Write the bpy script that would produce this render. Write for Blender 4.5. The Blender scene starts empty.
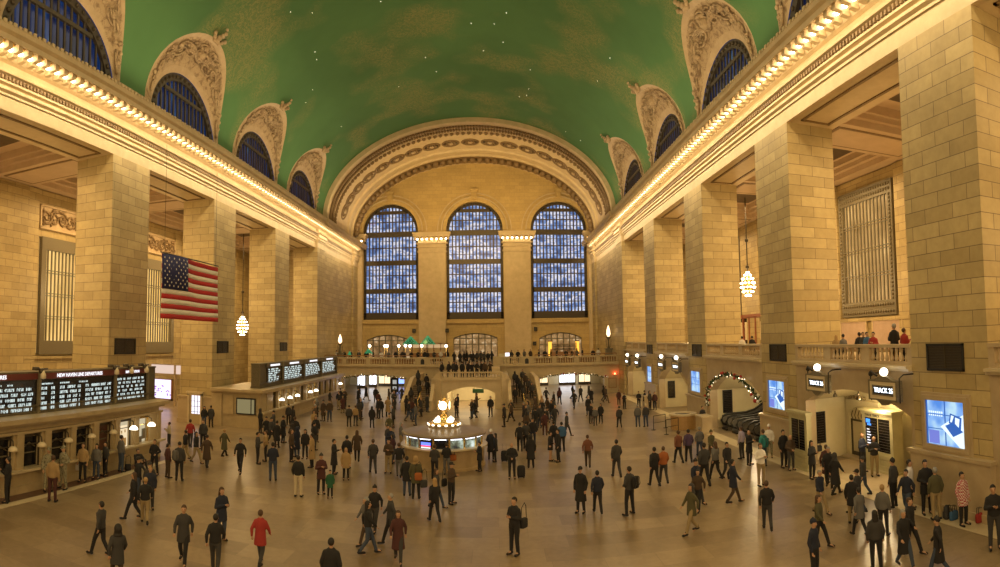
import bpy, bmesh, math, random
from mathutils import Vector, Matrix
PI=math.pi; sin=math.sin; cos=math.cos
SC=bpy.context.scene; COL=SC.collection
rnd=random.Random(7)
# ------------------------------------------------------------------ mesh builder
class MB:
    def __init__(s): s.v=[]; s.f=[]; s.m=[]; s.mi=0; s.sm=[]; s.smooth=False
    def face(s,ids): s.f.append(tuple(ids)); s.m.append(s.mi); s.sm.append(s.smooth)
    def poly(s,pts):
        n=len(s.v); s.v+= [tuple(p) for p in pts]; s.face(range(n,n+len(pts)))
    def box(s,x0,x1,y0,y1,z0,z1):
        if x0>x1:x0,x1=x1,x0
        if y0>y1:y0,y1=y1,y0
        if z0>z1:z0,z1=z1,z0
        n=len(s.v)
        s.v+=[(x0,y0,z0),(x1,y0,z0),(x1,y1,z0),(x0,y1,z0),(x0,y0,z1),(x1,y0,z1),(x1,y1,z1),(x0,y1,z1)]
        for q in ((0,3,2,1),(4,5,6,7),(0,1,5,4),(1,2,6,5),(2,3,7,6),(3,0,4,7)): s.face([n+i for i in q])
    def prism(s,pts,axis,a,b):
        # pts 2D outline, extruded along axis ('x','y','z') from a to b
        def P(u,v,t): return {'x':(t,u,v),'y':(u,t,v),'z':(u,v,t)}[axis]
        n=len(s.v); k=len(pts)
        s.v+=[P(u,v,a) for u,v in pts]+[P(u,v,b) for u,v in pts]
        s.face(range(n,n+k)[::-1]); s.face(range(n+k,n+2*k))
        for i in range(k): j=(i+1)%k; s.face((n+i,n+j,n+k+j,n+k+i))
    def rings(s,rs,close=True,cap=True):
        # rs: list of rings (lists of points) with equal count
        n=len(s.v); k=len(rs[0])
        for r in rs: s.v+=[tuple(p) for p in r]
        for i in range(len(rs)-1):
            for j in range(k if close else k-1):
                j2=(j+1)%k; s.face((n+i*k+j,n+i*k+j2,n+(i+1)*k+j2,n+(i+1)*k+j))
        if cap and close:
            s.face(range(n,n+k)[::-1]); s.face(range(n+(len(rs)-1)*k,n+len(rs)*k))
    def lathe(s,prof,cx=0,cy=0,cz=0,n=24,cap=True):
        s.rings([[(cx+r*cos(2*PI*i/n),cy+r*sin(2*PI*i/n),cz+z) for i in range(n)] for r,z in prof],cap=cap)
    def tube(s,pts,r,n=6,cap=True):
        pts=[Vector(p) for p in pts]; rs=[]
        for i,p in enumerate(pts):
            d=(pts[min(i+1,len(pts)-1)]-pts[max(i-1,0)]).normalized()
            u=d.cross(Vector((0,0,1)))
            if u.length<1e-3: u=d.cross(Vector((1,0,0)))
            u.normalize(); w=d.cross(u); rr=r[i] if isinstance(r,(list,tuple)) else r
            rs.append([p+u*rr*cos(2*PI*k/n)+w*rr*sin(2*PI*k/n) for k in range(n)])
        s.rings(rs,cap=cap)
    def ball(s,c,r,n=10,m=6,sx=1,sy=1,sz=1):
        rs=[]
        for i in range(m+1):
            a=PI*i/m; rr=max(sin(a),.02)
            rs.append([(c[0]+sx*r*rr*cos(2*PI*k/n),c[1]+sy*r*rr*sin(2*PI*k/n),c[2]-sz*r*cos(a)) for k in range(n)])
        s.rings(rs)
    def build(s,name,mats,parent=None,fix=True,kind=None):
        me=bpy.data.meshes.new(name); me.from_pydata(s.v,[],s.f)
        if not isinstance(mats,(list,tuple)): mats=[mats]
        for m in mats: me.materials.append(m)
        me.polygons.foreach_set('material_index',s.m); me.polygons.foreach_set('use_smooth',s.sm)
        if fix:
            bm=bmesh.new(); bm.from_mesh(me); bmesh.ops.recalc_face_normals(bm,faces=bm.faces); bm.to_mesh(me); bm.free()
        me.update(); o=bpy.data.objects.new(name,me); COL.objects.link(o)
        if parent is not None: o.parent=parent
        if kind: o['kind']=kind
        return o
def tag(o,label,cat,group=None):
    o['label']=label; o['category']=cat
    if group: o['group']=group
    return o
def empty(name,label,cat,loc=(0,0,0),rz=0,group=None):
    o=bpy.data.objects.new(name,None); COL.objects.link(o); o.location=loc; o.rotation_euler=(0,0,rz)
    o.empty_display_size=.2
    return tag(o,label,cat,group)
def struct(o): o['kind']='structure'; return o
def copy_tree(o,parent=None):
    c=o.copy(); COL.objects.link(c)
    if parent is not None: c.parent=parent
    for ch in [q for q in KIDS.get(o.name,[])]: copy_tree(ch,c)
    return c
KIDS={}
def reg(o):
    # remember an object's children so that copies can be made quickly
    ch=list(o.children); KIDS[o.name]=ch
    for c in ch: reg(c)
# ------------------------------------------------------------------ materials
def mat(name,col=(.5,.5,.5),rough=.6,metal=0,emit=None,es=0,spec=None):
    m=bpy.data.materials.new(name); m.use_nodes=True; b=m.node_tree.nodes['Principled BSDF']
    b.inputs['Base Color'].default_value=(*col,1); b.inputs['Roughness'].default_value=rough; b.inputs['Metallic'].default_value=metal
    if emit: b.inputs['Emission Color'].default_value=(*emit,1); b.inputs['Emission Strength'].default_value=es
    return m
def nd(m,t,**k):
    n=m.node_tree.nodes.new(t)
    for a,b in k.items(): setattr(n,a,b)
    return n
def lk(m,a,b): m.node_tree.links.new(a,b)
def ramp(m,fac,stops):
    r=nd(m,'ShaderNodeValToRGB'); e=r.color_ramp.elements
    while len(e)<len(stops): e.new(.5)
    for i,(p,c) in enumerate(stops): e[i].position=p; e[i].color=(*c,1)
    lk(m,fac,r.inputs[0]); return r.outputs[0]
def noise(m,vec,scale,detail=4,rough=.6,dist=0):
    n=nd(m,'ShaderNodeTexNoise'); n.inputs['Scale'].default_value=scale; n.inputs['Detail'].default_value=detail
    n.inputs['Roughness'].default_value=rough; n.inputs['Distortion'].default_value=dist
    if vec is not None: lk(m,vec,n.inputs['Vector'])
    return n.outputs['Fac']
def mix(m,fac,a,b,mode='MIX'):
    n=nd(m,'ShaderNodeMix',data_type='RGBA',blend_type=mode)
    if isinstance(fac,(int,float)): n.inputs[0].default_value=fac
    else: lk(m,fac,n.inputs[0])
    for s,v in ((6,a),(7,b)):
        if isinstance(v,tuple): n.inputs[s].default_value=(*v,1)
        else: lk(m,v,n.inputs[s])
    return n.outputs[2]
def bump(m,h,st=.3,dist=.05):
    n=nd(m,'ShaderNodeBump'); n.inputs['Strength'].default_value=st; n.inputs['Distance'].default_value=dist
    lk(m,h,n.inputs['Height']); lk(m,n.outputs[0],m.node_tree.nodes['Principled BSDF'].inputs['Normal'])
def texco(m): return nd(m,'ShaderNodeTexCoord').outputs['Object']
def blockvec(m):
    # wall coordinates: (x+y, z) so that stone courses run on every upright face
    s=nd(m,'ShaderNodeSeparateXYZ'); lk(m,texco(m),s.inputs[0])
    a=nd(m,'ShaderNodeMath',operation='ADD'); lk(m,s.outputs[0],a.inputs[0]); lk(m,s.outputs[1],a.inputs[1])
    c=nd(m,'ShaderNodeCombineXYZ'); lk(m,a.outputs[0],c.inputs[0]); lk(m,s.outputs[2],c.inputs[1])
    return c.outputs[0]
def stone_mat(name,c1,c2,mort,bw=1.5,bh=.56,ms=.012,rough=.55,var=.25):
    m=mat(name,c1,rough); b=m.node_tree.nodes['Principled BSDF']; v=blockvec(m)
    t=nd(m,'ShaderNodeTexBrick'); t.offset=.5; t.inputs['Scale'].default_value=1; t.inputs['Brick Width'].default_value=bw
    t.inputs['Row Height'].default_value=bh; t.inputs['Mortar Size'].default_value=ms; t.inputs['Mortar Smooth'].default_value=.2; t.inputs['Bias'].default_value=0
    t.inputs['Color1'].default_value=(*c1,1); t.inputs['Color2'].default_value=(*c2,1); t.inputs['Mortar'].default_value=(*mort,1)
    lk(m,v,t.inputs['Vector'])
    n=noise(m,texco(m),.35,5,.65); n2=noise(m,texco(m),3.5,4,.6)
    g=ramp(m,n,[(.3,(1-var,)*3),(.7,(1,1,1))]); c=mix(m,1.,t.outputs['Color'],g,'MULTIPLY')
    g2=ramp(m,n2,[(.3,(.88,.86,.82)),(.7,(1,1,1))]); c=mix(m,1.,c,g2,'MULTIPLY')
    lk(m,c,b.inputs['Base Color']); bump(m,t.outputs['Fac'],-.25,.02)
    return m
M={}
M['stone']=stone_mat('buff_limestone_blocks',(.57,.445,.215),(.43,.325,.145),(.20,.14,.07),ms=.016)
M['stone_far']=stone_mat('end_wall_limestone',(.60,.43,.17),(.52,.37,.14),(.36,.26,.12),var=.15)
def plain(name,c1,c2,sc=1.2,rough=.55,bs=.15):
    m=mat(name,c1,rough); n=noise(m,texco(m),sc,6,.65); lk(m,ramp(m,n,[(.3,c2),(.7,c1)]),m.node_tree.nodes['Principled BSDF'].inputs['Base Color'])
    if bs: bump(m,noise(m,texco(m),14,3),bs,.02)
    return m
M['trim']=plain('carved_limestone',(.60,.47,.28),(.48,.37,.21))
M['fascia']=plain('smooth_fascia_stone',(.62,.50,.30),(.52,.41,.24))
M['marble']=plain('tan_marble',(.46,.36,.22),(.36,.27,.16),1.0,.35,0)
M['ornament']=plain('relief_plaster',(.50,.37,.22),(.40,.29,.16),2)
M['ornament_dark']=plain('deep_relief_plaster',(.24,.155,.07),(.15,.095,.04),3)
M['coffer_dark']=plain('coffer_dark_bronze',(.10,.065,.035),(.06,.04,.02),3)  # dark brown for coffer panels and rosette plates
M['soffit']=plain('pinkish_plaster',(.56,.42,.27),(.48,.35,.22),1)
M['alcove']=plain('cream_alcove_plaster',(.66,.58,.36),(.58,.50,.30),1)
M['bronze']=mat('dark_bronze',(.07,.055,.035),.45,.5)
M['bronze_mid']=plain('worn_bronze',(.20,.17,.10),(.10,.08,.05),20,.45,.2)
M['black']=mat('black_metal',(.012,.011,.01),.5)
M['brass']=mat('polished_brass',(.75,.52,.18),.25,.9)
M['cream']=mat('cream_enamel',(.62,.52,.34),.5)
M['steel']=mat('brushed_steel',(.32,.30,.26),.35,.8)
M['rubber']=mat('black_rubber',(.015,.015,.015),.5)
M['maroon']=mat('maroon_header',(.13,.02,.015),.4)
M['wood']=plain('brown_wood',(.30,.15,.05),(.20,.09,.03),6,.4,0)
M['booth2']=plain('end_balcony_stone',(.50,.39,.22),(.40,.31,.17),1.5,.5,0); M['stair']=plain('dark_stair_stone',(.22,.16,.09),(.15,.11,.06),2,.5,0); M['ceil_pin']=M['soffit']; M['wood_red']=plain('red_mahogany',(.28,.08,.03),(.18,.05,.02),5,.4,0); M['panel']=plain('pinkish_marble_panel',(.52,.38,.30),(.42,.30,.22),1.2,.3,0)
M['marble_warm']=plain('honey_marble',(.40,.29,.15),(.30,.21,.11),1.5,.35,0); M['wood_light']=plain('honey_oak',(.42,.25,.09),(.32,.18,.06),5,.4,0)
M['redmarble']=plain('dark_red_marble',(.12,.05,.03),(.07,.03,.02),3,.3,0)
def emis(name,c,s):
    m=mat(name,(0.02,)*3,.5,0,c,s); return m
M['bulb']=emis('frosted_bulb',(1,.80,.50),15)
M['globe']=emis('white_globe_lamp',(1,.88,.66),4.5)
M['cool_tube']=emis('cool_fluorescent',(.85,.88,1),3)
M['led']=emis('white_led_text',(.85,1,.97),.85)
M['white_text']=emis('backlit_white_letters',(.95,.95,1),1.2)
M['sign_lit']=emis('lit_sign_face',(.8,.9,1),3.2)
M['screen_dark']=mat('dark_display_glass',(.012,.011,.012),.2)
# marble floor: big uneven slabs
m=mat('tennessee_marble_floor',(.45,.34,.2),.32); b=m.node_tree.nodes['Principled BSDF']; tc=texco(m)
t=nd(m,'ShaderNodeTexBrick'); t.offset=.37; t.squash=.7; t.squash_frequency=3; t.inputs['Scale'].default_value=1; t.inputs['Brick Width'].default_value=2.3; t.inputs['Row Height'].default_value=1.15
t.inputs['Mortar Size'].default_value=.008; t.inputs['Bias'].default_value=-.1
t.inputs['Color1'].default_value=(.335,.25,.145,1); t.inputs['Color2'].default_value=(.205,.145,.08,1); t.inputs['Mortar'].default_value=(.22,.16,.09,1); lk(m,tc,t.inputs['Vector'])
c=mix(m,1.,t.outputs['Color'],ramp(m,noise(m,tc,.16,4,.6),[(.3,(.78,.76,.72)),(.7,(1,1,1))]),'MULTIPLY')
c=mix(m,1.,c,ramp(m,noise(m,tc,2.2,6,.65,1.2),[(.35,(.8,.78,.74)),(.65,(1,1,1))]),'MULTIPLY'); lk(m,c,b.inputs['Base Color'])
M['floor']=m
M['floor_edge']=plain('pale_marble_border',(.56,.46,.29),(.46,.37,.22),1.5,.3,0)
# green vault with faint gold star figures
m=mat('green_star_ceiling',(.05,.14,.04),.75); b=m.node_tree.nodes['Principled BSDF']; tc=texco(m)
base=ramp(m,noise(m,tc,.09,4,.6),[(.3,(.052,.145,.046)),(.7,(.078,.20,.066))])
w=nd(m,'ShaderNodeTexNoise'); w.inputs['Scale'].default_value=.16; w.inputs['Detail'].default_value=2; lk(m,tc,w.inputs['Vector'])
fig=ramp(m,w.outputs['Fac'],[(.50,(0,0,0)),(.62,(1,1,1))])
ln=ramp(m,noise(m,tc,.9,6,.75,2.5),[(.47,(0,0,0)),(.50,(1,1,1)),(.53,(0,0,0))])
fine=ramp(m,noise(m,tc,2.6,5,.7,1.5),[(.46,(0,0,0)),(.5,(1,1,1)),(.54,(0,0,0))])
lines=mix(m,.5,ln,fine,'ADD'); fl=mix(m,1.,lines,fig,'MULTIPLY')
sc_=nd(m,'ShaderNodeMath',operation='MULTIPLY'); sc_.inputs[1].default_value=.6; lk(m,fl,sc_.inputs[0])
c=mix(m,sc_.outputs[0],base,(.36,.29,.11)); c=mix(m,ramp(m,w.outputs['Fac'],[(.5,(0,0,0)),(.75,(.22,.22,.22))]),c,(.30,.24,.09)); lk(m,c,b.inputs['Base Color'])
M['vault']=m
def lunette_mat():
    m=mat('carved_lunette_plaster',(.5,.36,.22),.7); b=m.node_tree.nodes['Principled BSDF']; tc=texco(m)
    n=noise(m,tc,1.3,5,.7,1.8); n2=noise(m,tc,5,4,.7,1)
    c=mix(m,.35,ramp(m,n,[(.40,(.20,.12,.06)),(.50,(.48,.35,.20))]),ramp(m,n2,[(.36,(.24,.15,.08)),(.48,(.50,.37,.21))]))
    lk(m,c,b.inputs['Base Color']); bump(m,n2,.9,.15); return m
M['lunette']=lunette_mat()
# night-lit window panes, and aisle panes with reflected light as emission
def pane_mat(name,stops,sc,strength,sx=1,sz=1,axis='x'):
    m=mat(name,(.02,.02,.03),.2); b=m.node_tree.nodes['Principled BSDF']
    mp=nd(m,'ShaderNodeMapping'); lk(m,texco(m),mp.inputs[0]); mp.inputs['Scale'].default_value=(sx,sx,sz)
    n=noise(m,mp.outputs[0],sc,3,.6); c=ramp(m,n,stops); lk(m,c,b.inputs['Emission Color']); b.inputs['Emission Strength'].default_value=strength
    return m
M['pane_sky']=pane_mat('dusk_sky_pane',[(.35,(.004,.012,.05)),(.55,(.006,.03,.13)),(.68,(.015,.07,.24)),(.76,(.12,.3,.4))],.55,.5,2.2,.5)
M['pane_end']=pane_mat('glass_walkway_pane',[(.3,(.04,.08,.20)),(.42,(.12,.22,.50)),(.50,(.28,.42,.78)),(.57,(.85,.85,.95)),(.64,(.22,.32,.6)),(.74,(.6,.48,.75))],.6,.95,1.1,1.5)
M['pane_gold']=pane_mat('golden_reflection_glow_pane',[(.3,(.42,.24,.06)),(.6,(.75,.48,.16)),(.75,(1,.72,.32))],.35,1.5,1,.6)  # left aisle: golden reflections put in as emission
M['pane_gold_dim']=pane_mat('warm_reflection_glow_pane',[(.3,(.26,.14,.04)),(.6,(.52,.30,.10)),(.75,(.75,.5,.2))],.35,1.15,1,1)  # right aisle: warm reflections of the hall, emitted by the pane
M['pane_warm']=pane_mat('restaurant_glow_pane',[(.3,(.12,.06,.02)),(.55,(.40,.22,.08)),(.7,(.9,.65,.38))],.8,.8)
# ------------------------------------------------------------------ dimensions of the hall
XR,XL,XC=14.9,-21.7,-3.4
S,PW,T=13.42,4.05,2.85
YR0,YL0=13.71,14.84          # near edge of pier 0 on each side
ZL=17.9                      # underside of the great lintels
YV=72.0                      # where the green vault ends
YE=90.0                      # end wall
ZC=21.35                     # top of the cornice
VA,VZ,VB=18.45,22.3,11.9
SIDES={'R':(XR,1,YR0),'L':(XL,-1,YL0)}
def vz(x):
    u=min(1,abs(x-XC)/VA); return VZ+VB*math.sqrt(max(0,1-u*u))
# ------------------------------------------------------------------ room shell
def arc_pts(ya,yb,zs,zc,n=20):
    ym=(ya+yb)/2; h=(yb-ya)/2
    return [(ym-h*cos(PI*i/n),zs+(zc-zs)*sin(PI*i/n)) for i in range(n+1)]
def seg_pts(ya,yb,zs,zc,n=14):
    # segmental (shallow) arch from (ya,zs) over the crown to (yb,zs)
    h=(yb-ya)/2; r=zc-zs; R=(h*h+r*r)/(2*r); ym=(ya+yb)/2; a0=math.asin(h/R)
    return [(ym+R*sin(-a0+2*a0*i/n),zc-R+R*cos(-a0+2*a0*i/n)) for i in range(n+1)]
b=MB(); b.box(-36,30,-12,110,-.4,0); struct(b.build('floor',M['floor']))
for i,(x0,x1) in enumerate(((XR-1.05,XR-.2),(XL+.2,XL+1.1))):
    b=MB(); b.box(x0,x1,8,70,-.02,.012) if i==0 else b.box(-17.5,-17.1,8,29,-.02,.012)
    struct(b.build('trim_%d'%(i+1),M['floor_edge']))
b=MB(); b.box(-18.3,-17.5,8,29,-.02,.01); struct(b.build('trim_40',M['redmarble']))
b=MB(); b.box(XR-.2,XR+2.9,18.1,26.1,-.02,.008); struct(b.build('trim_41',M['marble']))
b=MB(); b.box(-36,30,-12.4,-12,0,40); struct(b.build('wall_back',M['stone']))
trim_n=[3]
def TR(b,m,**k):
    o=struct(b.build('trim_%d'%trim_n[0],m,**k)); trim_n[0]+=1; return o
bays={}
for key,(X0,sg,Y0) in SIDES.items():
    bays[key]=[Y0+PW+(S-PW)/2+k*S for k in range(-1,4)]
def sx(key,d): X0,sg,_=SIDES[key]; return X0+sg*d      # d: metres outward from the wall plane
win_n=[1]
# ---- green vault with openings for the lunettes (half per side, one mesh)
LA=5.35; LW=4.7; LZ0=21.55; LR=4.5; AAP=math.radians(30.5)
b=MB(); b.smooth=True
for key,(X0,sg,Y0) in SIDES.items():
    edges=[-12.0]
    cols=[(-12.0,0.0)]
    for yc in bays[key]:
        for i in range(25):
            ph=PI-PI*i/24; cols.append((yc+LA*cos(ph),AAP*max(0,sin(ph))**.85))
    cols.append((YV,0.0))
    n0=len(b.v); NA=22
    for y,a0 in cols:
        for j in range(NA+1):
            a=a0+(PI/2-a0)*j/NA; b.v.append((XC+sg*VA*cos(a),y,VZ+VB*sin(a)))
    for i in range(len(cols)-1):
        for j in range(NA):
            p=n0+i*(NA+1)+j; b.face((p,p+NA+1,p+NA+2,p+1))
ceil=struct(b.build('ceiling',M['vault'],fix=False))
# small lit stars set in the vault
stars=MB()
for q in range(46):
    y=rnd.uniform(22,70); a=rnd.uniform(.65,PI-.65); p=(XC+(VA-.06)*cos(a),y,VZ+(VB-.06)*sin(a)); stars.ball(p,.03 if q else .12,5,3)
so=stars.build('star_light',emis('star_bulb',(1,.95,.75),3),ceil); so['kind']='stuff'
# ---- lunettes
def leaf(key,u,ph):
    X0,sg,_=SIDES[key]
    # u=0 at the window arch, u=1 at the rim on the vault; returns (d, dy, z)
    a=AAP*max(0,sin(ph))**.85
    w=(sx(key,.12),LW*cos(ph),LZ0+LR*max(0,sin(ph)))
    v=(XC+sg*VA*cos(a)-sg*.05*0,LA*cos(ph),VZ+VB*sin(a) if ph not in (0,PI) else ZC+.2)
    bl=.35*sin(PI*u)*sin(ph)
    return Vector((w[0]*(1-u)+v[0]*u+sg*bl*.4,w[1]*(1-u)+v[1]*u,w[2]*(1-u)+v[2]*u+bl))
def curl(mb,f,c,r,turns=1.4,n=16,w=.09,sgn=1,ph0=0):
    pts=[];rs=[]
    for i in range(n+1):
        t=i/n; a=ph0+sgn*2*PI*turns*t; rr=r*(1-.85*t)
        pts.append(f(c[0]+rr*cos(a),c[1]+rr*sin(a))); rs.append(w*(1-.5*t))
    mb.tube(pts,rs,5)
lun_proto={}
for key,(X0,sg,Y0) in SIDES.items():
    for bi,yc in enumerate(bays[key]):
        if key in lun_proto:
            continue
        o=empty('lunette_shell','','ceiling ornament',(0,yc,0)); lun_proto[key]=(o,yc); del o['label'],o['category']; o['kind']='structure'
        b=MB(); b.smooth=True; NP=32; us=[0,.06,.14,.3,.45,.6,.75,.86,1.0]
        for u in us:
            for i in range(NP+1):
                p=leaf(key,u,PI*i/NP); b.v.append((p.x,p.y,p.z))
        for k in range(len(us)-1):
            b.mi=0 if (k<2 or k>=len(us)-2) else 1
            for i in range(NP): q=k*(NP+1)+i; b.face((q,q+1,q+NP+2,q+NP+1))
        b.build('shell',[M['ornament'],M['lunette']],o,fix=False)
        r=MB(); r.smooth=True
        def f(s,t):   # s along the leaf (-1..1), t from window to rim (0..1)
            ph=PI/2-s*1.35; p=leaf(key,min(.9,max(.1,t)),ph); return p-Vector((sg*.10,0,.06))
        g=random.Random(3)
        for k in range(11):
            s=-1+.2*k; t=.42+.08*(k%2); curl(r,f,(s*.92,t),.13-.02*abs(s),1.3,12,.10,1 if k%2 else -1,g.uniform(0,6))
        for k in range(7):
            s=-.55+.18*k; curl(r,f,(s,.68),.10,1.2,10,.09,-1 if k%2 else 1,g.uniform(0,6))
        for q in range(36):
            s=g.uniform(-1,1); t=g.uniform(.28,.78); p=f(s,t); r.ball(p,g.uniform(.08,.2),6,4)
        # winged figure in the middle and the crest that overlaps the vault
        for sd in (-1,1):
            for k in range(4): r.tube([f(0,.35),f(sd*(.08+.03*k),.45+.05*k),f(sd*(.24+.03*k),.50+.07*k)],[.16,.13,.05],5)
        r.ball(f(0,.5),.42,8,6); r.ball(f(0,.68),.22,8,6)
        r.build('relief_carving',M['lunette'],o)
        c=MB(); c.smooth=True; ap=leaf(key,1,PI/2)
        for k in range(5): c.ball(ap+Vector((-sg*(.1+.2*k),g.uniform(-.15,.15),.16*k-.15)),.24-.03*k,7,5)
        for sd in (-1,1):
            for k in range(3): c.ball(ap+Vector((-sg*.15*k,sd*(.3+.22*k),-.15+.12*k)),.17,6,4)
        c.build('crest',M['ornament'],o)
        reg(o)
    for yc in bays[key][1:]:
        c=copy_tree(lun_proto[key][0]); c.location.y=yc
# lunette windows
def grille(mb,fr,x,ya,yb,zb,ztop,nv,bars,th=.09):
    # upright glazing bars on plane x between ya..yb, clipped by ztop(y)
    for i in range(1,nv):
        y=ya+(yb-ya)*i/nv; zt=ztop(y)
        if zt>zb+.1: mb.box(x-th/2,x+th/2,y-.07,y+.07,zb,zt)
    for z,h in bars:
        y0=min((y for y in [ya+(yb-ya)*k/60 for k in range(61)] if ztop(y)>z),default=None)
        if y0 is None: continue
        mb.box(x-th,x+th,y0,ya+yb-y0,z-h,z+h)
lw={}
for key,(X0,sg,Y0) in SIDES.items():
    x=sx(key,.3); zt=lambda y:LZ0+LR*math.sqrt(max(0,1-(y/LW)**2))
    for k,yc in enumerate(bays[key]):
        nm='window_%d'%win_n[0]; win_n[0]+=1
        if key in lw:
            c=copy_tree(lw[key]); c.name=nm; c.location.y=yc; continue
        fr=MB(); out=[(LW*cos(PI*i/24),LZ0+LR*sin(PI*i/24)) for i in range(25)]; inn=[(.88*a,LZ0+(c_-LZ0)*.88) for a,c_ in out]
        for i in range(24):
            p=[out[i],out[i+1],inn[i+1],inn[i]]; fr.prism(p,'x',x-.12,x+.12)
        for i in range(1,24):    # scalloped border of small rings
            a=(out[i][0]*.94,LZ0+(out[i][1]-LZ0)*.94); fr.ball((x-sg*.14,a[0],a[1]),.15,6,4)
        o=struct(fr.build(nm,M['bronze'])); o.location.y=yc; lw[key]=o
        g=MB(); grille(g,None,x,-LW*.9,LW*.9,LZ0-.5,lambda y:LZ0+LR*.88*math.sqrt(max(0,1-(y/(LW*.88))**2)),15,[(LZ0+2.9,.12)])
        g.build('glazing_bars',M['bronze'],o)
        p=MB(); p.prism([(LW*cos(PI*i/24),LZ0+LR*sin(PI*i/24)) for i in range(25)]+[(-LW,LZ0-.6),(LW,LZ0-.6)],'x',x+sg*.25,x+sg*.3); p.build('window_pane',M['pane_sky'],o)
        reg(o)
# upper attic wall behind the cornice (below the vault springing, between lunettes)
for key,(X0,sg,Y0) in SIDES.items():
    b=MB(); ed=[-12]+[e for yc in bays[key] for e in (yc-LW,yc+LW)]+[YE]
    for i in range(0,len(ed),2): b.box(sx(key,.12),sx(key,.6),ed[i],ed[i+1],ZC-.2,VZ+.35)
    for yc in bays[key]: b.box(sx(key,.12),sx(key,.6),yc-LW,yc+LW,ZC-.3,LZ0)
    TR(b,M['ornament'])
# ---- entablature, both sides
PRO=[(0,17.9),(0,18.62),(.08,18.62),(.08,18.74),(.22,18.84),(.22,18.94),(.1,18.97),(.1,19.08),(.26,19.16),(.26,19.27),(.2,19.27),(.2,19.52),(.42,19.58),(.48,19.70),(.1,19.76),(.08,20.22),(.28,20.30),(.36,20.42),(.36,20.82),(1.18,20.82),(1.18,20.68),(1.26,20.68),(1.26,20.95),(1.4,21.08),(1.44,21.3),(1.36,21.42),(-.3,21.42),(-.3,17.9)]
lampY={}
for key,(X0,sg,Y0) in SIDES.items():
    b=MB(); pts=[(X0-sg*i,z) for i,z in PRO]; b.prism(pts,'y',-12,YE)
    b.prism([(X0-sg*(i+.3 if i>=0 else i),z) for i,z in PRO],'y',Y0+4*S-.1,Y0+4*S+3.3)
    b.prism([(X0-sg*(i+.3 if i>=0 else i),z) for i,z in PRO],'y',YE-3.5,YE)
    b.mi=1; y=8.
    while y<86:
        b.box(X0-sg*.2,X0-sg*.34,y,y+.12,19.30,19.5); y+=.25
    b.mi=0; y=8.; ly=[]
    while y<88:
        b.box(X0-sg*.36,X0-sg*1.14,y-.14,y+.14,20.44,20.82); b.box(X0-sg*.36,X0-sg*.75,y-.14,y+.14,20.30,20.46)
        b.box(X0-sg*1.36,X0-sg*1.46,y-.10,y+.10,21.3,21.50)   # cresting
        b.box(X0-sg*1.36,X0-sg*1.46,y+.25,y+.41,21.3,21.46)
        ly.append(y+.33); y+=.66
    lampY[key]=ly
    TR(b,[M['trim'],M['ornament_dark']])
    # lintel body over the openings with a sunk panel outlined in the soffit
    b=MB(); b.box(sx(key,.28),sx(key,T),-12,YE,17.9,21.2)
    for k in range(-1,4):
        ya=Y0+PW+k*S+.55; yb=Y0+S+k*S-.55
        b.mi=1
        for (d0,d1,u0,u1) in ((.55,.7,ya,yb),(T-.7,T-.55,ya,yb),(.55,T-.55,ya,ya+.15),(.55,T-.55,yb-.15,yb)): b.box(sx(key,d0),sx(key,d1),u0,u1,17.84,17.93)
        b.mi=0
    TR(b,[M['fascia'],M['ornament_dark']])
# ---- piers (pillar blocks)
LABP={('R',0):('massive buff stone pillar nearest on the right, with a blue screen and a wide dark grille','stone pillar'),
('R',1):('second stone pillar on the right wall, between the open balcony bay and the escalator bay','stone pillar'),
('R',2):('third stone pillar on the right wall, just past the escalators','stone pillar'),
('R',3):('fourth stone pillar on the right wall, narrow with distance, carrying the farthest blue screen','stone pillar'),
('L',1):('big stone pillar on the left rising behind the long departure board','stone pillar'),
('L',2):('stone pillar on the left behind the hanging flag, a lit door in its foot','stone pillar'),
('L',3):('stone pillar on the left above the far departure board','stone pillar'),
('L',0):('stone pillar cut by the left edge of the picture','stone pillar')}
for key,(X0,sg,Y0) in SIDES.items():
    for k in range(0,4):
        y=Y0+k*S; b=MB(); b.box(X0,sx(key,T),y,y+PW,0,17.9)
        o=b.build('stone_pillar',M['stone']); struct(o)
        tt=T+.1 if key=='L' else .5; e_=0 if key=='L' else .1; p=MB(); p.box(sx(key,-.22),sx(key,tt),y-.18+e_,y+PW+.18-e_,0,2.02); p.box(sx(key,-.30),sx(key,tt+.06),y-.26+e_,y+PW+.26-e_,2.0,2.13); p.box(sx(key,-.28),sx(key,tt+.05),y-.24+e_,y+PW+.24-e_,0,.3)
        p.build('plinth',M['marble'],o)
    # solid wall beyond the last opening
    b=MB(); b.box(X0,sx(key,T),Y0+4*S,YE,0,17.9); b.box(sx(key,-.25),X0,Y0+4*S,Y0+4*S+3.2,0,18.0); b.box(sx(key,-.25),X0,YE-3.2,YE,0,18.0)
    b.box(X0,sx(key,T),-12,Y0-S+PW,0,17.9)
    struct(b.build('wall_right' if key=='R' else 'wall_left',M['stone']))
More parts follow.
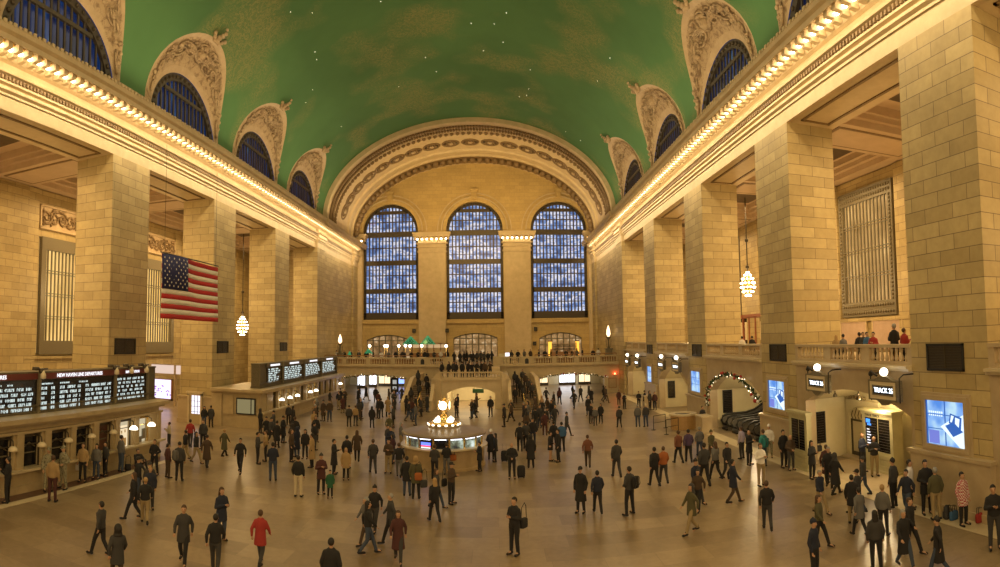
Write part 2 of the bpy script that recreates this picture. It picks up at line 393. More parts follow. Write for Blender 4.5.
# ---- aisles behind the pillars
for key,(X0,sg,Y0) in SIDES.items():
    DB=11.3; z0=4.6 if key=='R' else 0
    yb=[Y0+k*S for k in range(-2,6)]
    wz0,wz1=(7.68,17.4) if key=='R' else (5.15,14.55)
    b=MB(); b.box(sx(key,DB+.15),sx(key,DB+.8),-12,84,z0,19.8)
    for k in range(-1,5):
        yc=Y0+PW/2+k*S
        b.box(sx(key,DB-.2),sx(key,DB+.2),yc-3.0,yc+3.0,z0,18.3)
        b.box(sx(key,DB-.3),sx(key,DB+.2),yc-1.6,yc+1.6,z0,18.3)
        b.box(sx(key,DB-.4),sx(key,DB+.2),yc-1.7,yc+1.7,17.2,18.0)
    b.box(sx(key,DB-.05),sx(key,DB+.2),-12,84,z0,wz0-.35); b.box(sx(key,DB-.24),sx(key,DB+.2),-12,84,wz0-.35,wz0-.1)
    b.box(sx(key,DB-.05),sx(key,DB+.2),-12,84,wz1,18.3)
    struct(b.build('wall_'+('right' if key=='R' else 'left')+'_aisle',M['stone']))
    # end closing walls of the aisle
    b=MB(); b.box(sx(key,T),sx(key,DB+1),Y0+4*S+6,Y0+4*S+6.4,0,19.8); b.box(sx(key,T),sx(key,DB+1),-12,-11.6,0,19.8)
    TR(b,M['stone'])
    # coffered aisle ceiling
    b=MB(); b.box(sx(key,T),sx(key,DB+.8),-12,84,19.55,19.75); b.mi=1
    for k in range(-1,5):
        y=Y0+k*S
        for (ya,yb_) in ((y,y+PW),):
            b.mi=1; b.box(sx(key,T-.05),sx(key,DB),ya,yb_,18.35,19.6); b.box(sx(key,T-.05),sx(key,DB),ya-.35,ya,18.75,19.6); b.box(sx(key,T-.05),sx(key,DB),yb_,yb_+.35,18.75,19.6)
            b.box(sx(key,T-.05),sx(key,DB),ya-.6,ya,19.05,19.6); b.box(sx(key,T-.05),sx(key,DB),yb_,yb_+.6,19.05,19.6)
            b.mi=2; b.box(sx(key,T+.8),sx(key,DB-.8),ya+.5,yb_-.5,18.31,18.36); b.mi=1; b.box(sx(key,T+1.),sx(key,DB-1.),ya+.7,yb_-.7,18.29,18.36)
        for d0,d1 in ((T-.05,T+.9),(DB-1.0,DB+.1)):
            b.box(sx(key,d0),sx(key,d1),y+PW,y+S,18.4,19.6)
            dd=.35; b.box(sx(key,d1) if d0<5 else sx(key,d0-dd),sx(key,d1+dd) if d0<5 else sx(key,d0),y+PW,y+S,18.8,19.6)
            dd=.7; b.box(sx(key,d1) if d0<5 else sx(key,d0-dd),sx(key,d1+dd) if d0<5 else sx(key,d0),y+PW,y+S,19.1,19.6)
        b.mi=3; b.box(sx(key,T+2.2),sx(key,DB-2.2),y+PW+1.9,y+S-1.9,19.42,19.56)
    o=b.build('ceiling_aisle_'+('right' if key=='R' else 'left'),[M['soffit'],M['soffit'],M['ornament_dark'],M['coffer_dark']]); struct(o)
    # tall grilles
    proto=None
    for k in range(-1,4):
        yc=Y0+PW+(S-PW)/2+k*S; nm='window_%d'%win_n[0]; win_n[0]+=1
        if proto: c=copy_tree(proto); c.name=nm; c.location.y=yc; continue
        x=sx(key,DB-.1); fr=MB(); H=3.42; fw=.55
        for (u0,u1,v0,v1) in ((-H,-H+fw,wz0,wz1),(H-fw,H,wz0,wz1),(-H+fw,H-fw,wz1-1.0,wz1),(-H+fw,H-fw,wz0,wz0+1.1)): fr.box(x-.1,x+.25,u0,u1,v0,v1)
        fr.smooth=True
        n=22
        for i in range(n):
            u=-H+.3+(2*H-.6)*i/(n-1)
            for z in (wz0+.3,wz0+.8,wz1-.3,wz1-.7): fr.ball((x-sg*.12,u,z),.13,6,3)
        for i in range(28):
            z=wz0+1.2+(wz1-wz0-2.3)*i/27
            for u in (-H+.27,H-.27): fr.ball((x-sg*.12,u,z),.12,6,3)
        o=struct(fr.build(nm,M['bronze_mid'])); o.location.y=yc; proto=o
        g=MB(); nv=13
        for i in range(1,nv):
            u=-H+fw+(2*H-2*fw)*i/nv; g.box(x-.05,x+.05,u-.10,u+.02,wz0+1,wz1-.9)
        for i in range(1,4):
            z=wz0+1.05+(wz1-wz0-2)*i/4; g.box(x-.07,x+.07,-H+fw,H-fw,z-.06,z+.0); g.box(x-.07,x+.07,-H+fw,H-fw,z+.14,z+.2)
        g.build('glazing_bars',M['bronze_mid'],o)
        p=MB(); p.box(sx(key,DB+.06),sx(key,DB+.12),-H+.1,H-.1,wz0+.1,wz1-.1); p.build('window_pane',M['pane_gold'] if key=='L' else M['pane_gold_dim'],o)
        reg(o)
    if key=='L':
        # carved scroll panels over the left windows
        pr=None
        for k in range(-1,4):
            yc=Y0+PW+(S-PW)/2+k*S
            if pr: c=copy_tree(pr); c.location.y=yc; continue
            xx=sx(key,DB-.05); b=MB(); b.box(xx-.1,xx+.1,-3.5,3.5,15.3,17.1)
            b.mi=0
            for (u0,u1,v0,v1) in ((-3.6,3.6,17.0,17.15),(-3.6,3.6,15.2,15.35),(-3.6,-3.45,15.2,17.15),(3.45,3.6,15.2,17.15)): b.box(xx-.05,xx+.22,u0,u1,v0,v1)
            o=struct(b.build('trim_%d'%trim_n[0],[M['ornament']])); trim_n[0]+=1; o.location.y=yc
            r=MB(); r.smooth=True; g=random.Random(5)
            ff=lambda s,t:(xx+.16,s,16.2+t)
            for q in range(7): curl(r,ff,(-2.9+q*.97,0),.62,1.8,22,.12,1 if q%2 else -1,q)
            for q in range(40): r.ball((xx+.15,g.uniform(-3.3,3.3),16.2+g.uniform(-.7,.7)),.12,6,4)
            r.build('scroll_carving',M['ornament_dark'],o); reg(o); pr=o
# ---- right-hand balcony
b=MB(); b.box(XR+.05,sx('R',11.5),-12,YR0+4*S+6,4.62,5.0); struct(b.build('floor_balcony_right',M['marble']))
def balustrade(mb,x0,x1,ya,yb,z0,z1,axis='y',panels=3):
    # stone balustrade between ya and yb along an axis, thickness x0..x1
    def bx(u0,u1,a0,a1,zz0,zz1):
        if axis=='y': mb.box(u0,u1,a0,a1,zz0,zz1)
        else: mb.box(a0,a1,u0,u1,zz0,zz1)
    h=z1-z0; bx(x0-.04,x1+.04,ya,yb,z1-.13*h/.8,z1); bx(x0+.012,x1-.012,ya,yb,z0,z0+.14)
    L=(yb-ya)/panels; pw=.28
    for i in range(panels):
        a=ya+i*L; c=a+L
        bx(x0,x1,a+.001,a+pw,z0,z1-.02); bx(x0,x1,c-pw,c-.001,z0,z1-.02)
        n=max(3,int((L-2*pw)/.30)); xm=(x0+x1)/2
        for k in range(n):
            t=a+pw+(L-2*pw)*(k+.5)/n; rr=[(.055,z0+.14),(.10,z0+.30*h),(.045,z0+.55*h),(.075,z0+.75*h),(.05,z1-.1)]
            mb.lathe(rr,*( (xm,t) if axis=='y' else (t,xm)),0,6,cap=False)
for k in range(-1,4):
    ya,yb=YR0+PW+k*S,YR0+S+k*S
    b=MB(); b.box(XR,XR+.4,ya,yb,4.6,5.28); b.mi=1; b.box(XR-.3,XR-.001,ya+.02,yb-.02,5.16,5.272); b.box(XR-.2,XR,ya,yb,5.06,5.16); b.mi=0
    balustrade(b,XR+.0,XR+.24,ya,yb,5.28,6.11)
    TR(b,[M['marble'],M['floor_edge']])
# lower wall with arched openings under the balcony; alcoves behind
ALC={-1:(.4,8.97,3.25,4.07),0:(.2,8.5,3.25,4.07),1:(.15,8.9,2.75,4.1),2:(.5,8.9,2.7,4.0),3:(.6,8.8,2.7,4.0)}
for k,(a,c,zs,zc) in ALC.items():
    y0=YR0+PW+k*S; y1=YR0+S+k*S
    ya,yb=y0+a,y0+c; arc=seg_pts(ya,yb,zs,zc)
    b=MB(); b.prism([(y0,0),(y0,4.7),(y1,4.7),(y1,0),(yb,0)]+arc[::-1]+[(ya,0)],'x',XR+.02,XR+.6)
    if k in (1,2,3): # raised archivolt
        b.mi=1
        for i in range(len(arc)-1):
            p,q=arc[i],arc[i+1]; b.prism([p,q,(q[0],q[1]+.18),(p[0],p[1]+.18)],'x',XR-.05,XR+.05)
    o=TR(b,[M['marble'],M['trim']])
    D=9.5 if k==1 else 3.0
    b=MB(); b.smooth=False
    b.box(XR+D,XR+D+.2,y0-.1,y1+.1,0,4.62); b.box(XR+.5,XR+D,y1-.05,y1+.15,0,4.62)
    b.box(XR+.5,XR+D,y0-.15,y0+.05,0,4.62)
    b.box(XR-.0,XR+.62,y1-.03,y1+.1,0,4.0) if 0 else None
    # vault of the alcove
    n0=len(b.v)
    for p in arc: b.v.append((XR+.55,p[0],p[1]+.02))
    for p in arc: b.v.append((XR+D,p[0],p[1]+.02))
    for i in range(len(arc)-1): b.face((n0+i,n0+i+1,n0+len(arc)+i+1,n0+len(arc)+i))
    TR(b,M['alcove'],fix=False)
# ---- end wall
WX=[(-20.65,-11.95),(-7.6,1.1),(5.35,14.05)]; WZ0,WS,WZ1=9.72,23.4,27.75
b=MB()
xs=[XL-.1]+[v for w in WX for v in w]+[XR+.1]
def strip(x0,x1,zlo,y0=YE,y1=YE+1.2):
    n=8; top=[(x1+(x0-x1)*i/n) for i in range(n+1)]
    b.prism([(x0,zlo),(x1,zlo)]+[(x,vz(x)+.3) for x in top],'y',y0,y1)
for i in range(0,8,2): strip(xs[i],xs[i+1],0)
LOWX=[(-20.1,-13.3,4.0,6.6,7.4),(-6.6,.1,3.6,6.9,7.6),(6.45,13.0,4.0,6.7,7.55)]
for (x0,x1),(l0,l1,lz,ls,lc) in zip(WX,LOWX):
    arc=arc_pts(x0,x1,WS,WZ1,24); n=10; top=[x1+(x0-x1)*i/n for i in range(n+1)]
    b.prism(arc+[(x,vz(x)+.3) for x in top],'y',YE,YE+1.2)
    la=seg_pts(l0,l1,ls,lc)
    x0_,x1_=min(x0,l0-.01),max(x1,l1+.01)
    b.prism([(x0_,0),(x0_,WZ0),(x1_,WZ0),(x1_,0),(l1,0)]+la[::-1]+[(l0,0)],'y',YE+.02,YE+1.2)
struct(b.build('wall_end',M['stone_far']))
b=MB()
for (x0,x1) in WX:
    b.box(x0-.35,x1+.35,YE-.35,YE+.1,9.1,9.35); b.box(x0-.3,x1+.3,YE-.2,YE+.1,9.35,WZ0)
    ao=arc_pts(x0-.55,x1+.55,WS,WZ1+.6,24); ai=arc_pts(x0,x1,WS,WZ1,24)
    for i in range(24): b.prism([ao[i],ao[i+1],ai[i+1],ai[i]],'y',YE-.32,YE+.05)
    xm=(x0+x1)/2; b.box(xm-.45,xm+.45,YE-.5,YE,WZ1+.3,WZ1+1.7); b.box(xm-.6,xm+.6,YE-.65,YE,WZ1+1.7,WZ1+1.95)
    b.box(xm-.3,xm+.3,YE-.7,YE,WZ1+.5,WZ1+1.3)
TR(b,M['stone_far'])
b=MB()
for (x0,x1) in WX:
    for (e0,e1,dp) in ((.6,.78,.40),(1.25,1.42,.14)):
        ao=arc_pts(x0-e1,x1+e1,WS,WZ1+e1,24); ai=arc_pts(x0-e0,x1+e0,WS,WZ1+e0,24)
        for i in range(24): b.prism([ao[i],ao[i+1],ai[i+1],ai[i]],'y',YE-dp,YE+.05)
TR(b,M['trim'])
# pilasters with bracketed capitals between the great windows
pil=[(XL,-20.75),(-11.85,-7.7),(1.2,5.25),(14.15,XR)]
endlamps=[]
for j,(x0,x1) in enumerate(pil):
    b=MB(); b.box(x0,x1,YE-.45,YE+.05,3.6,19.9)
    for (o_,z0,z1) in ((.08,19.9,20.05),(.2,20.05,20.2),(.05,20.2,20.75),(.25,20.75,20.9),(.1,20.9,21.3),(.35,21.3,21.45),(.35,22.3,22.45),(.75,22.35,22.9),(.85,22.75,23.0)):
        b.box(x0-o_,x1+o_,YE-.45-o_,YE+.05,z0,z1)
    b.box(x0-.1,x1+.1,YE-.6,YE+.05,21.45,22.4)
    n=max(2,int((x1-x0+1.2)/.72)); 
    for i in range(n+1):
        xx=x0-.5+(x1-x0+1.0)*i/n; b.box(xx-.12,xx+.12,YE-1.15,YE-.5,21.85,22.35)
        if i<n: endlamps.append((xx+(x1-x0+1.0)/n/2,YE-.9,22.0))
    TR(b,M['trim'])
# ---- windows of the end wall
def endgrid(x0,x1):
    zt=lambda x:WS+(WZ1-WS)*math.sqrt(max(0,1-((x-(x0+x1)/2)/((x1-x0)/2))**2))
    f=MB(); ao=arc_pts(x0,x1,WS,WZ1,24); c=(x0+x1)/2
    ai=[(c+(p[0]-c)*.90,WS+(p[1]-WS)*.90) for p in ao]
    for i in range(24): f.prism([ao[i],ao[i+1],ai[i+1],ai[i]],'y',YE+.3,YE+.6)
    f.box(x0,x0+.42,YE+.3,YE+.6,WZ0,WS); f.box(x1-.42,x1,YE+.3,YE+.6,WZ0,WS); f.box(x0,x1,YE+.3,YE+.6,WZ0,WZ0+1.1)
    f.smooth=True
    for i in range(1,24):
        f.ball((c+(ao[i][0]-c)*.95,YE+.28,WS+(ao[i][1]-WS)*.95),.16,6,4)
    for k in range(34):
        z=WZ0+.3+k*.4
        for xx in (x0+.2,x1-.2): f.ball((xx,YE+.28,z),.13,6,4)
    g=MB(); nv=15
    for i in range(1,nv):
        x=x0+.4+(x1-x0-.8)*i/nv; z=WS+(zt(x)-WS)*.92; g.box(x-.10,x+.10,YE+.35,YE+.5,WZ0,z)
    for z,h in ((WZ0+4.45,.38),(WZ0+8.85,.38),(WS-.35,.42),(WZ0+2.6,.07),(WZ0+6.9,.07),(WZ0+11.2,.07),(WS+1.6,.07)): g.box(x0+.3,x1-.3,YE+.3,YE+.52,z-h,z+h)
    z=WS+3.1; g.box(c-2.6,c+2.6,YE+.3,YE+.52,z-.25,z+.25)
    for z in (WZ0+1.8,WZ0+3.4,WZ0+5.7,WZ0+7.8,WZ0+10.0,WZ0+12.3,WS+.7,WS+2.3): g.box(x0+.3,x1-.3,YE+.42,YE+.48,z-.035,z+.035)
    p=MB(); p.prism(ao+[(x1,WZ0),(x0,WZ0)],'y',YE+.62,YE+.66)
    return f,g,p
for (x0,x1) in WX:
    f,g,p=endgrid(x0,x1); o=struct(f.build('window_%d'%win_n[0],M['bronze'])); win_n[0]+=1
    g.build('glazing_bars',M['bronze'],o); p.build('window_pane',M['pane_end'],o)
for (l0,l1,lz,ls,lc) in LOWX:
    la=seg_pts(l0,l1,ls,lc); f=MB()
    for i in range(len(la)-1): p,q=la[i],la[i+1]; f.prism([p,q,(q[0],q[1]-.18),(p[0],p[1]-.18)],'y',YE+.2,YE+.4)
    for i in range(8):
        x=l0+(l1-l0)*i/7; zt=ls+(lc-ls)*max(0,1-((x-(l0+l1)/2)/((l1-l0)/2))**2); f.box(x-.09,x+.09,YE+.2,YE+.4,lz-.4,zt)
    for z in (ls-.1,ls-1.0): f.box(l0,l1,YE+.22,YE+.38,z-.08,z+.08)
    o=struct(f.build('window_%d'%win_n[0],M['bronze_mid'])); win_n[0]+=1
    p=MB(); p.box(l0,l1,YE+.5,YE+.55,3.0,lc); p.build('window_pane',M['pane_warm'],o)
# ---- the great arch before the end wall
def ringpt(a,off,y): return (XC+(VA-off)*cos(a),y,VZ+(VB-off)*sin(a))
RP=[(71.9,-.05,0),(71.9,.55,0),(72.3,.62,0),(72.6,.45,0),(72.9,.5,0),(73.2,.3,0),(73.5,.28,1),(75.6,.28,1),(75.8,.42,0),(76.1,.25,0),(76.3,.22,1),(77.0,.22,1),(77.1,.3,0),(77.3,.1,0),(78.6,.1,0),(82.8,.1,0),(83.8,.1,0),(84.0,.35,0),(84.5,.35,0),(84.7,.15,0),(85.2,.1,0),(86.4,.1,0),(86.6,.3,0),(86.9,.3,2),(89.2,.3,2),(89.4,.5,0),(90.0,.5,0)]
b=MB(); NA=72; b.smooth=False
for y,off,mi in RP:
    for i in range(NA+1): b.v.append(ringpt(PI*i/NA,off,y))
for k in range(len(RP)-1):
    b.mi=RP[k][2]
    for i in range(NA): q=k*(NA+1)+i; b.face((q,q+1,q+NA+2,q+NA+1))
arch=TR(b,[M['trim'],M['ornament'],M['ornament_dark']],fix=False)
b=MB(); b.smooth=True
for i in range(1,150):      # beaded and leafy bands
    a=PI*i/150
    b.ball(ringpt(a,.42,74.0),.22,5,3); b.ball(ringpt(a,.42,75.1),.2,5,3)
    if i%2: b.ball(ringpt(a,.3,76.65),.3,5,3)
    if i%3==0: b.ball(ringpt(a,.42,88.1),.55,6,4,1,1.6,1)
b.build('leaf_band',M['ornament_dark'],arch)
proto=None
for i in range(21):
    a=PI*(i+.5)/21
    if a<.12 or a>PI-.12: continue
    c=Vector(ringpt(a,.1,80.7)); nrm=Vector((-cos(a)*VB,0,-sin(a)*VA)).normalized()
    if proto is None:
        b=MB(); b.smooth=True; b.lathe([(1.25,0),(1.25,.16),(1.05,.18),(.98,.06)],n=20,cap=False); b.mi=1; b.lathe([(1.0,.02),(.05,.03)],n=20)
        b.mi=0
        for q in range(8): b.ball((.6*cos(q*PI/4),.6*sin(q*PI/4),.08),.2,6,4)
        b.mi=2; b.lathe([(.36,0),(.34,.2),(.12,.3)],n=10)
        proto=b.build('rosette',[M['ornament_dark'],M['coffer_dark'],M['ornament']],arch)
        o=proto
    else: o=proto.copy(); COL.objects.link(o); o.parent=arch
    o.rotation_mode='QUATERNION'; o.rotation_quaternion=nrm.to_track_quat('Z','Y'); o.location=c
b=MB(); b.box(-36,30,91.3,110,0,.05)
# ------------------------------------------------------------------ writing
def text(txt,size,m,origin,right,up,parent=None,name='lettering',ext=.006,align='LEFT',bold=0):
    cu=bpy.data.curves.new(name,'FONT'); cu.body=txt; cu.size=size; cu.extrude=ext; cu.align_x=align; cu.offset=bold; cu.resolution_u=2
    o=bpy.data.objects.new(name,cu); r=Vector(right).normalized(); u=Vector(up).normalized(); n=r.cross(u)
    dg=bpy.context.evaluated_depsgraph_get(); me=bpy.data.meshes.new_from_object(o.evaluated_get(dg),depsgraph=dg)
    bpy.data.objects.remove(o)
    mx=Matrix((r,u,n)).transposed().to_4x4(); mx.translation=Vector(origin); me.transform(mx)
    me.materials.clear(); me.materials.append(m)
    q=bpy.data.objects.new(name,me); COL.objects.link(q)
    if parent is not None: q.parent=parent
    return q
# ------------------------------------------------------------------ cornice lamps (one per gap between brackets)
b=MB(); b.smooth=True; b.ball((0,0,0),.14,10,7)
lampm=b.build('cornice_lamp',M['bulb']); b=MB(); b.smooth=True; b.lathe([(.10,.08),(.20,.13),(.21,.18),(.1,.24)],n=10); b.build('socket_rosette',M['brass'],lampm); reg(lampm)
first=True
def place_lamp(x,y,z,label,group):
    global first
    o=lampm if first else copy_tree(lampm); first=False; o.location=(x,y,z); tag(o,label,'light bulb',group)
for key,(X0,sg,Y0) in SIDES.items():
    for y in lampY[key]:
        if y<(15 if key=='L' else 19.5): continue
        place_lamp(X0-sg*.75,y,20.60,'round glowing bulb in the long row under the %s wall cornice'%('right' if key=='R' else 'left'),'bulbs under the %s cornice'%('right' if key=='R' else 'left'))
for x,y,z in endlamps: place_lamp(x,y,z,'glowing bulb in a capital between the tall end windows','bulbs of the end wall capitals')
# ------------------------------------------------------------------ dark grilles on the pillars
pr=None
def pillar_grille(key,yc,z0,z1,w,label):
    X0,sg,_=SIDES[key]; o=empty('wall_grille',label,'grille',(X0,yc,0)); X=0
    f=MB()
    for (u0,u1,v0,v1) in ((-w,w,z0,z0+.09),(-w,w,z1-.09,z1),(-w,-w+.09,z0,z1),(w-.09,w,z0,z1)): f.box(-sg*.07,sg*.02,u0,u1,v0,v1)
    f.build('frame',M['black'],o)
    g=MB(); n=14
    for i in range(n): z=z0+.1+(z1-z0-.2)*(i+.5)/n; g.box(-sg*.04,0,-w+.08,w-.08,z-.018,z+.012)
    g.box(-sg*.06,0,-.03,.03,z0+.1,z1-.1); g.mi=1; g.box(-sg*.005,sg*.02,-w+.05,w-.05,z0+.05,z1-.05)
    g.build('louvre',[M['bronze'],M['black']],o)
pillar_grille('R',15.84,5.12,6.13,.98,'wide dark grille on the nearest right pillar, above the big blue screen')
pillar_grille('R',29.06,5.18,6.12,.98,'dark grille on the second right pillar, above its tall blue screen')
pillar_grille('R',42.5,5.12,6.05,1.05,'dark grille on the third right pillar, just past the escalators')
pillar_grille('R',56.5,5.0,5.9,1.0,'small dark grille on the farthest right pillar with a blue screen below')
pillar_grille('L',29.95,5.67,6.66,1.1,'dark grille on the left pillar rising behind the near departure board')
pillar_grille('L',43.5,5.55,6.53,1.02,'dark grille on the left pillar behind the flag')
pillar_grille('L',57.6,5.5,6.4,1.0,'dark grille on the left pillar above the far departure board')
# ------------------------------------------------------------------ blue advertising screens
def scr_mat(i):
    m=mat('blue_screen_%d'%i,(.01,.01,.02),.25); bb=m.node_tree.nodes['Principled BSDF']
    n=noise(m,texco(m),1.3,2,.5); c=ramp(m,n,[(.35,(.10,.30,.85)),(.5,(.30,.55,1)),(.62,(.55,.82,1))]); lk(m,c,bb.inputs['Emission Color']); bb.inputs['Emission Strength'].default_value=.95; return m
SB=scr_mat(1); SLINE=emis('screen_dark_blue',(.03,.16,.62),.8); SWH=emis('screen_white',(.75,.9,1),1.25); SV=emis('screen_violet',(.2,.25,.8),.9)
def blue_screen(ya,yb,z0,z1,label,full=True):
    o=empty('advertising_screen',label,'screen',(XR,(ya+yb)/2,0)); w=(yb-ya)/2
    f=MB()
    for k,(e,t) in enumerate(((.28,.10),(.18,.16))):
        for (u0,u1,v0,v1) in ((-w-e,w+e,z0-e,z0),(-w-e,w+e,z1,z1+e),(-w-e,-w,z0,z1),(w,w+e,z0,z1)): f.box(-t,.02,u0,u1,v0,v1)
    f.build('frame',M['marble'],o)
    p=MB(); p.box(-.08,0,-w,w,z0,z1); p.build('display',SB,o)
    g=MB(); g.mi=0
    H=z1-z0
    g.box(-.086,-.07,-.03,.03,z0,z1)          # panel seams
    for t in (.36,.68): g.box(-.086,-.07,-w,w,z0+H*t-.015,z0+H*t+.015)
    g.box(-.088,-.07,w-.08,w,z0,z1)
    if full:
        # white desk with an open laptop, lower right of the picture on screen
        P=lambda u,v:(-.095,w-2*w*u,z0+H*v)     # u: 0 left .. 1 right as seen from the hall
        g.mi=1; g.poly([P(.38,.42),P(.60,.56),P(1,.35),P(1,0),P(.86,0)])
        g.poly([P(.78,.62),P(.99,.74),P(.99,.36),P(.86,.4)])
        P=lambda u,v:(-.099,w-2*w*u,z0+H*v)
        g.mi=0; g.poly([P(.50,.45),P(.70,.22),P(.96,.36),P(.66,.52)])
        g.poly([P(.64,.74),P(.93,.66),P(.90,.38),P(.60,.52)])
        P=lambda u,v:(-.103,w-2*w*u,z0+H*v)
        g.mi=1; g.poly([P(.67,.70),P(.74,.68),P(.68,.54),P(.64,.55)]); g.poly([P(.77,.66),P(.88,.63),P(.85,.44),P(.76,.52)])
        g.mi=2; P=lambda u,v:(-.09,w-2*w*u,z0+H*v); g.poly([P(.06,.02),P(.34,.02),P(.34,.32),P(.06,.32)])
        g.mi=1; P=lambda u,v:(-.1,w-2*w*u,z0+H*v)
        for k in range(7): g.poly([P(.08+.055*k,.71),P(.12+.055*k,.71),P(.12+.055*k,.755),P(.08+.055*k,.755)])
        for k in range(7): g.poly([P(.08+.055*k,.645),P(.115+.055*k,.645),P(.115+.055*k,.675),P(.08+.055*k,.675)])
    g.build('picture',[SLINE,SWH,SV],o,fix=False)
blue_screen(14.9,16.95,2.40,4.03,'large blue video screen on the nearest right pillar, at the right edge of the view')
blue_screen(28.25,30.25,2.58,4.10,'tall blue video screen on the second right pillar, beside the escalators')
blue_screen(41.7,43.85,2.45,3.98,'blue video screen on the third right pillar, past the escalators',False)
blue_screen(55.7,57.4,2.25,3.75,'farthest and smallest blue video screen on the right wall',False)
# ------------------------------------------------------------------ track signs hung along the right balcony
def track_sign(y,z,label,txt='TRACK 25'):
    o=empty('track_sign',label,'sign',(14.2,y,z)); b=MB()
    b.box(-.12,.12,-.85,.85,-.34,.34); b.build('box',M['cream'],o)
    f=MB()
    for (u0,u1,v0,v1) in ((-.9,.9,-.4,-.34),(-.9,.9,.34,.4),(-.92,-.85,-.4,.4),(.85,.92,-.4,.4)): f.box(-.15,.15,u0,u1,v0,v1)
    for (u0,u1,v0,v1) in ((-.66,.66,-.2,-.15),(-.66,.66,.15,.2),(-.66,-.6,-.2,.2),(.6,.66,-.2,.2)): f.box(-.15,.0,u0,u1,v0,v1)
    f.prism([(-.45,-.4),(.45,-.4),(.12,-.58),(-.12,-.58)],'x',-.1,.1); f.prism([(-.6,.4),(.6,.4),(.2,.56),(-.2,.56)],'x',-.1,.1)
    f.build('frame',M['bronze_mid'],o)
    g=MB(); g.box(-.135,-.1,-.6,.6,-.15,.15); g.build('window',M['screen_dark'],o)
    text(txt,.27,M['sign_lit'],(-.15,.53,-.08),(0,-1,0),(0,0,1),o,'lettering')
    l=MB(); l.smooth=True; l.ball((-.02,0,.72),.17,12,8); l.build('globe_lamp',M['globe'],o)
    for s in (-.93,.93): c=MB(); c.tube([(0,s,-.45),(0,s,.5),(.2,s,.62),(.7,s,.62)],.03,5); c.build('bracket',M['black'],o)
    c=MB(); c.tube([(0,.5,.55),(0,.9,.72),(0,1.0,.62)],.05,5); c.ball((0,.95,.6),.09,6,4); c.build('camera',M['black'],o)
track_sign(23.75,4.36,'left of the two track signs hung over the nearest arch on the right wall','TRACK 26')
track_sign(18.65,4.34,'nearest track sign on the right wall, beside the big blue screen','TRACK 25')
track_sign(50.0,4.22,'third track sign away from the viewer, over the arch past the escalators','TRACK 30')
track_sign(45.6,4.24,'track sign just past the third right pillar, round lamp on top','TRACK 29')
track_sign(63.6,4.0,'farthest track sign on the right wall, near the corner','TRACK 34')
track_sign(59.0,4.05,'second farthest track sign on the right wall, over the narrow arch','TRACK 33')
# ------------------------------------------------------------------ nearest alcove on the right: doorway, gate boards
def gate_board(name,label,X,ya,yb,z1,depth,txt=None,lit=False):
    o=empty(name,label,'departure board',(X,(ya+yb)/2,0)); w=(yb-ya)/2; b=MB()
    b.box(0,depth,-w,w,0,.95); b.box(-.05,depth,-w-.05,w+.05,0,.12); b.box(0,depth,-w,-w+.22,.95,z1-.4); b.box(0,depth,w-.22,w,.95,z1-.4); b.box(.08,depth,-.06,.06,.95,z1-.4)
    b.box(0,depth,-w,w,z1-.4,z1-.12); b.box(-.12,depth,-w-.12,w+.12,z1-.12,z1); b.box(-.06,depth,-w-.06,w+.06,z1-.2,z1-.12)
    for k in range(3): b.box(-.03,0,-w+.15,w-.15,.2+.24*k,.36+.24*k)
    b.build('cabinet',M['gate'],o)
    for s,(u0,u1) in enumerate(((-w+.22,-.06),(.06,w-.22))):
        p=MB(); p.box(.04,.09,u0,u1,.98,z1-.42); q=p.build('board',M['screen_dark'],o)
        g=MB()
        for k in range(11): g.box(.03,.045,u0+.05,u1-.05,1.05+.13*k,1.07+.13*k)
        g.build('slots',M['bronze'],q)
    if txt:
        text(txt,.17,M['black'],(-.01,w-.25,z1-.34),(0,-1,0),(0,0,1),o,'lettering')
    if lit:
        g=MB(); 
        g.box(.02,.04,w-.62,w-.3,z1-.66,z1-.48); g.box(.02,.04,w-.7,w-.4,z1-.78,z1-.70)
        g.build('lit_number',emis('blue_led',(.05,.3,1),1.6),o)
        g=MB()
        for k in range(6): g.box(.02,.04,w-.55-.06*(k%3),w-.36,z1-1.0-.13*k,z1-.95-.13*k)
        g.build('station_list',M['white_text'],o)
    return o
M['gate']=plain('pale_green_cream_paint',(.46,.42,.24),(.38,.34,.19),2,.45,0)
gate_board('gate_board','gate frame with two black boards and a blue number in the nearest right arch',16.7,21.5,23.9,2.92,.6,'TRACK  TRACK',True)
gate_board('gate_board','dark gate board left of the nearest right arch, before the second pillar',14.2,25.0,26.8,2.85,.28)
def frame_door(X,ya,yb,z1,label):
    o=empty('arched_doorway',label,'doorway',(X,(ya+yb)/2,0)); w=(yb-ya)/2; b=MB(); arc=seg_pts(-w,w,z1-.45,z1)
    b.prism([(-w-.3,0),(-w-.3,z1+.3),(w+.3,z1+.3),(w+.3,0),(w,0)]+arc[::-1]+[(-w,0)],'x',-.12,.1); b.build('surround',M['alcove'],o)
    g=MB(); g.box(.0,.06,-w,w,1.9,2.0); g.box(.0,.06,-w,-w+.12,0,2.0); g.box(0,.06,.0,.12,0,2.0); g.box(0,.06,w-.12,w,0,2.0); g.box(0,.06,-w,w,0,.3)
    for k in range(8): u=-w+2*w*(k+.5)/8; g.tube([(.03,u,2.0),(.03,u+.1,2.2),(.03,u-.1,z1-.15)],.03,4)
    g.build('iron_gate',M['bronze'],o); p=MB(); p.box(.07,.09,-w,w,0,z1-.02); p.build('glass',M['screen_dark'],o)
    s=MB(); s.box(-.5,0,-w-.3,w+.3,0,.10); s.build('step',M['floor_edge'],o)
frame_door(XR+2.96-.0,24.2,26.6,2.75,'arched doorway with iron gate below painted letters, in the nearest arch on the right')
text('TO TRACKS 25',.24,M['ornament_dark'],(XR+2.83,26.55,3.10),(0,-1,0),(0,0,1),None,'wall_lettering',.01).__setitem__('kind','structure')
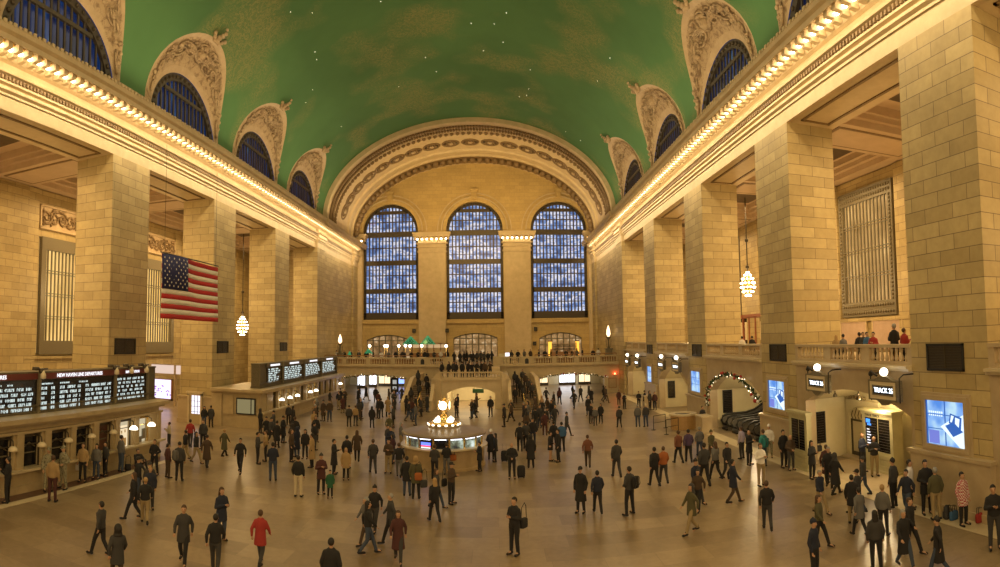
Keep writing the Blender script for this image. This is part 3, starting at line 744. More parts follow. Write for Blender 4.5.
def wall_board(x0,x1,Y,z0,z1,label):
    o=empty('notice_board',label,'board',((x0+x1)/2,Y,0)); w=(x1-x0)/2; f=MB()
    for (u0,u1,v0,v1) in ((-w-.05,w+.05,z0-.05,z0),(-w-.05,w+.05,z1,z1+.05),(-w-.05,-w,z0,z1),(w,w+.05,z0,z1)): f.box(u0,u1,-.07,.0,v0,v1)
    f.build('frame',M['black'],o); p=MB(); p.box(-w,w,-.04,0,z0,z1); q=p.build('panel',M['screen_dark'],o)
    g=MB()
    for k in range(12): g.box(-w+.05,w-.05,-.05,-.03,z0+(z1-z0)*(k+.5)/12-.01,z0+(z1-z0)*(k+.5)/12+.01)
    g.build('slat',M['bronze'],q)
wall_board(15.95,16.45,YR0+S-.08,.9,2.45,'tall dark board on the lit side wall of the nearest arch, behind the leaning woman')
wall_board(16.1,16.75,YR0+2*S-.08,1.05,2.6,'tall dark board on the wall left of the escalators, under the garland')
wall_board(15.9,16.5,YR0+3*S-.08,.9,2.4,'narrow dark board in the arch past the third right pillar')
# alcove spot lamps
proto=None
for k,y in enumerate((26.2,24.6,22.6,20.6)):
    b=MB(); b.smooth=True; b.tube([(0,0,.22),(0,0,0)],.03,5); b.lathe([(.03,0),(.1,-.1),(.12,-.2)],n=8); 
    if proto is None:
        o=b.build('spot_lamp',M['bronze']); l=MB(); l.lathe([(.1,-.19),(.02,-.2)],n=8); l.build('lens',M['globe'],o); reg(o); proto=o
    else: o=copy_tree(proto)
    o.location=(XR+.75,y,3.72); tag(o,'small spot lamp under the nearest arch, '+('leftmost of four','second from left of four','third from left of four','rightmost of four')[k],'spotlight','spot lamps under the nearest arch')
# ------------------------------------------------------------------ escalators
def escalator(yc,label):
    o=empty('escalator',label,'escalator',(15.6,yc,0))
    def path(off,z): # in x,z from newel to the upper end
        return [(.55,z),(1.9,z),(2.6,z+.15),(8.5,z+3.5)]
    b=MB(); P=[(0,-.0),(0,.12),(1.9,.12),(2.6,.27),(8.5,3.62),(8.5,3.0),(3.2,0)]
    b.prism([(x,z) for x,z in P],'y',-.42,.42); b.build('stair_truss',M['black'],o)
    st=MB()
    for i in range(15): x=2.1+i*.42; z=.14+max(0,(x-2.3))*.565; st.box(x,x+.42,-.4,.4,z,z+.2)
    st.build('steps',M['steel'],o)
    for s in (-1,1):
        w=MB(); w.prism([(.1,.0),(.1,.75),(.4,.95),(1.9,.95),(2.6,1.1),(8.5,4.45),(8.5,3.0),(3.2,.0)],'y',s*.48-.05,s*.48+.05); w.build('balustrade',M['steel'],o)
        h=MB(); h.smooth=True; h.tube([(.45,s*.48,.25),(.12,s*.48,.35),(.0,s*.48,.62),(.12,s*.48,.9),(.45,s*.48,1.02),(1.9,s*.48,1.02),(2.6,s*.48,1.17),(8.5,s*.48,4.52)],.085,8); h.build('handrail',M['rubber'],o)
escalator(39.2,'farthest escalator under the garlanded arch, next to the dark board')
escalator(37.4,'second escalator from the left under the garlanded arch')
escalator(35.6,'third escalator from the left under the garlanded arch')
escalator(33.8,'nearest escalator under the garlanded arch, beside the second pillar')
# ------------------------------------------------------------------ garlands
GR=plain('fir_green_needles',(.035,.07,.02),(.015,.035,.01),9,.8,0); ORN=mat('white_silver_ornament',(.7,.68,.62),.3); RED=mat('red_ornament',(.35,.02,.015),.35); FAIRY=emis('fairy_light',(1,.85,.6),5)
def garland(pts,label,r=.2,seed=1,step=.16,group='fir garlands over the arches'):
    g=random.Random(seed); o=None; P=[Vector(p) for p in pts]; Q=[]
    for a,c in zip(P,P[1:]):
        n=max(1,int((c-a).length/step)); Q+=[a+(c-a)*i/n for i in range(n)]
    Q.append(P[-1]); c=sum(P,Vector())/len(P)
    o=empty('fir_garland',label,'garland',c,group=group); b=MB()
    for q in Q:
        for k in range(6):
            d=Vector((g.gauss(0,1),g.gauss(0,1),g.gauss(0,1))).normalized()*r*g.uniform(.6,1.2); e=d.cross(Vector((g.gauss(0,1),g.gauss(0,1),g.gauss(0,1)))).normalized()*.05
            p=q-c; b.poly([p-e,p+e,p+d+e*.5,p+d-e*.5])
    b.build('fir_twigs',GR,o,fix=False)
    for nm,m,fr,rr in (('white_bauble',ORN,.45,.10),('red_bow',RED,.22,.12),('fairy_lights',FAIRY,.3,.035)):
        b=MB(); b.smooth=True
        for q in Q:
            if g.random()<fr:
                d=Vector((g.gauss(0,1),g.gauss(0,1),g.gauss(0,1))).normalized()*r*.8; b.ball(q-c+d,rr*g.uniform(.7,1.1),6,4)
        if b.v: z=b.build(nm,m,o); z['kind']='stuff'
    return o
ga,gc,gzs,gzc=ALC[1]; y0=YR0+PW+S
garland([(XR-.2,p[0],p[1]+.02) for p in seg_pts(y0+ga,y0+gc,gzs,gzc,20)]+[(XR-.2,y0+gc+.05,1.7)],'thick fir garland with white and red baubles over the escalator arch',.22,3)
# ------------------------------------------------------------------ hanging flag
fo=empty('hanging_flag','large stars and stripes flag hanging high in front of the left pillars','flag',(-18,31.7,9.7)); FY0,FY1,FZ0,FZ1=-3.5,3.5,-1.85,1.85
FRED=mat('flag_red',(.42,.02,.02),.8); FWH=mat('flag_white',(.72,.66,.56),.8); FBL=mat('flag_blue',(.012,.016,.09),.8)
def fp(u,v,e=0):
    return (e+.10*sin(u*7)+.05*sin(u*15+v*3),FY0+(FY1-FY0)*u,FZ0+(FZ1-FZ0)*v+.05*sin(u*5)*v)
def flag_part(u0,u1,v0,v1,m,name,e=0,nu=16):
    b=MB(); b.smooth=True; rs=[]
    for i in range(nu+1):
        u=u0+(u1-u0)*i/nu
        rs.append([fp(u,v0,e),fp(u,v1,e),fp(u,v1,e-.02),fp(u,v0,e-.02)])
    b.rings(rs); return b.build(name,m,fo)
for k in range(13): flag_part(0,1,k/13,(k+1)/13,FRED if k%2==0 else FWH,'red_stripe' if k%2==0 else 'white_stripe')
flag_part(0,.42,6/13,1,FBL,'canton',.03)
b=MB()
for r in range(9):
    n=6 if r%2==0 else 5
    for c in range(n):
        u=(.42/12)*(1+2*c+(r%2)); v=6/13+(7/13)*(r+1)/10; q=fp(u,v,.045); pts=[]
        for k in range(10):
            rr=.085 if k%2==0 else .036; a=PI/2+k*PI/5; pts.append((q[0],q[1]+rr*cos(a),q[2]+rr*sin(a)))
        b.poly(pts)
s_=b.build('stars',FWH,fo,fix=False); s_['kind']='stuff'
b=MB(); b.tube([(0,FY0-.1,FZ1+.06),(0,FY1+.1,FZ1+.06)],.04,6); b.build('pole',M['bronze'],fo)
for u in (FY0+.3,FY1-.3): b=MB(); b.tube([(0,u,FZ1+.06),(0,u,8.2)],.012,4); b.build('cable',M['black'],fo)
# ------------------------------------------------------------------ chandeliers
def chandelier(loc,ztop,label):
    o=empty('globe_chandelier',label,'chandelier',loc,group=None); b=MB(); b.smooth=True
    b.lathe([(.08,-.9),(.3,-.7),(.45,-.2),(.42,.3),(.25,.7),(.1,1.0)],n=12); b.build('body',M['brass'],o)
    l=MB(); l.smooth=True
    for z,r,n in ((-.95,.22,5),(-.62,.45,9),(-.25,.6,12),(.12,.6,12),(.48,.48,9),(.8,.3,6),(1.02,.12,3)):
        for k in range(n): a=2*PI*(k+.5*(int(z*10)%2))/n; l.ball((r*cos(a),r*sin(a),z),.085,6,4)
    q=l.build('bulbs',M['bulb2'],o); q['kind']='stuff'
    c=MB(); c.smooth=True; c.tube([(0,0,1.05),(0,0,ztop-loc[2])],.045,6)
    for z in (1.5,3.8): c.ball((0,0,z),.17,8,5)
    c.build('rod',M['bronze'],o)
M['bulb2']=emis('chandelier_bulb',(1,.78,.45),14)
chandelier((20.9,46,10.9),18.4,'glowing chandelier hanging in the opening past the second right pillar')
chandelier((-27.3,59.6,8.1),18.4,'glowing chandelier low behind the left pillars, right of the flag')
chandelier((21.2,59.5,10.9),18.4,'chandelier hidden far along the right aisle')
# ------------------------------------------------------------------ ticket booths on the left
CRY=emis('booth_interior_glow',(1,.85,.55),.55)
def shade_lamp(X,Y,Z,label,lit=True,group='bracket lamps of the ticket windows'):
    o=empty('bracket_lamp',label,'lamp',(X,Y,Z),group=group)
    b=MB(); b.smooth=True; b.tube([(-.35,0,.45),(-.1,0,.5),(.12,0,.4),(.15,0,.18)],.03,5); b.build('arm',M['bronze'],o)
    s=MB(); s.smooth=True; s.lathe([(.22,0),(.2,.1),(.1,.19),(.04,.2)],cx=.15,n=12); s.build('lamp_shade',M['globe'] if lit else M['cream'],o)
def booth(name,label,Xf,Xb,ya,yb,zr,windows,end_face,ZZ=(1.05,1.08,1.2,2.62)):
    q0,q1,q2,q3=ZZ
    o=empty(name,label,'ticket booth',(Xf,(ya+yb)/2,0)); oy=(ya+yb)/2; A,B=ya-oy,yb-oy; D=Xb-Xf  # D negative
    b=MB(); b.box(-.35,D,A,B,0,q0); b.box(-.1,D,A,B,q3,zr-.1)
    for (e,z0,z1) in ((.12,q3+.08,q3+.18),(.2,zr-.32,zr-.2),(.38,zr-.2,zr)): b.box(e,D,A-e,B+e,z0,z1)
    b.box(-1.2,D,A,B,q0-.02,q3+.08)
    b.build('body',M['booth'],o)
    l=MB(); l.box(.28,-.45,A,B+.2,q1,q2); l.build('counter',M['floor_edge'],o)
    base=MB(); base.box(.05,-.3,A,B+.03,0,.35); base.box(.0,-.3,A,B,.35,q1); base.build('base',M['booth'],o)
    edges=[A]
    for (w0,w1,kind) in windows:
        y0,y1=w0-oy,w1-oy
        p=MB(); p.box(0,-1.2,edges[-1],y0,q2,q3+.08)
        mid=(edges[-1]+y0)/2
        if y0-edges[-1]>.3: p.box(.08,0,mid-.16,mid+.16,q2,q3+.08); p.box(.12,0,mid-.2,mid+.2,q2,q2+.12); p.box(.12,0,mid-.2,mid+.2,q3-.07,q3+.08)
        p.build('pilaster',M['booth'],o)
        f=MB(); f.box(-.1,-.16,y0,y1,q3-.12,q3); f.box(-.1,-.16,y0,y0+.06,q2,q3-.12); f.box(-.1,-.16,y1-.06,y1,q2,q3-.12); f.box(-.1,-.14,y0+.06,y1-.06,q3-.47,q3-.43)
        f.build('window_frame',M['brass'] if kind=='lit' else M['bronze'],o)
        g=MB(); g.box(-.3,-.34,y0,y1,q2,q3)
        g.build('door' if kind=='door' else 'ticket_window',{'lit':CRY,'dark':M['screen_dark'],'door':M['redmarble'],'poster':CRY}[kind],o)
        if kind in('dark','door'):
            q=MB()
            for t in (0,1): q.box(-.26,-.3,y0+.1,y1-.1,q2+.55+.35*t,q2+.6+.35*t)
            q.tube([(-.24,y0+.15,q3-.6),(-.24,(y0+y1)/2,q3-.4),(-.24,y1-.15,q3-.6)],.03,4); q.build('scrollwork',M['bronze_mid'],o)
        if kind=='lit':
            q=MB(); q.box(-.2,-.28,y0+.3,y0+.55,q2,q2+.3); q.box(-.2,-.26,y0+.6,y1-.1,q2+.15,q2+.7); q.build('screen',M['steel'],o)
        edges.append(y1)
    p=MB(); p.box(0,-1.2,edges[-1],B,q2,q3+.08); p.box(.08,0,B-.35,B-.01,q2,q3+.08); p.build('pilaster',M['booth'],o)
    if end_face:
        e=MB(); n=abs(D)
        for (x0,x1,z0,z1) in end_face: e.box(x0-Xf,x1-Xf,A-.1,A+.02,z0,z1)
        e.build('end_panel',M['booth'],o)
    return o
M['canopy']=plain('dark_brown_canopy_stone',(.24,.17,.09),(.17,.12,.06),1.5,.35,0)
M['booth']=plain('booth_marble',(.44,.34,.19),(.34,.26,.14),1.5,.4,0)
ZC1=(.86,.94,1.04,2.45)
w1=[(9.36, 10.4, 'dark'), (11.13, 12.17, 'dark'), (12.79, 13.83, 'dark'), (14.56, 15.6, 'dark'), (16.28, 17.32, 'dark'), (17.99, 19.03, 'dark'), (19.71, 20.8, 'dark'), (21.42, 22.46, 'dark'), (23.14, 24.18, 'door'), (24.89, 25.95, 'poster'), (26.62, 27.61, 'lit')]
booth('ticket_booth','long marble ticket booth along the left edge, under the near departure board',-18.2,-21.5,8,28.7,3.2,w1,None,ZC1)
for i,(y0,y1,k) in enumerate(w1[4:]):
    lab=['unlit lamp shade over a dark ticket window, nearest to the left edge','unlit lamp shade over the second dark window from the left','unlit lamp shade over the third dark window from the left','unlit lamp shade over the dark window left of the booth door','unlit lamp shade above the dark red booth door','white glowing lamp shade beside the tall poster in the near booth','white glowing lamp shade at the far end of the near booth'][i]
    shade_lamp(-18.05,(y0+y1)/2+.25,1.93,lab,k in('lit','poster'))
po=empty('wall_poster','white poster with two figures leaning in the lit window of the near booth','poster',(-18.32,25.32,.98)); b=MB(); b.prism([(-.38,0),(.38,0),(.34,1.15),(-.42,1.15)],'x',-.03,.0); b.build('sheet',emis('poster_white',(1,.8,.5),.9),po)
b=MB(); b.box(.0,.02,-.2,-.12,.75,.9); b.box(.0,.02,.1,.18,.78,.93); b.box(0,.02,-.25,.25,.1,.5); b.build('print',mat('poster_ink',(.35,.22,.08),.6,0,(.5,.3,.1),.3),po)
w2=[(44.0,44.8,'dark'),(45.3,46.1,'lit'),(47.1,47.9,'lit'),(49.0,49.8,'lit'),(50.8,51.6,'dark'),(52.7,53.5,'lit'),(54.5,55.3,'lit'),(56.3,57.1,'dark'),(58.2,59.0,'dark'),(60.0,60.8,'dark'),(61.9,62.8,'lit')]
bo=booth('ticket_booth','far marble ticket booth with glowing lamps and a queue of people in front',-17.4,-21.5,41.4,64.5,2.9,w2,[(-21.5,-20.6,0,2.5),(-20.5,-19.6,.95,2.4),(-19.4,-17.5,.0,.9)])
b=MB(); b.box(-1.95,-.35,-11.66,-11.55,1.0,2.25); 
b.build('side_window',M['black'],bo); b=MB(); b.box(-1.85,-.75,-11.70,-11.66,1.1,2.15); b.box(-.65,-.45,-11.70,-11.66,1.1,2.15); b.build('side_window_pane',emis('dim_booth_room',(.5,.42,.2),.45),bo)
lb=['first glowing lamp of the far ticket booth, nearest the viewer','second glowing lamp of the far ticket booth','third glowing lamp of the far ticket booth','fourth glowing lamp of the far ticket booth, after a gap','fifth glowing lamp of the far ticket booth','last glowing lamp of the far ticket booth, beside the garlanded opening']
for i,y in enumerate((45.1,47.0,48.9,52.6,54.3,63.2)): shade_lamp(-17.2,y,1.80-.0,lb[i],True,'lamps of the far ticket booth')
# ------------------------------------------------------------------ departure boards
HDR=M['maroon']
def led_row(b,y0,y1,z,h,g,x,wmin=.18,wmax=.7,gap=.09):
    # words of small bright letters in one row
    y=y0
    while y<y1-.1:
        w=min(g.uniform(wmin,wmax),y1-y); n=max(1,int(w/.085))
        for k in range(n):
            a=y+k*.085; t=g.random()
            if t<.35: b.box(x,x+.01,a,a+.055,z,z+h)
            elif t<.6: b.box(x,x+.01,a,a+.02,z,z+h); b.box(x,x+.01,a,a+.055,z+h*.7,z+h)
            elif t<.8: b.box(x,x+.01,a+.02,a+.04,z,z+h); b.box(x,x+.01,a,a+.055,z,z+h*.25)
            else: b.box(x,x+.01,a,a+.055,z+h*.4,z+h*.65); b.box(x,x+.01,a+.035,a+.055,z,z+h)
        y+=w+gap*g.uniform(.8,2.6)
def board(name,label,X,ya,yb,z0,z1,panels,group='departure boards'):
    o=empty(name,label,'departure board',(X,(ya+yb)/2,z0),group=group); oy=(ya+yb)/2; H=z1-z0
    b=MB(); b.box(-.02,-.75,ya-oy,yb-oy,0,H); b.box(.06,-.8,ya-oy,yb-oy,-.0,.1); b.box(.06,-.8,ya-oy,yb-oy,H-.06,H+.02)
    b.box(.12,.0,ya-oy,yb-oy,.32,.37); b.build('cabinet',M['board'],o)
    g=random.Random(int(ya))
    for (p0,p1,title,mode) in panels:
        q0,q1=p0-oy,p1-oy
        s=MB(); s.box(0,.02,q0+.1,q1-.1,.42,H-.34); s.build('screen',M['screen_dark'],o)
        h=MB(); h.box(0,.07,q0,q1,H-.32,H-.05); h.build('header',HDR if mode!='far' else M['board'],o)
        if title:
            text(title,.24 if mode!='info' else .19,M['white_text'],(.085,(q0+q1)/2,H-.26),(0,1,0),(0,0,1),o,'lettering',align='CENTER',bold=.006)
        else:
            t=MB(); t.box(.07,.09,(q0+q1)/2-min(1.2,(q1-q0)*.28),(q0+q1)/2+min(1.2,(q1-q0)*.28),H-.25,H-.1); t.build('title_strip',M['white_text'],o)
        r=MB(); rows=5 if mode!='far' else 6; z=H-.62
        if mode=='dep':
            led_row(r,q0+.2,q1-1.6,z+.04,.07,g,.03,.3,.9,.3); 
            for k in range(rows):
                z-=.225
                for (c0,c1) in ((.15,.6),(.85,1.15),(1.45,3.0),(3.35,q1-q0-.3)): 
                    if q0+c0<q1-.3: led_row(r,q0+c0,min(q1-.2,q0+c1),z+.03,.13,g,.03,.3,.7,.05)
        elif mode=='info':
            for k in range(6): led_row(r,q0+.2+.1*(k%2),q1-.3,z-.0,.11,g,.03,.2,.5,.07); z-=.205
        else:
            for k in range(7): led_row(r,q0+.5,q1-.5-g.uniform(0,.8),z+.06,.11,g,.03,.3,.9,.12); z-=.17
        q=r.build('led_text',M['led'],o); q['kind']='stuff'
    for (p0,p1,_,_) in panels:
        f=MB(); f.box(0,.12,p1-oy-.09,p1-oy+.09,0,H); f.build('post',M['bronze_mid'],o)
    f=MB()
    for k in range(9): f.box(-.7+.08*k,-.66+.08*k,ya-oy-.03,ya-oy,0,H); f.box(-.7+.08*k,-.66+.08*k,yb-oy,yb-oy+.03,0,H)
    f.build('end_ribs',M['bronze_mid'],o)
    return o
M['board']=plain('dark_olive_bronze',(.11,.09,.05),(.07,.055,.03),4,.45,0)
board('departure_board','long near departure board with a dark red header on the left booth roof',-18.9,9,29.15,3.2,5.06,[(12.4,19.45,'HARLEM LINE DEPARTURES','dep'),(19.45,25.22,'NEW HAVEN LINE DEPARTURES','dep'),(25.22,28.29,'INFORMATION','info')])
board('departure_board','far departure board of four lit panels on the booth by the queue',-17.95,42.6,65.2,2.92,4.8,[(43.8,47.5,None,'far'),(47.5,53.2,None,'far'),(53.2,58.8,None,'far'),(58.8,64.6,None,'far')])
# small cameras and speakers on top of the near board
cp=None
for y,lab in ((19.34,'small camera on the near departure board, above its left post'),(24.86,'small camera on the near departure board, left of the information panel'),(27.66,'small camera on the near departure board, at its right end'),(26.2,'small camera just right of the middle post of the near board')):
    if cp is None:
        b=MB(); b.smooth=True; b.ball((.1,0,.02),.14,8,6); b.tube([(0,-.5,.1),(0,.5,.1)],.04,5); b.box(-.15,.1,-.35,-.15,.05,.2); o=b.build('security_camera',M['bronze']); k=MB(); k.smooth=True; k.lathe([(.04,.05),(.13,-.15),(.13,-.3),(.02,-.34)],cx=.2,n=8); k.build('camera_head',M['cream'],o); reg(o); cp=o
    else: o=copy_tree(cp)
    o.location=(-18.7,y,5.11); tag(o,lab,'camera','cameras on the near departure board')
# doorway in the foot of the left pillar, passage screen
o=empty('lit_doorway','narrow white-lit door in the foot of the left pillar behind the flag','door',(XL-1.3,YL0+2*S-.28,0)); b=MB()
for (a,c,z0,z1) in ((-.65,-.5,0,2.35),(.5,.65,0,2.35),(-.65,.65,2.2,2.35)): b.box(a,c,-.12,.1,z0,z1)
b.box(-.75,.75,-.16,.05,2.35,2.5); b.build('frame',M['floor_edge'],o); b=MB(); b.box(-.3,.5,-.03,.0,.75,2.2); b.build('glass',emis('white_door_glass',(.95,.9,1),1.3),o); b=MB(); b.box(-.5,-.3,-.05,.02,0,2.2); b.box(-.3,.5,-.05,.02,0,.75)
b.build('door_leaf',M['booth'],o); b=MB()
for k in range(3): b.box(-.3,.5,-.06,-.02,.9+.42*k,.93+.42*k)
for k in range(2): b.box(-.05+.27*k,-.02+.27*k,-.06,-.02,.75,2.2)
b.build('glazing_bars',M['black'],o)
o=empty('advertising_screen','pink and white lit screen in the passage between booth and pillar on the left','screen',(-32.2,50,0)); b=MB(); b.box(-1.3,1.7,-.1,0,.7,2.55); b.build('display',emis('pale_pink_screen',(.80,.72,1),1.5),o)
b=MB(); g=random.Random(8)
for k in range(40): x=g.uniform(-1.2,1.6); z=g.uniform(.8,1.9); b.box(x,x+.12,-.12,-.1,z,z+.12)
b.build('picture',emis('violet_print',(.4,.15,.7),.9),o); b=MB(); b.box(-1.5,1.9,-.06,.1,.55,.7); b.box(-1.5,1.9,-.06,.1,2.55,2.62); b.box(-1.5,-1.3,-.06,.1,.55,2.62); b.box(1.7,1.9,-.06,.1,.55,2.62); b.build('frame',M['wood'],o)
o=empty('lit_sign','pale lit fascia above the pink screen in the left passage','sign',(-31.8,50.2,0)); b=MB(); b.box(-2,3.4,-.1,.1,3.15,4.0); b.build('panel',emis('pale_lit_fascia',(1,.75,.62),.8),o); b=MB(); b.box(-2.1,3.5,-.14,.12,4.0,4.08); b.box(-2.1,3.5,-.14,.12,3.07,3.15); b.box(1.55,1.75,-.16,.12,0,4.05); b.build('frame',M['marble'],o)
# ------------------------------------------------------------------ information booth with the four-faced clock
IX,IY=-2.95,32.7; RB=2.28
io=empty('information_booth','round marble information booth with lit glass windows in the middle of the floor','information booth',(IX,IY,0))
b=MB(); b.smooth=False; n=32; b.lathe([(RB-.02,0),(RB-.02,.12),(RB-.1,.14),(RB-.1,1.02)],n=n); b.build('base',M['marble_warm'] if 'marble_warm' in M else M['booth'],io)
b=MB(); b.lathe([(RB-.12,1.02),(RB+.1,1.05),(RB+.1,1.12),(RB-.15,1.14)],n=n); b.build('counter',M['floor_edge'],io)
b=MB(); b.lathe([(RB-.2,1.66),(RB+.03,1.68),(RB+.05,1.76),(RB-.1,1.82),(RB-.9,1.92),(.9,2.0),(.86,2.12),(.3,2.14)],n=48); b.build('canopy',M['canopy'],io)
glass=pane_mat('lit_kiosk_window',[(.35,(.02,.02,.02)),(.5,(.16,.17,.10)),(.62,(.5,.6,.5)),(.75,(.85,.95,.9))],2.2,.9)
NW=16
for k in range(NW):
    a0=2*PI*k/NW-PI/2-PI/NW; a1=a0+2*PI/NW; R=RB-.22
    def pt(a,r,z): return (r*cos(a),r*sin(a),z)
    f=MB(); f.prism([(R*cos(a0)+.0,R*sin(a0)),((R+.08)*cos(a0),(R+.08)*sin(a0)),((R+.08)*cos(a0+.04),(R+.08)*sin(a0+.04)),(R*cos(a0+.04),R*sin(a0+.04))],'z',1.12,1.68); f.build('mullion',M['brass'],io)
    g=MB(); g.poly([pt(a0,R,1.13),pt(a1,R,1.13),pt(a1,R,1.6),pt(a0,R,1.6)]); g.poly([pt(a1,R-.03,1.13),pt(a0,R-.03,1.13),pt(a0,R-.03,1.6),pt(a1,R-.03,1.6)])
    if k==15:
        w=g.build('ticket_window',M['screen_dark'],io,fix=False); s=MB()
        for c,(m0,m1) in enumerate(((.30,.62),(.12,.30),(.0,.12))):
            s.mi=c; aa,ab=a0+.06,a1-.06; z0,z1=1.16+.30*m0/.62,1.16+.30*m1/.62; s.poly([pt(aa,R+.02,z0),pt(ab,R+.02,z0),pt(ab,R+.02,z1),pt(aa,R+.02,z1)])
        s.build('info_screen',[emis('screen_blue',(.12,.2,1),1.8),emis('screen_red',(1,.08,.12),1.5),emis('screen_pale',(.8,1,.9),1.4)],w,fix=False)
    else: g.build('ticket_window',M['screen_dark'] if k==0 else glass,io,fix=False)
    t=MB(); t.box(-.30,.30,-.04,.04,-.03,.03); q=t.build('strip_light',M['cool_tube'],io); am=(a0+a1)/2; q.location=(R*cos(am)*1.03,R*sin(am)*1.03,1.64); q.rotation_euler=(0,0,am+PI/2)
b=MB(); b.smooth=True; b.lathe([(.85,2.1),(.88,2.22),(.8,2.28)],n=24)
b.build('lamp_ring',M['brass'],io); b=MB(); b.lathe([(.81,2.14),(.86,2.2),(.81,2.24)],n=24,cap=False); 
for k in range(14): a=2*PI*k/14; b.box(.84*cos(a)-.07,.84*cos(a)+.07,.84*sin(a)-.07,.84*sin(a)+.07,2.13,2.21)
b.build('ring_light',M['globe'],io)
co=empty('ball_clock','brass ball clock with glowing white faces on top of the round booth','clock',(IX,IY,2.14))
b=MB(); b.smooth=True; b.lathe([(.42,0),(.4,.12),(.24,.2),(.2,.3),(.26,.42),(.16,.5),(.13,.62),(.22,.68),(.1,.74)],n=16); b.build('pedestal',M['brass'],co)
b=MB(); b.smooth=True; b.ball((0,0,1.03),.27,16,10); b.lathe([(.03,1.28),(.09,1.34),(.06,1.42),(.01,1.5)],n=10)
for s in range(4): 
    a=s*PI/2+PI/4; b.tube([(.30*cos(a)*sin(t),.30*sin(a)*sin(t),1.03-.33*cos(t)) for t in [PI*i/10 for i in range(11)]],.035,6)
b.build('ball',M['brass'],co)
for s in range(4):
    a=s*PI/2-PI/2-.12; f=MB(); f.smooth=False; cx,cy=.25*cos(a),.25*sin(a); q=MB()
    q.lathe([(.235,0),(.235,.05),(.02,.055)],n=20); fo_=q.build('clock_face',M['globe'],co); fo_.location=(cx,cy,1.03); fo_.rotation_euler=(0,PI/2,a)
    h=MB(); h.box(-.012,.012,-.01,.13,.06,.07); h.box(-.09,.01,-.012,.012,.06,.07); h.build('hands',M['black'],fo_)
    q=MB(); q.lathe([(.235,-.01),(.27,.0),(.27,.06),(.235,.07)],n=20,cap=False); r_=q.build('bezel',M['brass'],fo_)
# four round lamps about the foot of the clock
for s in range(4):
    a=s*PI/2+PI/4; o=empty('globe_cluster',['cluster of globe lamps at the back left of the clock','cluster of globe lamps at the back right of the clock','cluster of globe lamps left of the clock foot','cluster of globe lamps right of the clock foot'][[1,0,2,3][s]],'lamp',(IX+.5*cos(a),IY+.5*sin(a),2.14),group='globe lamps about the clock')
    b=MB(); b.smooth=True; b.lathe([(.1,0),(.05,.1),(.04,.2)],n=8); b.build('stem',M['brass'],o); b=MB(); b.smooth=True
    for (x,y,z) in ((0,0,.32),(.14,0,.22),(-.14,0,.22),(0,.14,.22),(0,-.14,.22)): b.ball((x*.8,y*.8,z),.075,8,6)
    b.build('globes',M['globe'],o)
# ------------------------------------------------------------------ small round desk and barriers by the right wall
o=empty('round_desk','round wooden information desk with a pale top by the right wall','desk',(13.25,41.3,0)); b=MB(); b.lathe([(.92,0),(.92,1.0)],n=24); 
b.build('drum',M['wood_light'] if 'wood_light' in M else M['wood'],o); b=MB(); b.lathe([(1.0,.98),(1.0,1.1),(.62,1.1),(.6,1.0)],n=28,cap=False); b.build('top',M['floor_edge'],o); b=MB(); b.lathe([(.6,1.02),(.02,1.0)],n=20); b.build('inner_shelf',M['black'],o)
for i,(x,y,lab) in enumerate(((11.9,39.6,'black metal barrier left of the round desk, front one'),(11.6,41.8,'black metal barrier left of the round desk, back one'))):
    o=empty('metal_barrier',lab,'barrier',(x,y,0),.5); b=MB()
    for s in (-.6,.6): b.tube([(s,0,0),(s,0,1.0)],.025,6); b.box(s-.12,s+.12,-.12,.12,0,.03)
    b.build('post',M['black'],o); b=MB(); b.tube([(-.6,0,1.0),(.6,0,1.0)],.025,6); b.tube([(-.6,0,.5),(.6,0,.5)],.015,6); b.build('rail',M['black'],o)
# stone plinth boxes beside the desk
for (x0,x1,y0,y1,lab) in ((13.6,14.35,38.2,39.4,'pale stone block against the pillar foot beside the round desk'),(13.6,14.35,54.0,54.9,'pale stone block against the farthest pillar foot on the right')):
    o=empty('stone_block',lab,'stone block',((x0+x1)/2,(y0+y1)/2,0)); b=MB(); w=(x1-x0)/2; d=(y1-y0)/2; b.box(-w,w,-d,d,0,1.1); b.build('block',M['marble'],o); b=MB(); b.box(-w-.06,w+.06,-d-.06,d+.06,1.1,1.2); b.build('cap',M['floor_edge'],o)
# ------------------------------------------------------------------ west balcony, stairs, restaurant
YB=71.0; ZF=3.55
b=MB(); b.box(XL,XR,YB+.3,YE,3.2,ZF); struct(b.build('floor_balcony_end',M['marble']))
def farwall(b,x0,x1,z0,z1,ops,y0=YB,y1=YB+.6):
    pts=[(x0,z0),(x0,z1),(x1,z1),(x1,z0)]
    for (a,c,zs,zc) in sorted(ops,reverse=True):
        pts+= [(c,z0)]+seg_pts(a,c,zs,zc)[::-1]+[(a,z0)]
    b.prism(pts,'y',y0,y1)
b=MB(); farwall(b,XL,-9.0,0,3.5,[(-18.7,-11.2,1.85,2.35)]); farwall(b,4.1,XR,0,3.5,[(5.1,12.9,1.85,2.35)]); b.box(-9.0,4.1,YB,YB+.6,0,3.5)
for (a,c) in ((XL,-5.3),(-.5,XR)): b.box(a,c,YB-.3,YB+.6,3.42,3.6); b.box(a,c,YB-.15,YB+.6,3.3,3.42)
b.box(-6.2,-5.3,YB-.1,YB+.4,3.5,4.6); b.box(-.5,.4,YB-.1,YB+.4,3.5,4.6)
b.box(-9.6,-8.3,YB-.1,YB+.35,3.5,4.56); b.box(2.9,4.2,YB-.1,YB+.35,3.5,4.56)
struct(b.build('wall_balcony_end',M['booth2']))
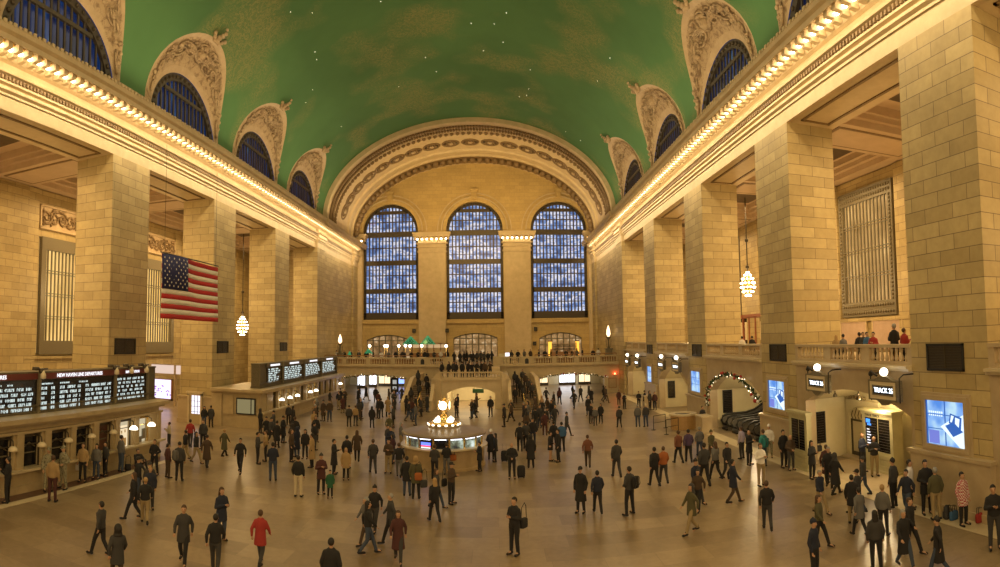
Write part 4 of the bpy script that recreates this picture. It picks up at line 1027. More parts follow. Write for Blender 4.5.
b=MB(); balustrade(b,YB,YB+.22,XL,-9.6,3.6,4.53,'x',4); balustrade(b,YB,YB+.22,-8.3,-6.2,3.6,4.53,'x',1); balustrade(b,YB,YB+.22,4.2,XR,3.6,4.53,'x',4); balustrade(b,YB,YB+.22,.4,2.9,3.6,4.53,'x',1)
TR(b,M['booth2'])
for x,lab in ((-8.95,'small dark niche in the left post of the end balcony balustrade'),(3.55,'small dark niche in the right post of the end balcony balustrade')):
    o=empty('niche_panel',lab,'panel',(x,YB-.13,3.7)); q=MB(); q.prism([(-.22,0),(.22,0)]+[(.22*cos(PI*i/8),.45+.2*sin(PI*i/8)) for i in range(9)],'y',-.03,.02); q.build('recess',M['black'],o)
    q=MB(); q.box(-.3,.3,-.06,.0,-.1,-.02); q.build('sill',M['floor_edge'],o)
# hall beneath the balcony: side walls, back wall with shop fronts
b=MB(); b.box(XL,XR,YE-4,YE-3.8,0,3.2); b.box(-9.2,-9.0,YB+.6,YE-4,0,3.2); b.box(4.1,4.3,YB+.6,YE-4,0,3.2); TR(b,M['alcove'])
g=random.Random(4)
SHOP=[emis('white_shop_front',(.9,.92,1),3.0),emis('warm_shop_front',(1,.75,.42),1.6),emis('blue_shop_front',(.25,.4,1),2.0)]
for k,(x,y,w,mi,lab) in enumerate([(-18.6,80,.5,0,'narrow white lit column at the left edge of the left lower opening'),(-17.4,82,.5,0,'second narrow white lit column in the left lower opening'),(-16.1,84,.8,1,'warm lit shop window in the left lower opening'),(-13.0,84,1.5,2,'blue lit shop window at the right of the left lower opening'),(-11.2,82,.7,0,'white lit panel beside the left staircase'),(6.2,84,.9,1,'warm lit shop window at the left of the right lower opening'),(9.9,84,1.1,0,'white lit shop window in the middle of the right lower opening'),(12.4,84,.8,1,'warm lit panel at the right of the right lower opening')]):
    o=empty('shop_front',lab,'shop window',(x,y,0),group='lit shop fronts under the end balcony'); q=MB(); q.box(-w,w,0,.1,.4,2.3); q.build('lit_window',SHOP[mi],o)
    q=MB(); q.box(-w-.1,-w,-.05,.12,0,2.5); q.box(w,w+.1,-.05,.12,0,2.5); q.box(-w-.1,w+.1,-.05,.12,2.3,2.5); q.box(-.03,.03,-.04,.1,.4,2.3); q.box(-w,w,-.05,.1,0,.4); q.build('frame',M['bronze'],o)
o=empty('notice_stand','black framed poster stand in the lit left lower opening','sign stand',(-12.8,73.5,0)); q=MB(); q.box(-.45,.45,-.05,.05,.1,2.0); q.box(-.5,-.42,-.08,.08,0,2.05); q.box(.42,.5,-.08,.08,0,2.05); q.build('frame',M['black'],o); q=MB(); q.box(-.25,.25,-.07,-.05,1.15,1.65); q.box(-.25,.25,-.07,-.05,.5,.85); q.build('poster',emis('grey_white_poster',(.8,.8,.75),.5),o)
def swag(x0,x1,z,n,dz,y=YB-.25):
    pts=[]
    for k in range(n):
        a=x0+(x1-x0)*k/n; c=x0+(x1-x0)*(k+1)/n
        for i in range(6): t=i/6; pts.append((a+(c-a)*t,y,z(a+(c-a)*t)-dz*sin(PI*t)))
    return pts+[(x1,y,z(x1))]
garland(swag(-19.0,-11.0,lambda x:2.35-.45*((x+15)/4)**2*.9+.1,6,.12),'fir garland swagged over the left lower opening of the end wall',.16,5,.2)
garland(swag(4.9,13.2,lambda x:2.45-.5*((x-9)/4.1)**2,6,.12),'fir garland swagged over the right lower opening of the end wall',.16,6,.2)
o=empty('warning_lamp','small glowing red lamp on the wall right of the right lower opening','lamp',(14.2,YB-.1,2.25)); q=MB(); q.smooth=True; q.ball((0,-.08,0),.11,8,6); q.build('bulb',emis('red_lamp',(1,.06,.02),30),o); q=MB(); q.box(-.12,.12,-.05,.1,-.16,-.08); q.build('bracket',M['black'],o)
o=empty('notice_board','brown framed notice board on the wall under the red lamp','board',(13.9,YB-.02,0)); q=MB(); q.box(-.5,.5,-.06,0,.55,1.75); q.build('frame',M['wood'],o); q=MB(); q.box(-.42,.42,-.09,-.05,.62,1.68); q.build('panel',M['booth'],o)
# stairs
def flight(x0,x1,sgn):
    b=MB()
    for k in range(12):
        y=56.0+k*.53; b.box(x0,x1,y,62.4,k*.158,(k+1)*.158)
    b.box(x0,x1,62.3,YB,0,1.9); xo=x1 if sgn>0 else x0
    b.mi=1
    for k in range(12): y=56.0+k*.53; b.box(x0,x1,y-.03,y+.03,(k+1)*.158-.03,(k+1)*.158+.004)
    return b
for sgn,(x0,x1),nm,lab in ((1,(1.15,3.9),'staircase','right staircase climbing from the floor to the end balcony'),(-1,(-8.8,-6.35),'staircase','left staircase climbing from the floor to the end balcony')):
    o=empty('staircase',lab,'staircase',((x0+x1)/2,56,0),group=None); fl=flight(x0,x1,sgn); 
    fl.v=[(x-(x0+x1)/2,y-56,z) for x,y,z in fl.v]; fl.build('steps',[M['stair'],M['ornament_dark']],o)
    cx=(x0+x1)/2; xo=(x1 if sgn>0 else x0)-cx; e=sgn*.4
    q=MB(); q.prism([(0,0),(0,.85),(.5,.95),(6.4,2.7),(15,2.7),(15,0)],'x',xo,xo+e); q.build('outer_parapet',M['trim'],o)
    q=MB(); q.smooth=True; q.tube([(0,.2,.95),(0,6.4,2.8)],.03,6); 
    for t in (0,.33,.66,1): q.tube([(0,.2+6.2*t,.05+1.85*t),(0,.2+6.2*t,.95+1.85*t)],.025,5)
    q.build('handrail',M['brass'],o)
    # curved inner wall sweeping down from the landing
    P=[(-2.55+sgn*2.9,57.55,3.5),(-2.55+sgn*3.3,57.7,3.38),(-2.55+sgn*3.6,57.9,3.1),(-2.55+sgn*3.72,57.8,2.7),(-2.55+sgn*3.72,57.4,2.1),(-2.55+sgn*3.74,56.8,1.45),(-2.55+sgn*3.78,56.2,1.0),(-2.55+sgn*3.8,55.8,.95)]
    q=MB(); rs=[]
    for i,(x,y,z) in enumerate(P):
        a=Vector(P[min(i+1,len(P)-1)])-Vector(P[max(i-1,0)]); nn=Vector((-a.y,a.x,0)).normalized()*.16
        x-=cx; y-=56; rs.append([(x-nn.x,y-nn.y,0),(x-nn.x,y-nn.y,z),(x+nn.x,y+nn.y,z),(x+nn.x,y+nn.y,0)])
    q.rings(rs); q.build('curved_parapet',M['trim'],o)
LO,LI=-6.35,1.15
o=empty('stair_landing','central stone landing with a lit arch beneath, between the two staircases','landing',((LO+LI)/2,57.6,0)); cx=(LO+LI)/2
q=MB(); pts=[(LO-cx,0),(LO-cx,2.9),(LI-cx,2.9),(LI-cx,0),(-.25-cx,0)]+seg_pts(-4.9-cx,-.25-cx,1.5,2.12)[::-1]+[(-4.9-cx,0)]; q.prism(pts,'y',0,.5)
q.box(LO-cx,LI-cx,.5,13.2,2.4,2.85); q.box(LO-cx-.0,LO-cx+.3,.5,13.2,0,2.9); q.box(LI-cx-.3,LI-cx,.5,13.2,0,2.9)
q.box(LO-cx-.05,LI-cx+.05,-.12,.5,2.74,2.9)
for k in range(4): q.box(-2.9,2.9,8+k*.4,13.2,2.85+k*.17,2.85+(k+1)*.17)
q.build('landing_block',M['trim'],o); q=MB(); balustrade(q,0,.22,-3.1,3.1,2.9,3.56,'x',1); q.build('balustrade',M['trim'],o)
q=MB(); q.box(-3.4,3.4,8.0,8.3,0,2.5); q.box(-3.45,-2.4,.5,8,0,2.4); q.box(2.4,3.45,.5,8,0,2.4); q.build('passage_walls',M['alcove'],o)
o=empty('green_sign','green sign hanging in the lit arch under the landing','sign',(-1.9,58.8,1.62)); q=MB(); q.box(-.55,.55,-.04,.04,-.2,.2); q.build('panel',mat('green_sign_paint',(.03,.14,.05),.4),o); q=MB(); q.tube([(-.4,0,.2),(-.4,0,.75)],.02,4); q.tube([(.4,0,.2),(.4,0,.75)],.02,4); q.build('hanger',M['black'],o)
# torch lamps at both sides of the restaurant
for x,y,z1,lab in ((-20.2,74.6,7.4,'tall bronze torch lamp at the left end of the end balcony'),(14.1,74.0,8.2,'tall bronze torch lamp with lit flame glass at the balcony end, right')):
    o=empty('torch_lamp',lab,'lamp',(x,y,ZF)); h=z1-ZF; q=MB(); q.box(-.4,.4,-.4,.4,0,h*.34); q.box(-.48,.48,-.48,.48,h*.34,h*.37); q.build('pedestal',M['bronze_mid'],o)
    q=MB(); q.smooth=True; q.lathe([(.22,h*.37),(.12,h*.45),(.1,h*.6),(.3,h*.66),(.34,h*.68),(.1,h*.69)],n=10)
    for s in range(4): a=s*PI/2; q.tube([(.25*cos(a),.25*sin(a),h*.4),(.33*cos(a),.33*sin(a),h*.62)],.04,5)
    q.build('shaft',M['bronze_mid'],o); q=MB(); q.smooth=True; q.lathe([(.12,h*.69),(.26,h*.76),(.22,h*.86),(.1,h*.95),(.02,h)],n=10); q.build('flame_glass',emis('amber_flame_glass',(1,.7,.4),3.2),o)
# restaurant furniture
LAMP=emis('restaurant_globe',(1,.82,.6),8)
for i,(x,y) in enumerate(((-17.0,78),(-15.3,80),(-14.6,78),(-13.2,79),(-12.6,81),(-11.6,78.6),(-10.2,80),(-6.6,77))):
    o=empty('globe_floor_lamp','glowing round lamp among the diners on the end balcony, %s'%['leftmost','second from left','third from left','fourth from left','fifth from left','sixth from left','seventh from left','rightmost, by the stairs'][i],'lamp',(x,y,ZF),group='round lamps of the balcony restaurant'); q=MB(); q.smooth=True; q.lathe([(.2,0),(.18,.05),(.03,.08),(.03,2.1)],n=8); q.build('pole',M['brass'],o); q=MB(); q.smooth=True; q.ball((0,0,2.28),.19,10,7); q.build('globe',LAMP,o)
GL=emis('green_string_light',(.05,.5,.2),.55)
for i,(x,y,z,r,h,lab) in enumerate(((-12.0,82,6.0,1.15,1.15,'green lit lattice cone over the diners, left of the pilaster'),(-9.6,82,6.0,1.1,1.25,'bigger green lit lattice cone in front of the pilaster'),(-16.6,75.5,4.9,.55,.6,'small green lit lattice cone at the left of the diners'),(-18.9,74.5,4.65,.22,.6,'tiny green lit cone at the left end of the balcony'))):
    o=empty('lattice_cone',lab,'light cone',(x,y,ZF)); q=MB(); z-=ZF
    for k in range(10):
        for s in (-1,1):
            q.tube([(r*(1-t)*cos(2*PI*k/10+s*1.6*t),r*(1-t)*sin(2*PI*k/10+s*1.6*t),z+h*t) for t in (0,.33,.66,1)],.035,4)
    q.build('lattice',GL,o); q=MB(); q.tube([(0,0,0),(0,0,z+h)],.06,6); q.build('pole',M['bronze'],o)
    q=MB(); q.lathe([(r*.93,z+.02),(.03,z+h*.93)],n=12,cap=False); q.build('shade_cloth',mat('dark_green_cloth_%d'%i,(.02,.10,.04),.8),o)
o=empty('bar_counter','long bar counter with a lit shelf in front of the second pilaster','bar',(-9.8,85,ZF)); q=MB(); q.box(-2.6,2.6,-.3,.3,0,1.1); q.box(-2.7,2.7,-.4,.4,1.1,1.18); q.build('counter',M['wood'],o); q=MB(); q.box(-2.5,2.5,1.2,1.3,1.9,2.4); q.build('lit_shelf',emis('bar_glow',(1,.65,.32),.55),o); q=MB()
for k in range(6): q.box(-2.6+k*1.04,-2.5+k*1.04,1.1,1.4,0,2.6)
q.box(-2.6,2.7,1.1,1.4,2.5,2.6); q.build('back_shelf',M['wood'],o)
for x,lab in ((7.9,'amber lit column at the left of the right low arch'),(12.0,'amber lit column at the right of the right low arch')):
    o=empty('amber_column',lab,'lamp',(x,88,ZF)); q=MB(); q.smooth=True; q.lathe([(.26,.5),(.28,2.6)],n=12); q.build('glass',emis('amber_glass',(1,.45,.05),1.8),o); q=MB(); q.lathe([(.32,0),(.32,.5)],n=12); q.lathe([(.32,2.6),(.32,2.75)],n=12); q.build('cap',M['bronze'],o)
o=empty('back_bar','dark back bar with bottle shelves inside the right low arch','bar',(10,87.6,ZF)); q=MB(); q.box(-1.8,1.8,0,.4,0,1.1); 
for z in (1.3,1.75,2.2): q.box(-1.8,1.8,.1,.4,z,z+.05)
q.box(-1.85,-1.75,.1,.4,0,2.4); q.box(1.75,1.85,.1,.4,0,2.4); q.build('shelving',M['wood'],o)
q=MB(); g=random.Random(9)
for z in (1.35,1.8):
    for k in range(26): q.lathe([(.04,0),(.04,.2),(.015,.25),(.015,.32)],-1.6+k*.128,.25,z,6)
w_=q.build('bottles',M['bronze'],o); w_['kind']='stuff'
spk=[(-12.6,YE-.2,8.0,'small black loudspeaker right of the left low arch'),(-7.4-.1,YE-.55,8.0,'small black loudspeaker left of the middle low arch'),(5.9,YE-.2,8.1,'upper black loudspeaker left of the right low arch'),(5.7,YE-.55,5.9,'lower black loudspeaker left of the right low arch')]
for x,y,z,lab in spk:
    o=empty('wall_speaker',lab,'loudspeaker',(x,y,z)); q=MB(); q.box(-.25,.25,-.2,.15,-.3,.3); q.build('cabinet',M['black'],o); q=MB(); q.lathe([(.15,0),(.1,.03)],n=10); w_=q.build('cone',M['bronze'],o); w_.rotation_euler=(PI/2,0,0); w_.location=(0,-.2,-.05)
# restaurant tables: one behind each few diners
tp=None; tabs=[]
g=random.Random(11)
for k in range(16):
    x=-19.5+k*.82 if k<9 else 5.2+(k-9)*1.35; y=72.45+(k%2)*.55
    if tp is None:
        o=empty('restaurant_table','','table'); q=MB(); q.lathe([(.4,.72),(.4,.76)],n=16); q.build('tabletop',M['cream'],o); q=MB(); q.lathe([(.25,0),(.24,.03),(.04,.06),(.04,.72)],n=8); q.build('pedestal',M['black'],o); q=MB(); q.smooth=True; q.ball((0,0,.86),.07,6,4); q.build('candle_lamp',LAMP,o); reg(o); tp=o
    else: o=copy_tree(tp)
    o.location=(x,y,ZF); tag(o,'small round candlelit table behind the %s balustrade of the end balcony'%('left' if k<9 else 'right'),'table','tables on the %s half of the end balcony'%('left' if k<9 else 'right'))
o=empty('host_stand','pale host stand with a lit screen at the right of the stair head','stand',(.9,72.4,ZF)); q=MB(); q.box(-.7,.5,-.3,.3,0,1.35); q.build('body',M['alcove'],o); q=MB(); q.box(.1,.6,-.34,-.31,1.05,1.45); q.build('screen',emis('white_tablet',(.95,.9,1),2),o)
# right balcony: tables, laptops, aisle doors
def laptop(x,y,z,rz,lab):
    o=empty('laptop',lab,'laptop',(x,y,z),rz); q=MB(); q.box(-.2,.2,-.14,.14,0,.02); q.build('keyboard',M['steel'],o); q=MB(); q.prism([(.14,.02),(.24,.32),(.26,.32),(.16,.02)],'x',-.2,.2); q.build('lid',M['steel'],o); q=MB(); q.poly([(-.18,.155,.06),(.18,.155,.06),(.18,.228,.3),(-.18,.228,.3)]); q.build('screen',emis('laptop_white',(.75,.85,1),2.5),o,fix=False)
for i,(x,y,lab) in enumerate(((17.2,23.6,'long wooden table behind the nearest balcony balustrade, left one'),(17.2,20.2,'long wooden table behind the nearest balcony balustrade, right one'))):
    o=empty('display_table',lab,'table',(x,y,5.0)); q=MB(); q.box(-.45,.45,-1.2,1.2,.84,.92); q.build('tabletop',M['wood_light'],o)
    for sx_ in (-1,1):
        for sy_ in (-1,1): q=MB(); q.box(sx_*.38-.05,sx_*.38+.05,sy_*1.1-.05,sy_*1.1+.05,0,.84); q.build('leg',M['wood_light'],o)
laptop(17.0,24.0,5.92,PI,'open laptop with a glowing screen at the left of the balcony tables'); laptop(17.0,19.6,5.92,PI-.4,'open laptop with a glowing white screen right of the man in black')
o=empty('wooden_doors','glazed wooden doors on the balcony level, seen between the second and third right pillars','door',(26.0,57,5.0)); q=MB()
for (u0,u1,v0,v1) in ((-3.2,3.2,3.3,3.7),(-3.2,-2.9,0,3.5),(2.9,3.2,0,3.5),(-.15,.15,0,3.5),(-1.7,-1.4,0,3.5),(1.4,1.7,0,3.5),(-3,3,0,.6)): q.box(-.15,.1,u0,u1,v0,v1)
q.build('frame',M['wood_red'],o); q=MB(); q.box(-.02,.05,-3,3,.5,3.4); q.build('glass',M['screen_dark'],o); q=MB()
for c in (-2.3,-.8,.8,2.3): q.box(-.08,-.02,c-.42,c+.42,1.0,2.9)
q.build('picture',M['cream'],o)
for i,(ya,yb_,lab) in enumerate(((31.9,35.3,'pale marble panel low on the aisle wall behind the man in black'),(36.2,39.6,'pale marble panel low on the aisle wall behind the left laptop'))):
    o=empty('wall_panel',lab,'wall panel',(26.08,(ya+yb_)/2,5.0)); w=(yb_-ya)/2; q=MB(); q.box(-.06,.06,-w,w,.2,2.3); q.build('slab',M['panel'],o); q=MB(); q.box(-.1,.05,-w-.1,w+.1,2.3,2.42); q.box(-.1,.05,-w-.1,-w,0,2.3); q.box(-.1,.05,w,w+.1,0,2.3); q.build('moulding',M['trim'],o)

for (x0,x1,lab) in ((-21.4,-10.2,'dark wooden rail behind the left balustrade of the end balcony'),(4.6,14.6,'dark wooden rail behind the right balustrade of the end balcony')):
    o=empty('wooden_rail',lab,'rail',((x0+x1)/2,YB+.75,ZF)); w=(x1-x0)/2; q=MB(); q.box(-w,w,-.06,.06,1.12,1.22); q.box(-w,w,-.03,.03,.1,.75); q.build('rail',M['wood'],o)
    n=int((x1-x0)/1.4)
    for i in range(n+1): q=MB(); xx=-w+2*w*i/n; q.box(xx-.05,xx+.05,-.05,.05,0,1.12); q.build('post',M['wood'],o)
# ------------------------------------------------------------------ people
def seg(mb,p,q,r0,r1,n=8,flat=1.0):
    # tapered limb piece with rounded ends
    p,q=Vector(p),Vector(q); d=(q-p); L=d.length; d.normalize()
    u=d.cross(Vector((0,1,0)));  u=u.normalized() if u.length>1e-3 else Vector((1,0,0)); w=d.cross(u)
    rs=[]
    for t,k in ((-1,.05),(-.7,.7),(0,1)): c=p+d*r0*t; rs.append([c+(u*cos(2*PI*i/n)+w*flat*sin(2*PI*i/n))*r0*k for i in range(n)])
    for t,k in ((0,1),(.7,.7),(1,.05)): c=q+d*r1*t; rs.append([c+(u*cos(2*PI*i/n)+w*flat*sin(2*PI*i/n))*r1*k for i in range(n)])
    mb.rings(rs)
def loft(mb,st,n=14):
    # st: (x,y,z,rx,ry)
    mb.rings([[(x+rx*cos(2*PI*i/n),y+ry*sin(2*PI*i/n),z) for i in range(n)] for x,y,z,rx,ry in st])
def fuse(mb,name,vox,smooth=2):
    me=bpy.data.meshes.new('tmp'); me.from_pydata([tuple(v) for v in mb.v],[],mb.f); bm=bmesh.new(); bm.from_mesh(me); bmesh.ops.recalc_face_normals(bm,faces=bm.faces); bm.to_mesh(me); bm.free()
    o=bpy.data.objects.new('tmp',me); COL.objects.link(o)
    r=o.modifiers.new('r','REMESH'); r.mode='VOXEL'; r.voxel_size=vox; r.use_smooth_shade=True
    if smooth: s=o.modifiers.new('s','SMOOTH'); s.iterations=smooth; s.factor=.5
    dg=bpy.context.evaluated_depsgraph_get(); m2=bpy.data.meshes.new_from_object(o.evaluated_get(dg),depsgraph=dg); m2.name=name
    bpy.data.objects.remove(o); bpy.data.meshes.remove(me)
    m2.polygons.foreach_set('use_smooth',[True]*len(m2.polygons)); return m2
# joints, facing -Y (towards the viewer) at rotation 0; x to the person's left = +x in the picture
POSE={
 'stand':dict(L=((.10,0,.92),(.11,-.02,.50),(.12,.02,.09)),R=((-.10,0,.92),(-.11,-.01,.50),(-.13,.0,.09)),aL=((.175,0,1.385),(.25,.03,1.13),(.23,-.06,.88)),aR=((-.175,0,1.385),(-.25,.03,1.13),(-.23,-.06,.88))),
 'apart':dict(L=((.10,0,.92),(.16,-.02,.50),(.20,.02,.09)),R=((-.10,0,.92),(-.15,-.01,.50),(-.19,.0,.09)),aL=((.175,0,1.385),(.30,.06,1.16),(.18,-.14,1.05)),aR=((-.175,0,1.385),(-.30,.06,1.16),(-.18,-.14,1.05))),
 'phone':dict(L=((.10,0,.92),(.11,-.03,.50),(.11,.02,.09)),R=((-.10,0,.92),(-.12,-.0,.50),(-.14,.0,.09)),aL=((.175,0,1.38),(.24,-.02,1.12),(.07,-.27,1.20)),aR=((-.175,0,1.38),(-.24,-.02,1.12),(-.05,-.28,1.23))),
 'clasp':dict(L=((.10,0,.92),(.11,-.02,.50),(.12,.0,.09)),R=((-.10,0,.92),(-.11,-.02,.50),(-.12,.02,.09)),aL=((.175,0,1.385),(.26,.0,1.13),(.05,-.20,1.02)),aR=((-.175,0,1.385),(-.26,.0,1.13),(-.04,-.20,1.04))),
 'walk':dict(L=((.09,0,.92),(.10,-.17,.53),(.10,-.30,.10)),R=((-.09,0,.91),(-.10,.04,.50),(-.10,.30,.16)),aL=((.175,0,1.385),(.25,.12,1.16),(.25,.10,.93)),aR=((-.175,0,1.385),(-.25,-.08,1.15),(-.23,-.24,.97))),
 'photo':dict(L=((.10,0,.92),(.12,-.02,.50),(.14,.02,.09)),R=((-.10,0,.92),(-.12,-.01,.50),(-.14,.0,.09)),aL=((.175,0,1.385),(.27,-.14,1.24),(.09,-.30,1.46)),aR=((-.175,0,1.385),(-.27,-.14,1.24),(-.07,-.30,1.47))),
 'seat':dict(L=((.10,0,.12),(.20,-.34,.42),(.16,-.56,.07)),R=((-.10,0,.12),(-.16,-.42,.30),(-.12,-.78,.07)),aL=((.20,0,.62),(.26,-.16,.42),(.12,-.38,.42)),aR=((-.20,0,.62),(-.26,-.16,.42),(-.10,-.38,.40))),
}
HIP={'seat':.12}
def base_dz(p): return -.80 if p=='seat' else 0
def hand(mb,w,e):
    # palm, four unequal bent fingers and a thumb from the side of the palm
    w,e=Vector(w),Vector(e); d=(w-e).normalized(); s=d.cross(Vector((0,1,0)));  s=s.normalized() if s.length>.1 else Vector((1,0,0)); k=d.cross(s)
    pc=w+d*.045; seg(mb,w,w+d*.075,.026,.032,6,.6)
    for i,(o,l) in enumerate(((-.027,.052),(-.009,.066),(.009,.062),(.026,.048))):
        a=w+d*.075+s*o; m=a+d*l*.55+k*.006; seg(mb,a,m,.0095,.009,5); seg(mb,m,m+d*l*.4+k*.018,.009,.007,5)
    a=w+d*.03-s*.028; m=a+d*.03-s*.02; seg(mb,a,m,.011,.010,5); seg(mb,m,m+d*.025-s*.004,.010,.008,5)
BODY={};COATS={};LEGS={}
def mk_body(p):
    P=POSE[p]; b=MB(); dz=base_dz(p); z=lambda v:v+dz
    for k in 'LR':
        h,n,a=P[k]; seg(b,h,n,.088,.058); seg(b,n,a,.058,.038); 
        t=(a[0]*1.1,a[1]-.17,a[2]-.05 if p!='walk' or k=='L' else a[2]-.1); seg(b,a,t,.042,.034)
    loft(b,[(0,0,z(.86),.12,.09),(0,0,z(.95),.165,.11),(0,0,z(1.10),.135,.095),(0,0,z(1.28),.165,.11),(0,0,z(1.38),.165,.10),(0,0,z(1.46),.09,.07)])
    seg(b,(0,.0,z(1.42)),(0,-.01,z(1.55)),.055,.05)
    b.ball((0,-.015,z(1.625)),.088,12,8,.86,1.0,1.28)
    seg(b,(0,-.04,z(1.545)),(0,-.055,z(1.55)),.05,.04)          # jaw
    seg(b,(0,-.105,z(1.63)),(0,-.125,z(1.605)),.012,.016,6)      # nose
    for s in (-1,1): b.ball((s*.078,.0,z(1.62)),.022,6,4,.5,1,1.3)
    for k in ('aL','aR'):
        s,e,w=P[k]; seg(b,s,e,.052,.041); seg(b,e,w,.041,.027)
    me=fuse(b,'body_'+p,.021,1)
    # hands keep five separate fingers: added to the same mesh, rooted inside the wrists
    h=MB(); h.v=[tuple(v.co) for v in me.vertices]; h.f=[tuple(q.vertices) for q in me.polygons]; h.m=[0]*len(h.f); h.sm=[True]*len(h.f); h.smooth=True
    for k in ('aL','aR'): s,e,w=P[k]; hand(h,w,e)
    h.mi=1
    for s in (-1,1): h.ball((s*.032,-.097,z(1.645)),.010,6,4)
    h.mi=2; h.rings([[(-.026,-.106,z(1.575)),(0,-.112,z(1.579)),(.026,-.106,z(1.575)),(0,-.110,z(1.568))],[(-.024,-.112,z(1.575)),(0,-.117,z(1.578)),(.024,-.112,z(1.575)),(0,-.116,z(1.570))]])
    m2=bpy.data.meshes.new('body_'+p); m2.from_pydata(h.v,[],h.f); m2.polygons.foreach_set('use_smooth',[True]*len(h.f)); 
    for q in (M['skin'],M['eye'],M['lip']): m2.materials.append(q)
    m2.polygons.foreach_set('material_index',h.m); bpy.data.meshes.remove(me); return m2
def mk_legs(p):
    P=POSE[p]; b=MB(); dz=base_dz(p)
    for k in 'LR':
        h,n,a=P[k]; seg(b,h,n,.105,.074); seg(b,n,a,.074,.058)
    loft(b,[(0,0,.84+dz,.13,.11),(0,0,.93+dz,.180,.128),(0,0,1.03+dz,.160,.12)]); return fuse(b,'trousers_'+p,.022)
def mk_shoes(p,side):
    P=POSE[p]; b=MB()
    for k in side:
        a=P[k][2]; s=1 if k=='L' else -1; z=a[2]; seg(b,(a[0],a[1]+.03,z-.035),(a[0]+s*.02,a[1]-.17,z-.048),.052,.042,8)
        seg(b,(a[0],a[1],z+.04),(a[0],a[1],z-.02),.052,.05,8)
    return fuse(b,'shoe_'+p+side,.018,1)
def mk_coat(p,kind):
    P=POSE[p]; b=MB(); dz=base_dz(p); z=lambda v:v+dz; lean=0
    loft(b,[(0,0,z(.90),.175,.13),(0,0,z(.97),.19,.14),(0,0,z(1.12),.17,.13),(0,0,z(1.28),.19,.14),(0,0,z(1.37),.19,.125),(0,0,z(1.45),.14,.10),(0,-.01,z(1.50),.085,.08)])
    if kind=='long': loft(b,[(0,.0,z(.46),.24,.19),(0,0,z(.70),.215,.165),(0,0,z(1.0),.185,.14)])
    if kind=='knee': loft(b,[(0,0,z(.66),.21,.17),(0,0,z(.85),.20,.155),(0,0,z(1.05),.18,.135)])
    for k in ('aL','aR'):
        s,e,w=P[k]; e,w=Vector(e),Vector(w); w2=e+(w-e)*.94; seg(b,(s[0]*.92,s[1],s[2]),e,.070,.058); seg(b,e,w2,.058,.044)
    return fuse(b,'coat_%s_%s'%(kind,p),.023)
def mk_hair(kind):
    b=MB()
    if kind=='short': b.ball((0,.012,1.655),.098,12,8,.90,1.05,1.08); 
    if kind=='long': b.ball((0,.012,1.655),.10,12,8,.92,1.08,1.08); loft(b,[(0,.07,1.36,.075,.03),(0,.065,1.48,.10,.05),(0,.03,1.62,.095,.08)])
    if kind=='beanie': b.ball((0,.0,1.68),.104,12,8,.92,1.05,1.0); seg(b,(0,0,1.79),(0,0,1.80),.03,.02)
    if kind=='cap': b.ball((0,.0,1.675),.10,12,8,.92,1.05,.95); seg(b,(0,-.09,1.665),(0,-.15,1.655),.055,.05,8,.3)
    if kind=='hood': b.ball((0,.02,1.63),.125,12,8,.95,1.05,1.2); loft(b,[(0,.03,1.44,.15,.11),(0,.02,1.52,.12,.10),(0,.02,1.6,.11,.1)])
    return fuse_cut(b,kind)
def fuse_cut(b,kind):
    me=fuse(b,'hair_'+kind,.014,1)
    bm=bmesh.new(); bm.from_mesh(me)   # open the face
    zf={'short':1.675,'long':1.675,'beanie':1.665,'cap':1.62,'hood':1.70}[kind]
    dl=[v for v in bm.verts if v.co.y<-.035 and v.co.z<zf and not (kind=='cap' and v.co.y<-.11)]
    if kind=='cap': dl=[v for v in bm.verts if v.co.z<1.64 and v.co.y<-.03]
    bmesh.ops.delete(bm,geom=dl,context='VERTS'); bm.to_mesh(me); bm.free(); return me
M['skin']=mat('skin_light',(.42,.24,.14),.6); M['eye']=mat('eye_dark',(.03,.02,.015),.3); M['lip']=mat('lip',(.30,.10,.08),.5)
SKIN2=mat('skin_dark',(.12,.06,.035),.6)
PC={'black':(.012,.011,.012),'charcoal':(.035,.033,.033),'navy':(.012,.016,.034),'brown':(.055,.033,.018),'grey':(.11,.105,.10),'maroon':(.06,.018,.016),'tan':(.30,.20,.09),'cream':(.50,.42,.28),'blue':(.03,.09,.20),'teal':(.02,.16,.16),'green':(.015,.085,.04),'olive':(.07,.065,.03),'white':(.62,.58,.52),'red':(.28,.025,.02),'denim':(.035,.05,.085),'khaki':(.27,.20,.10),'purple':(.06,.035,.08),'orange':(.30,.09,.02),'camo':(.22,.20,.13),'lavender':(.40,.34,.42),'pink':(.45,.18,.2),'rust':(.14,.05,.025)}
PM={k:mat('cloth_'+k,v,.85) for k,v in PC.items()}
HC={'black':(.012,.009,.007),'brown':(.06,.03,.014),'blond':(.32,.20,.08),'grey':(.25,.24,.22),'rust':(.15,.05,.02)}
HM={k:mat('hair_'+k,v,.7) for k,v in HC.items()}
PLAID=mat('plaid_red_white',(.5,.1,.08),.85); ck=nd(PLAID,'ShaderNodeTexChecker'); ck.inputs['Scale'].default_value=20; ck.inputs['Color1'].default_value=(.32,.03,.05,1); ck.inputs['Color2'].default_value=(.6,.5,.45,1); lk(PLAID,texco(PLAID),ck.inputs['Vector']); lk(PLAID,ck.outputs[0],PLAID.node_tree.nodes['Principled BSDF'].inputs['Base Color']); PM['plaid']=PLAID
CAMO=PM['camo']; nz=noise(CAMO,texco(CAMO),14,2); lk(CAMO,ramp(CAMO,nz,[(.4,(.10,.09,.05)),(.5,(.30,.27,.18)),(.6,(.20,.19,.12))]),CAMO.node_tree.nodes['Principled BSDF'].inputs['Base Color'])
HAIR={}; cache={}
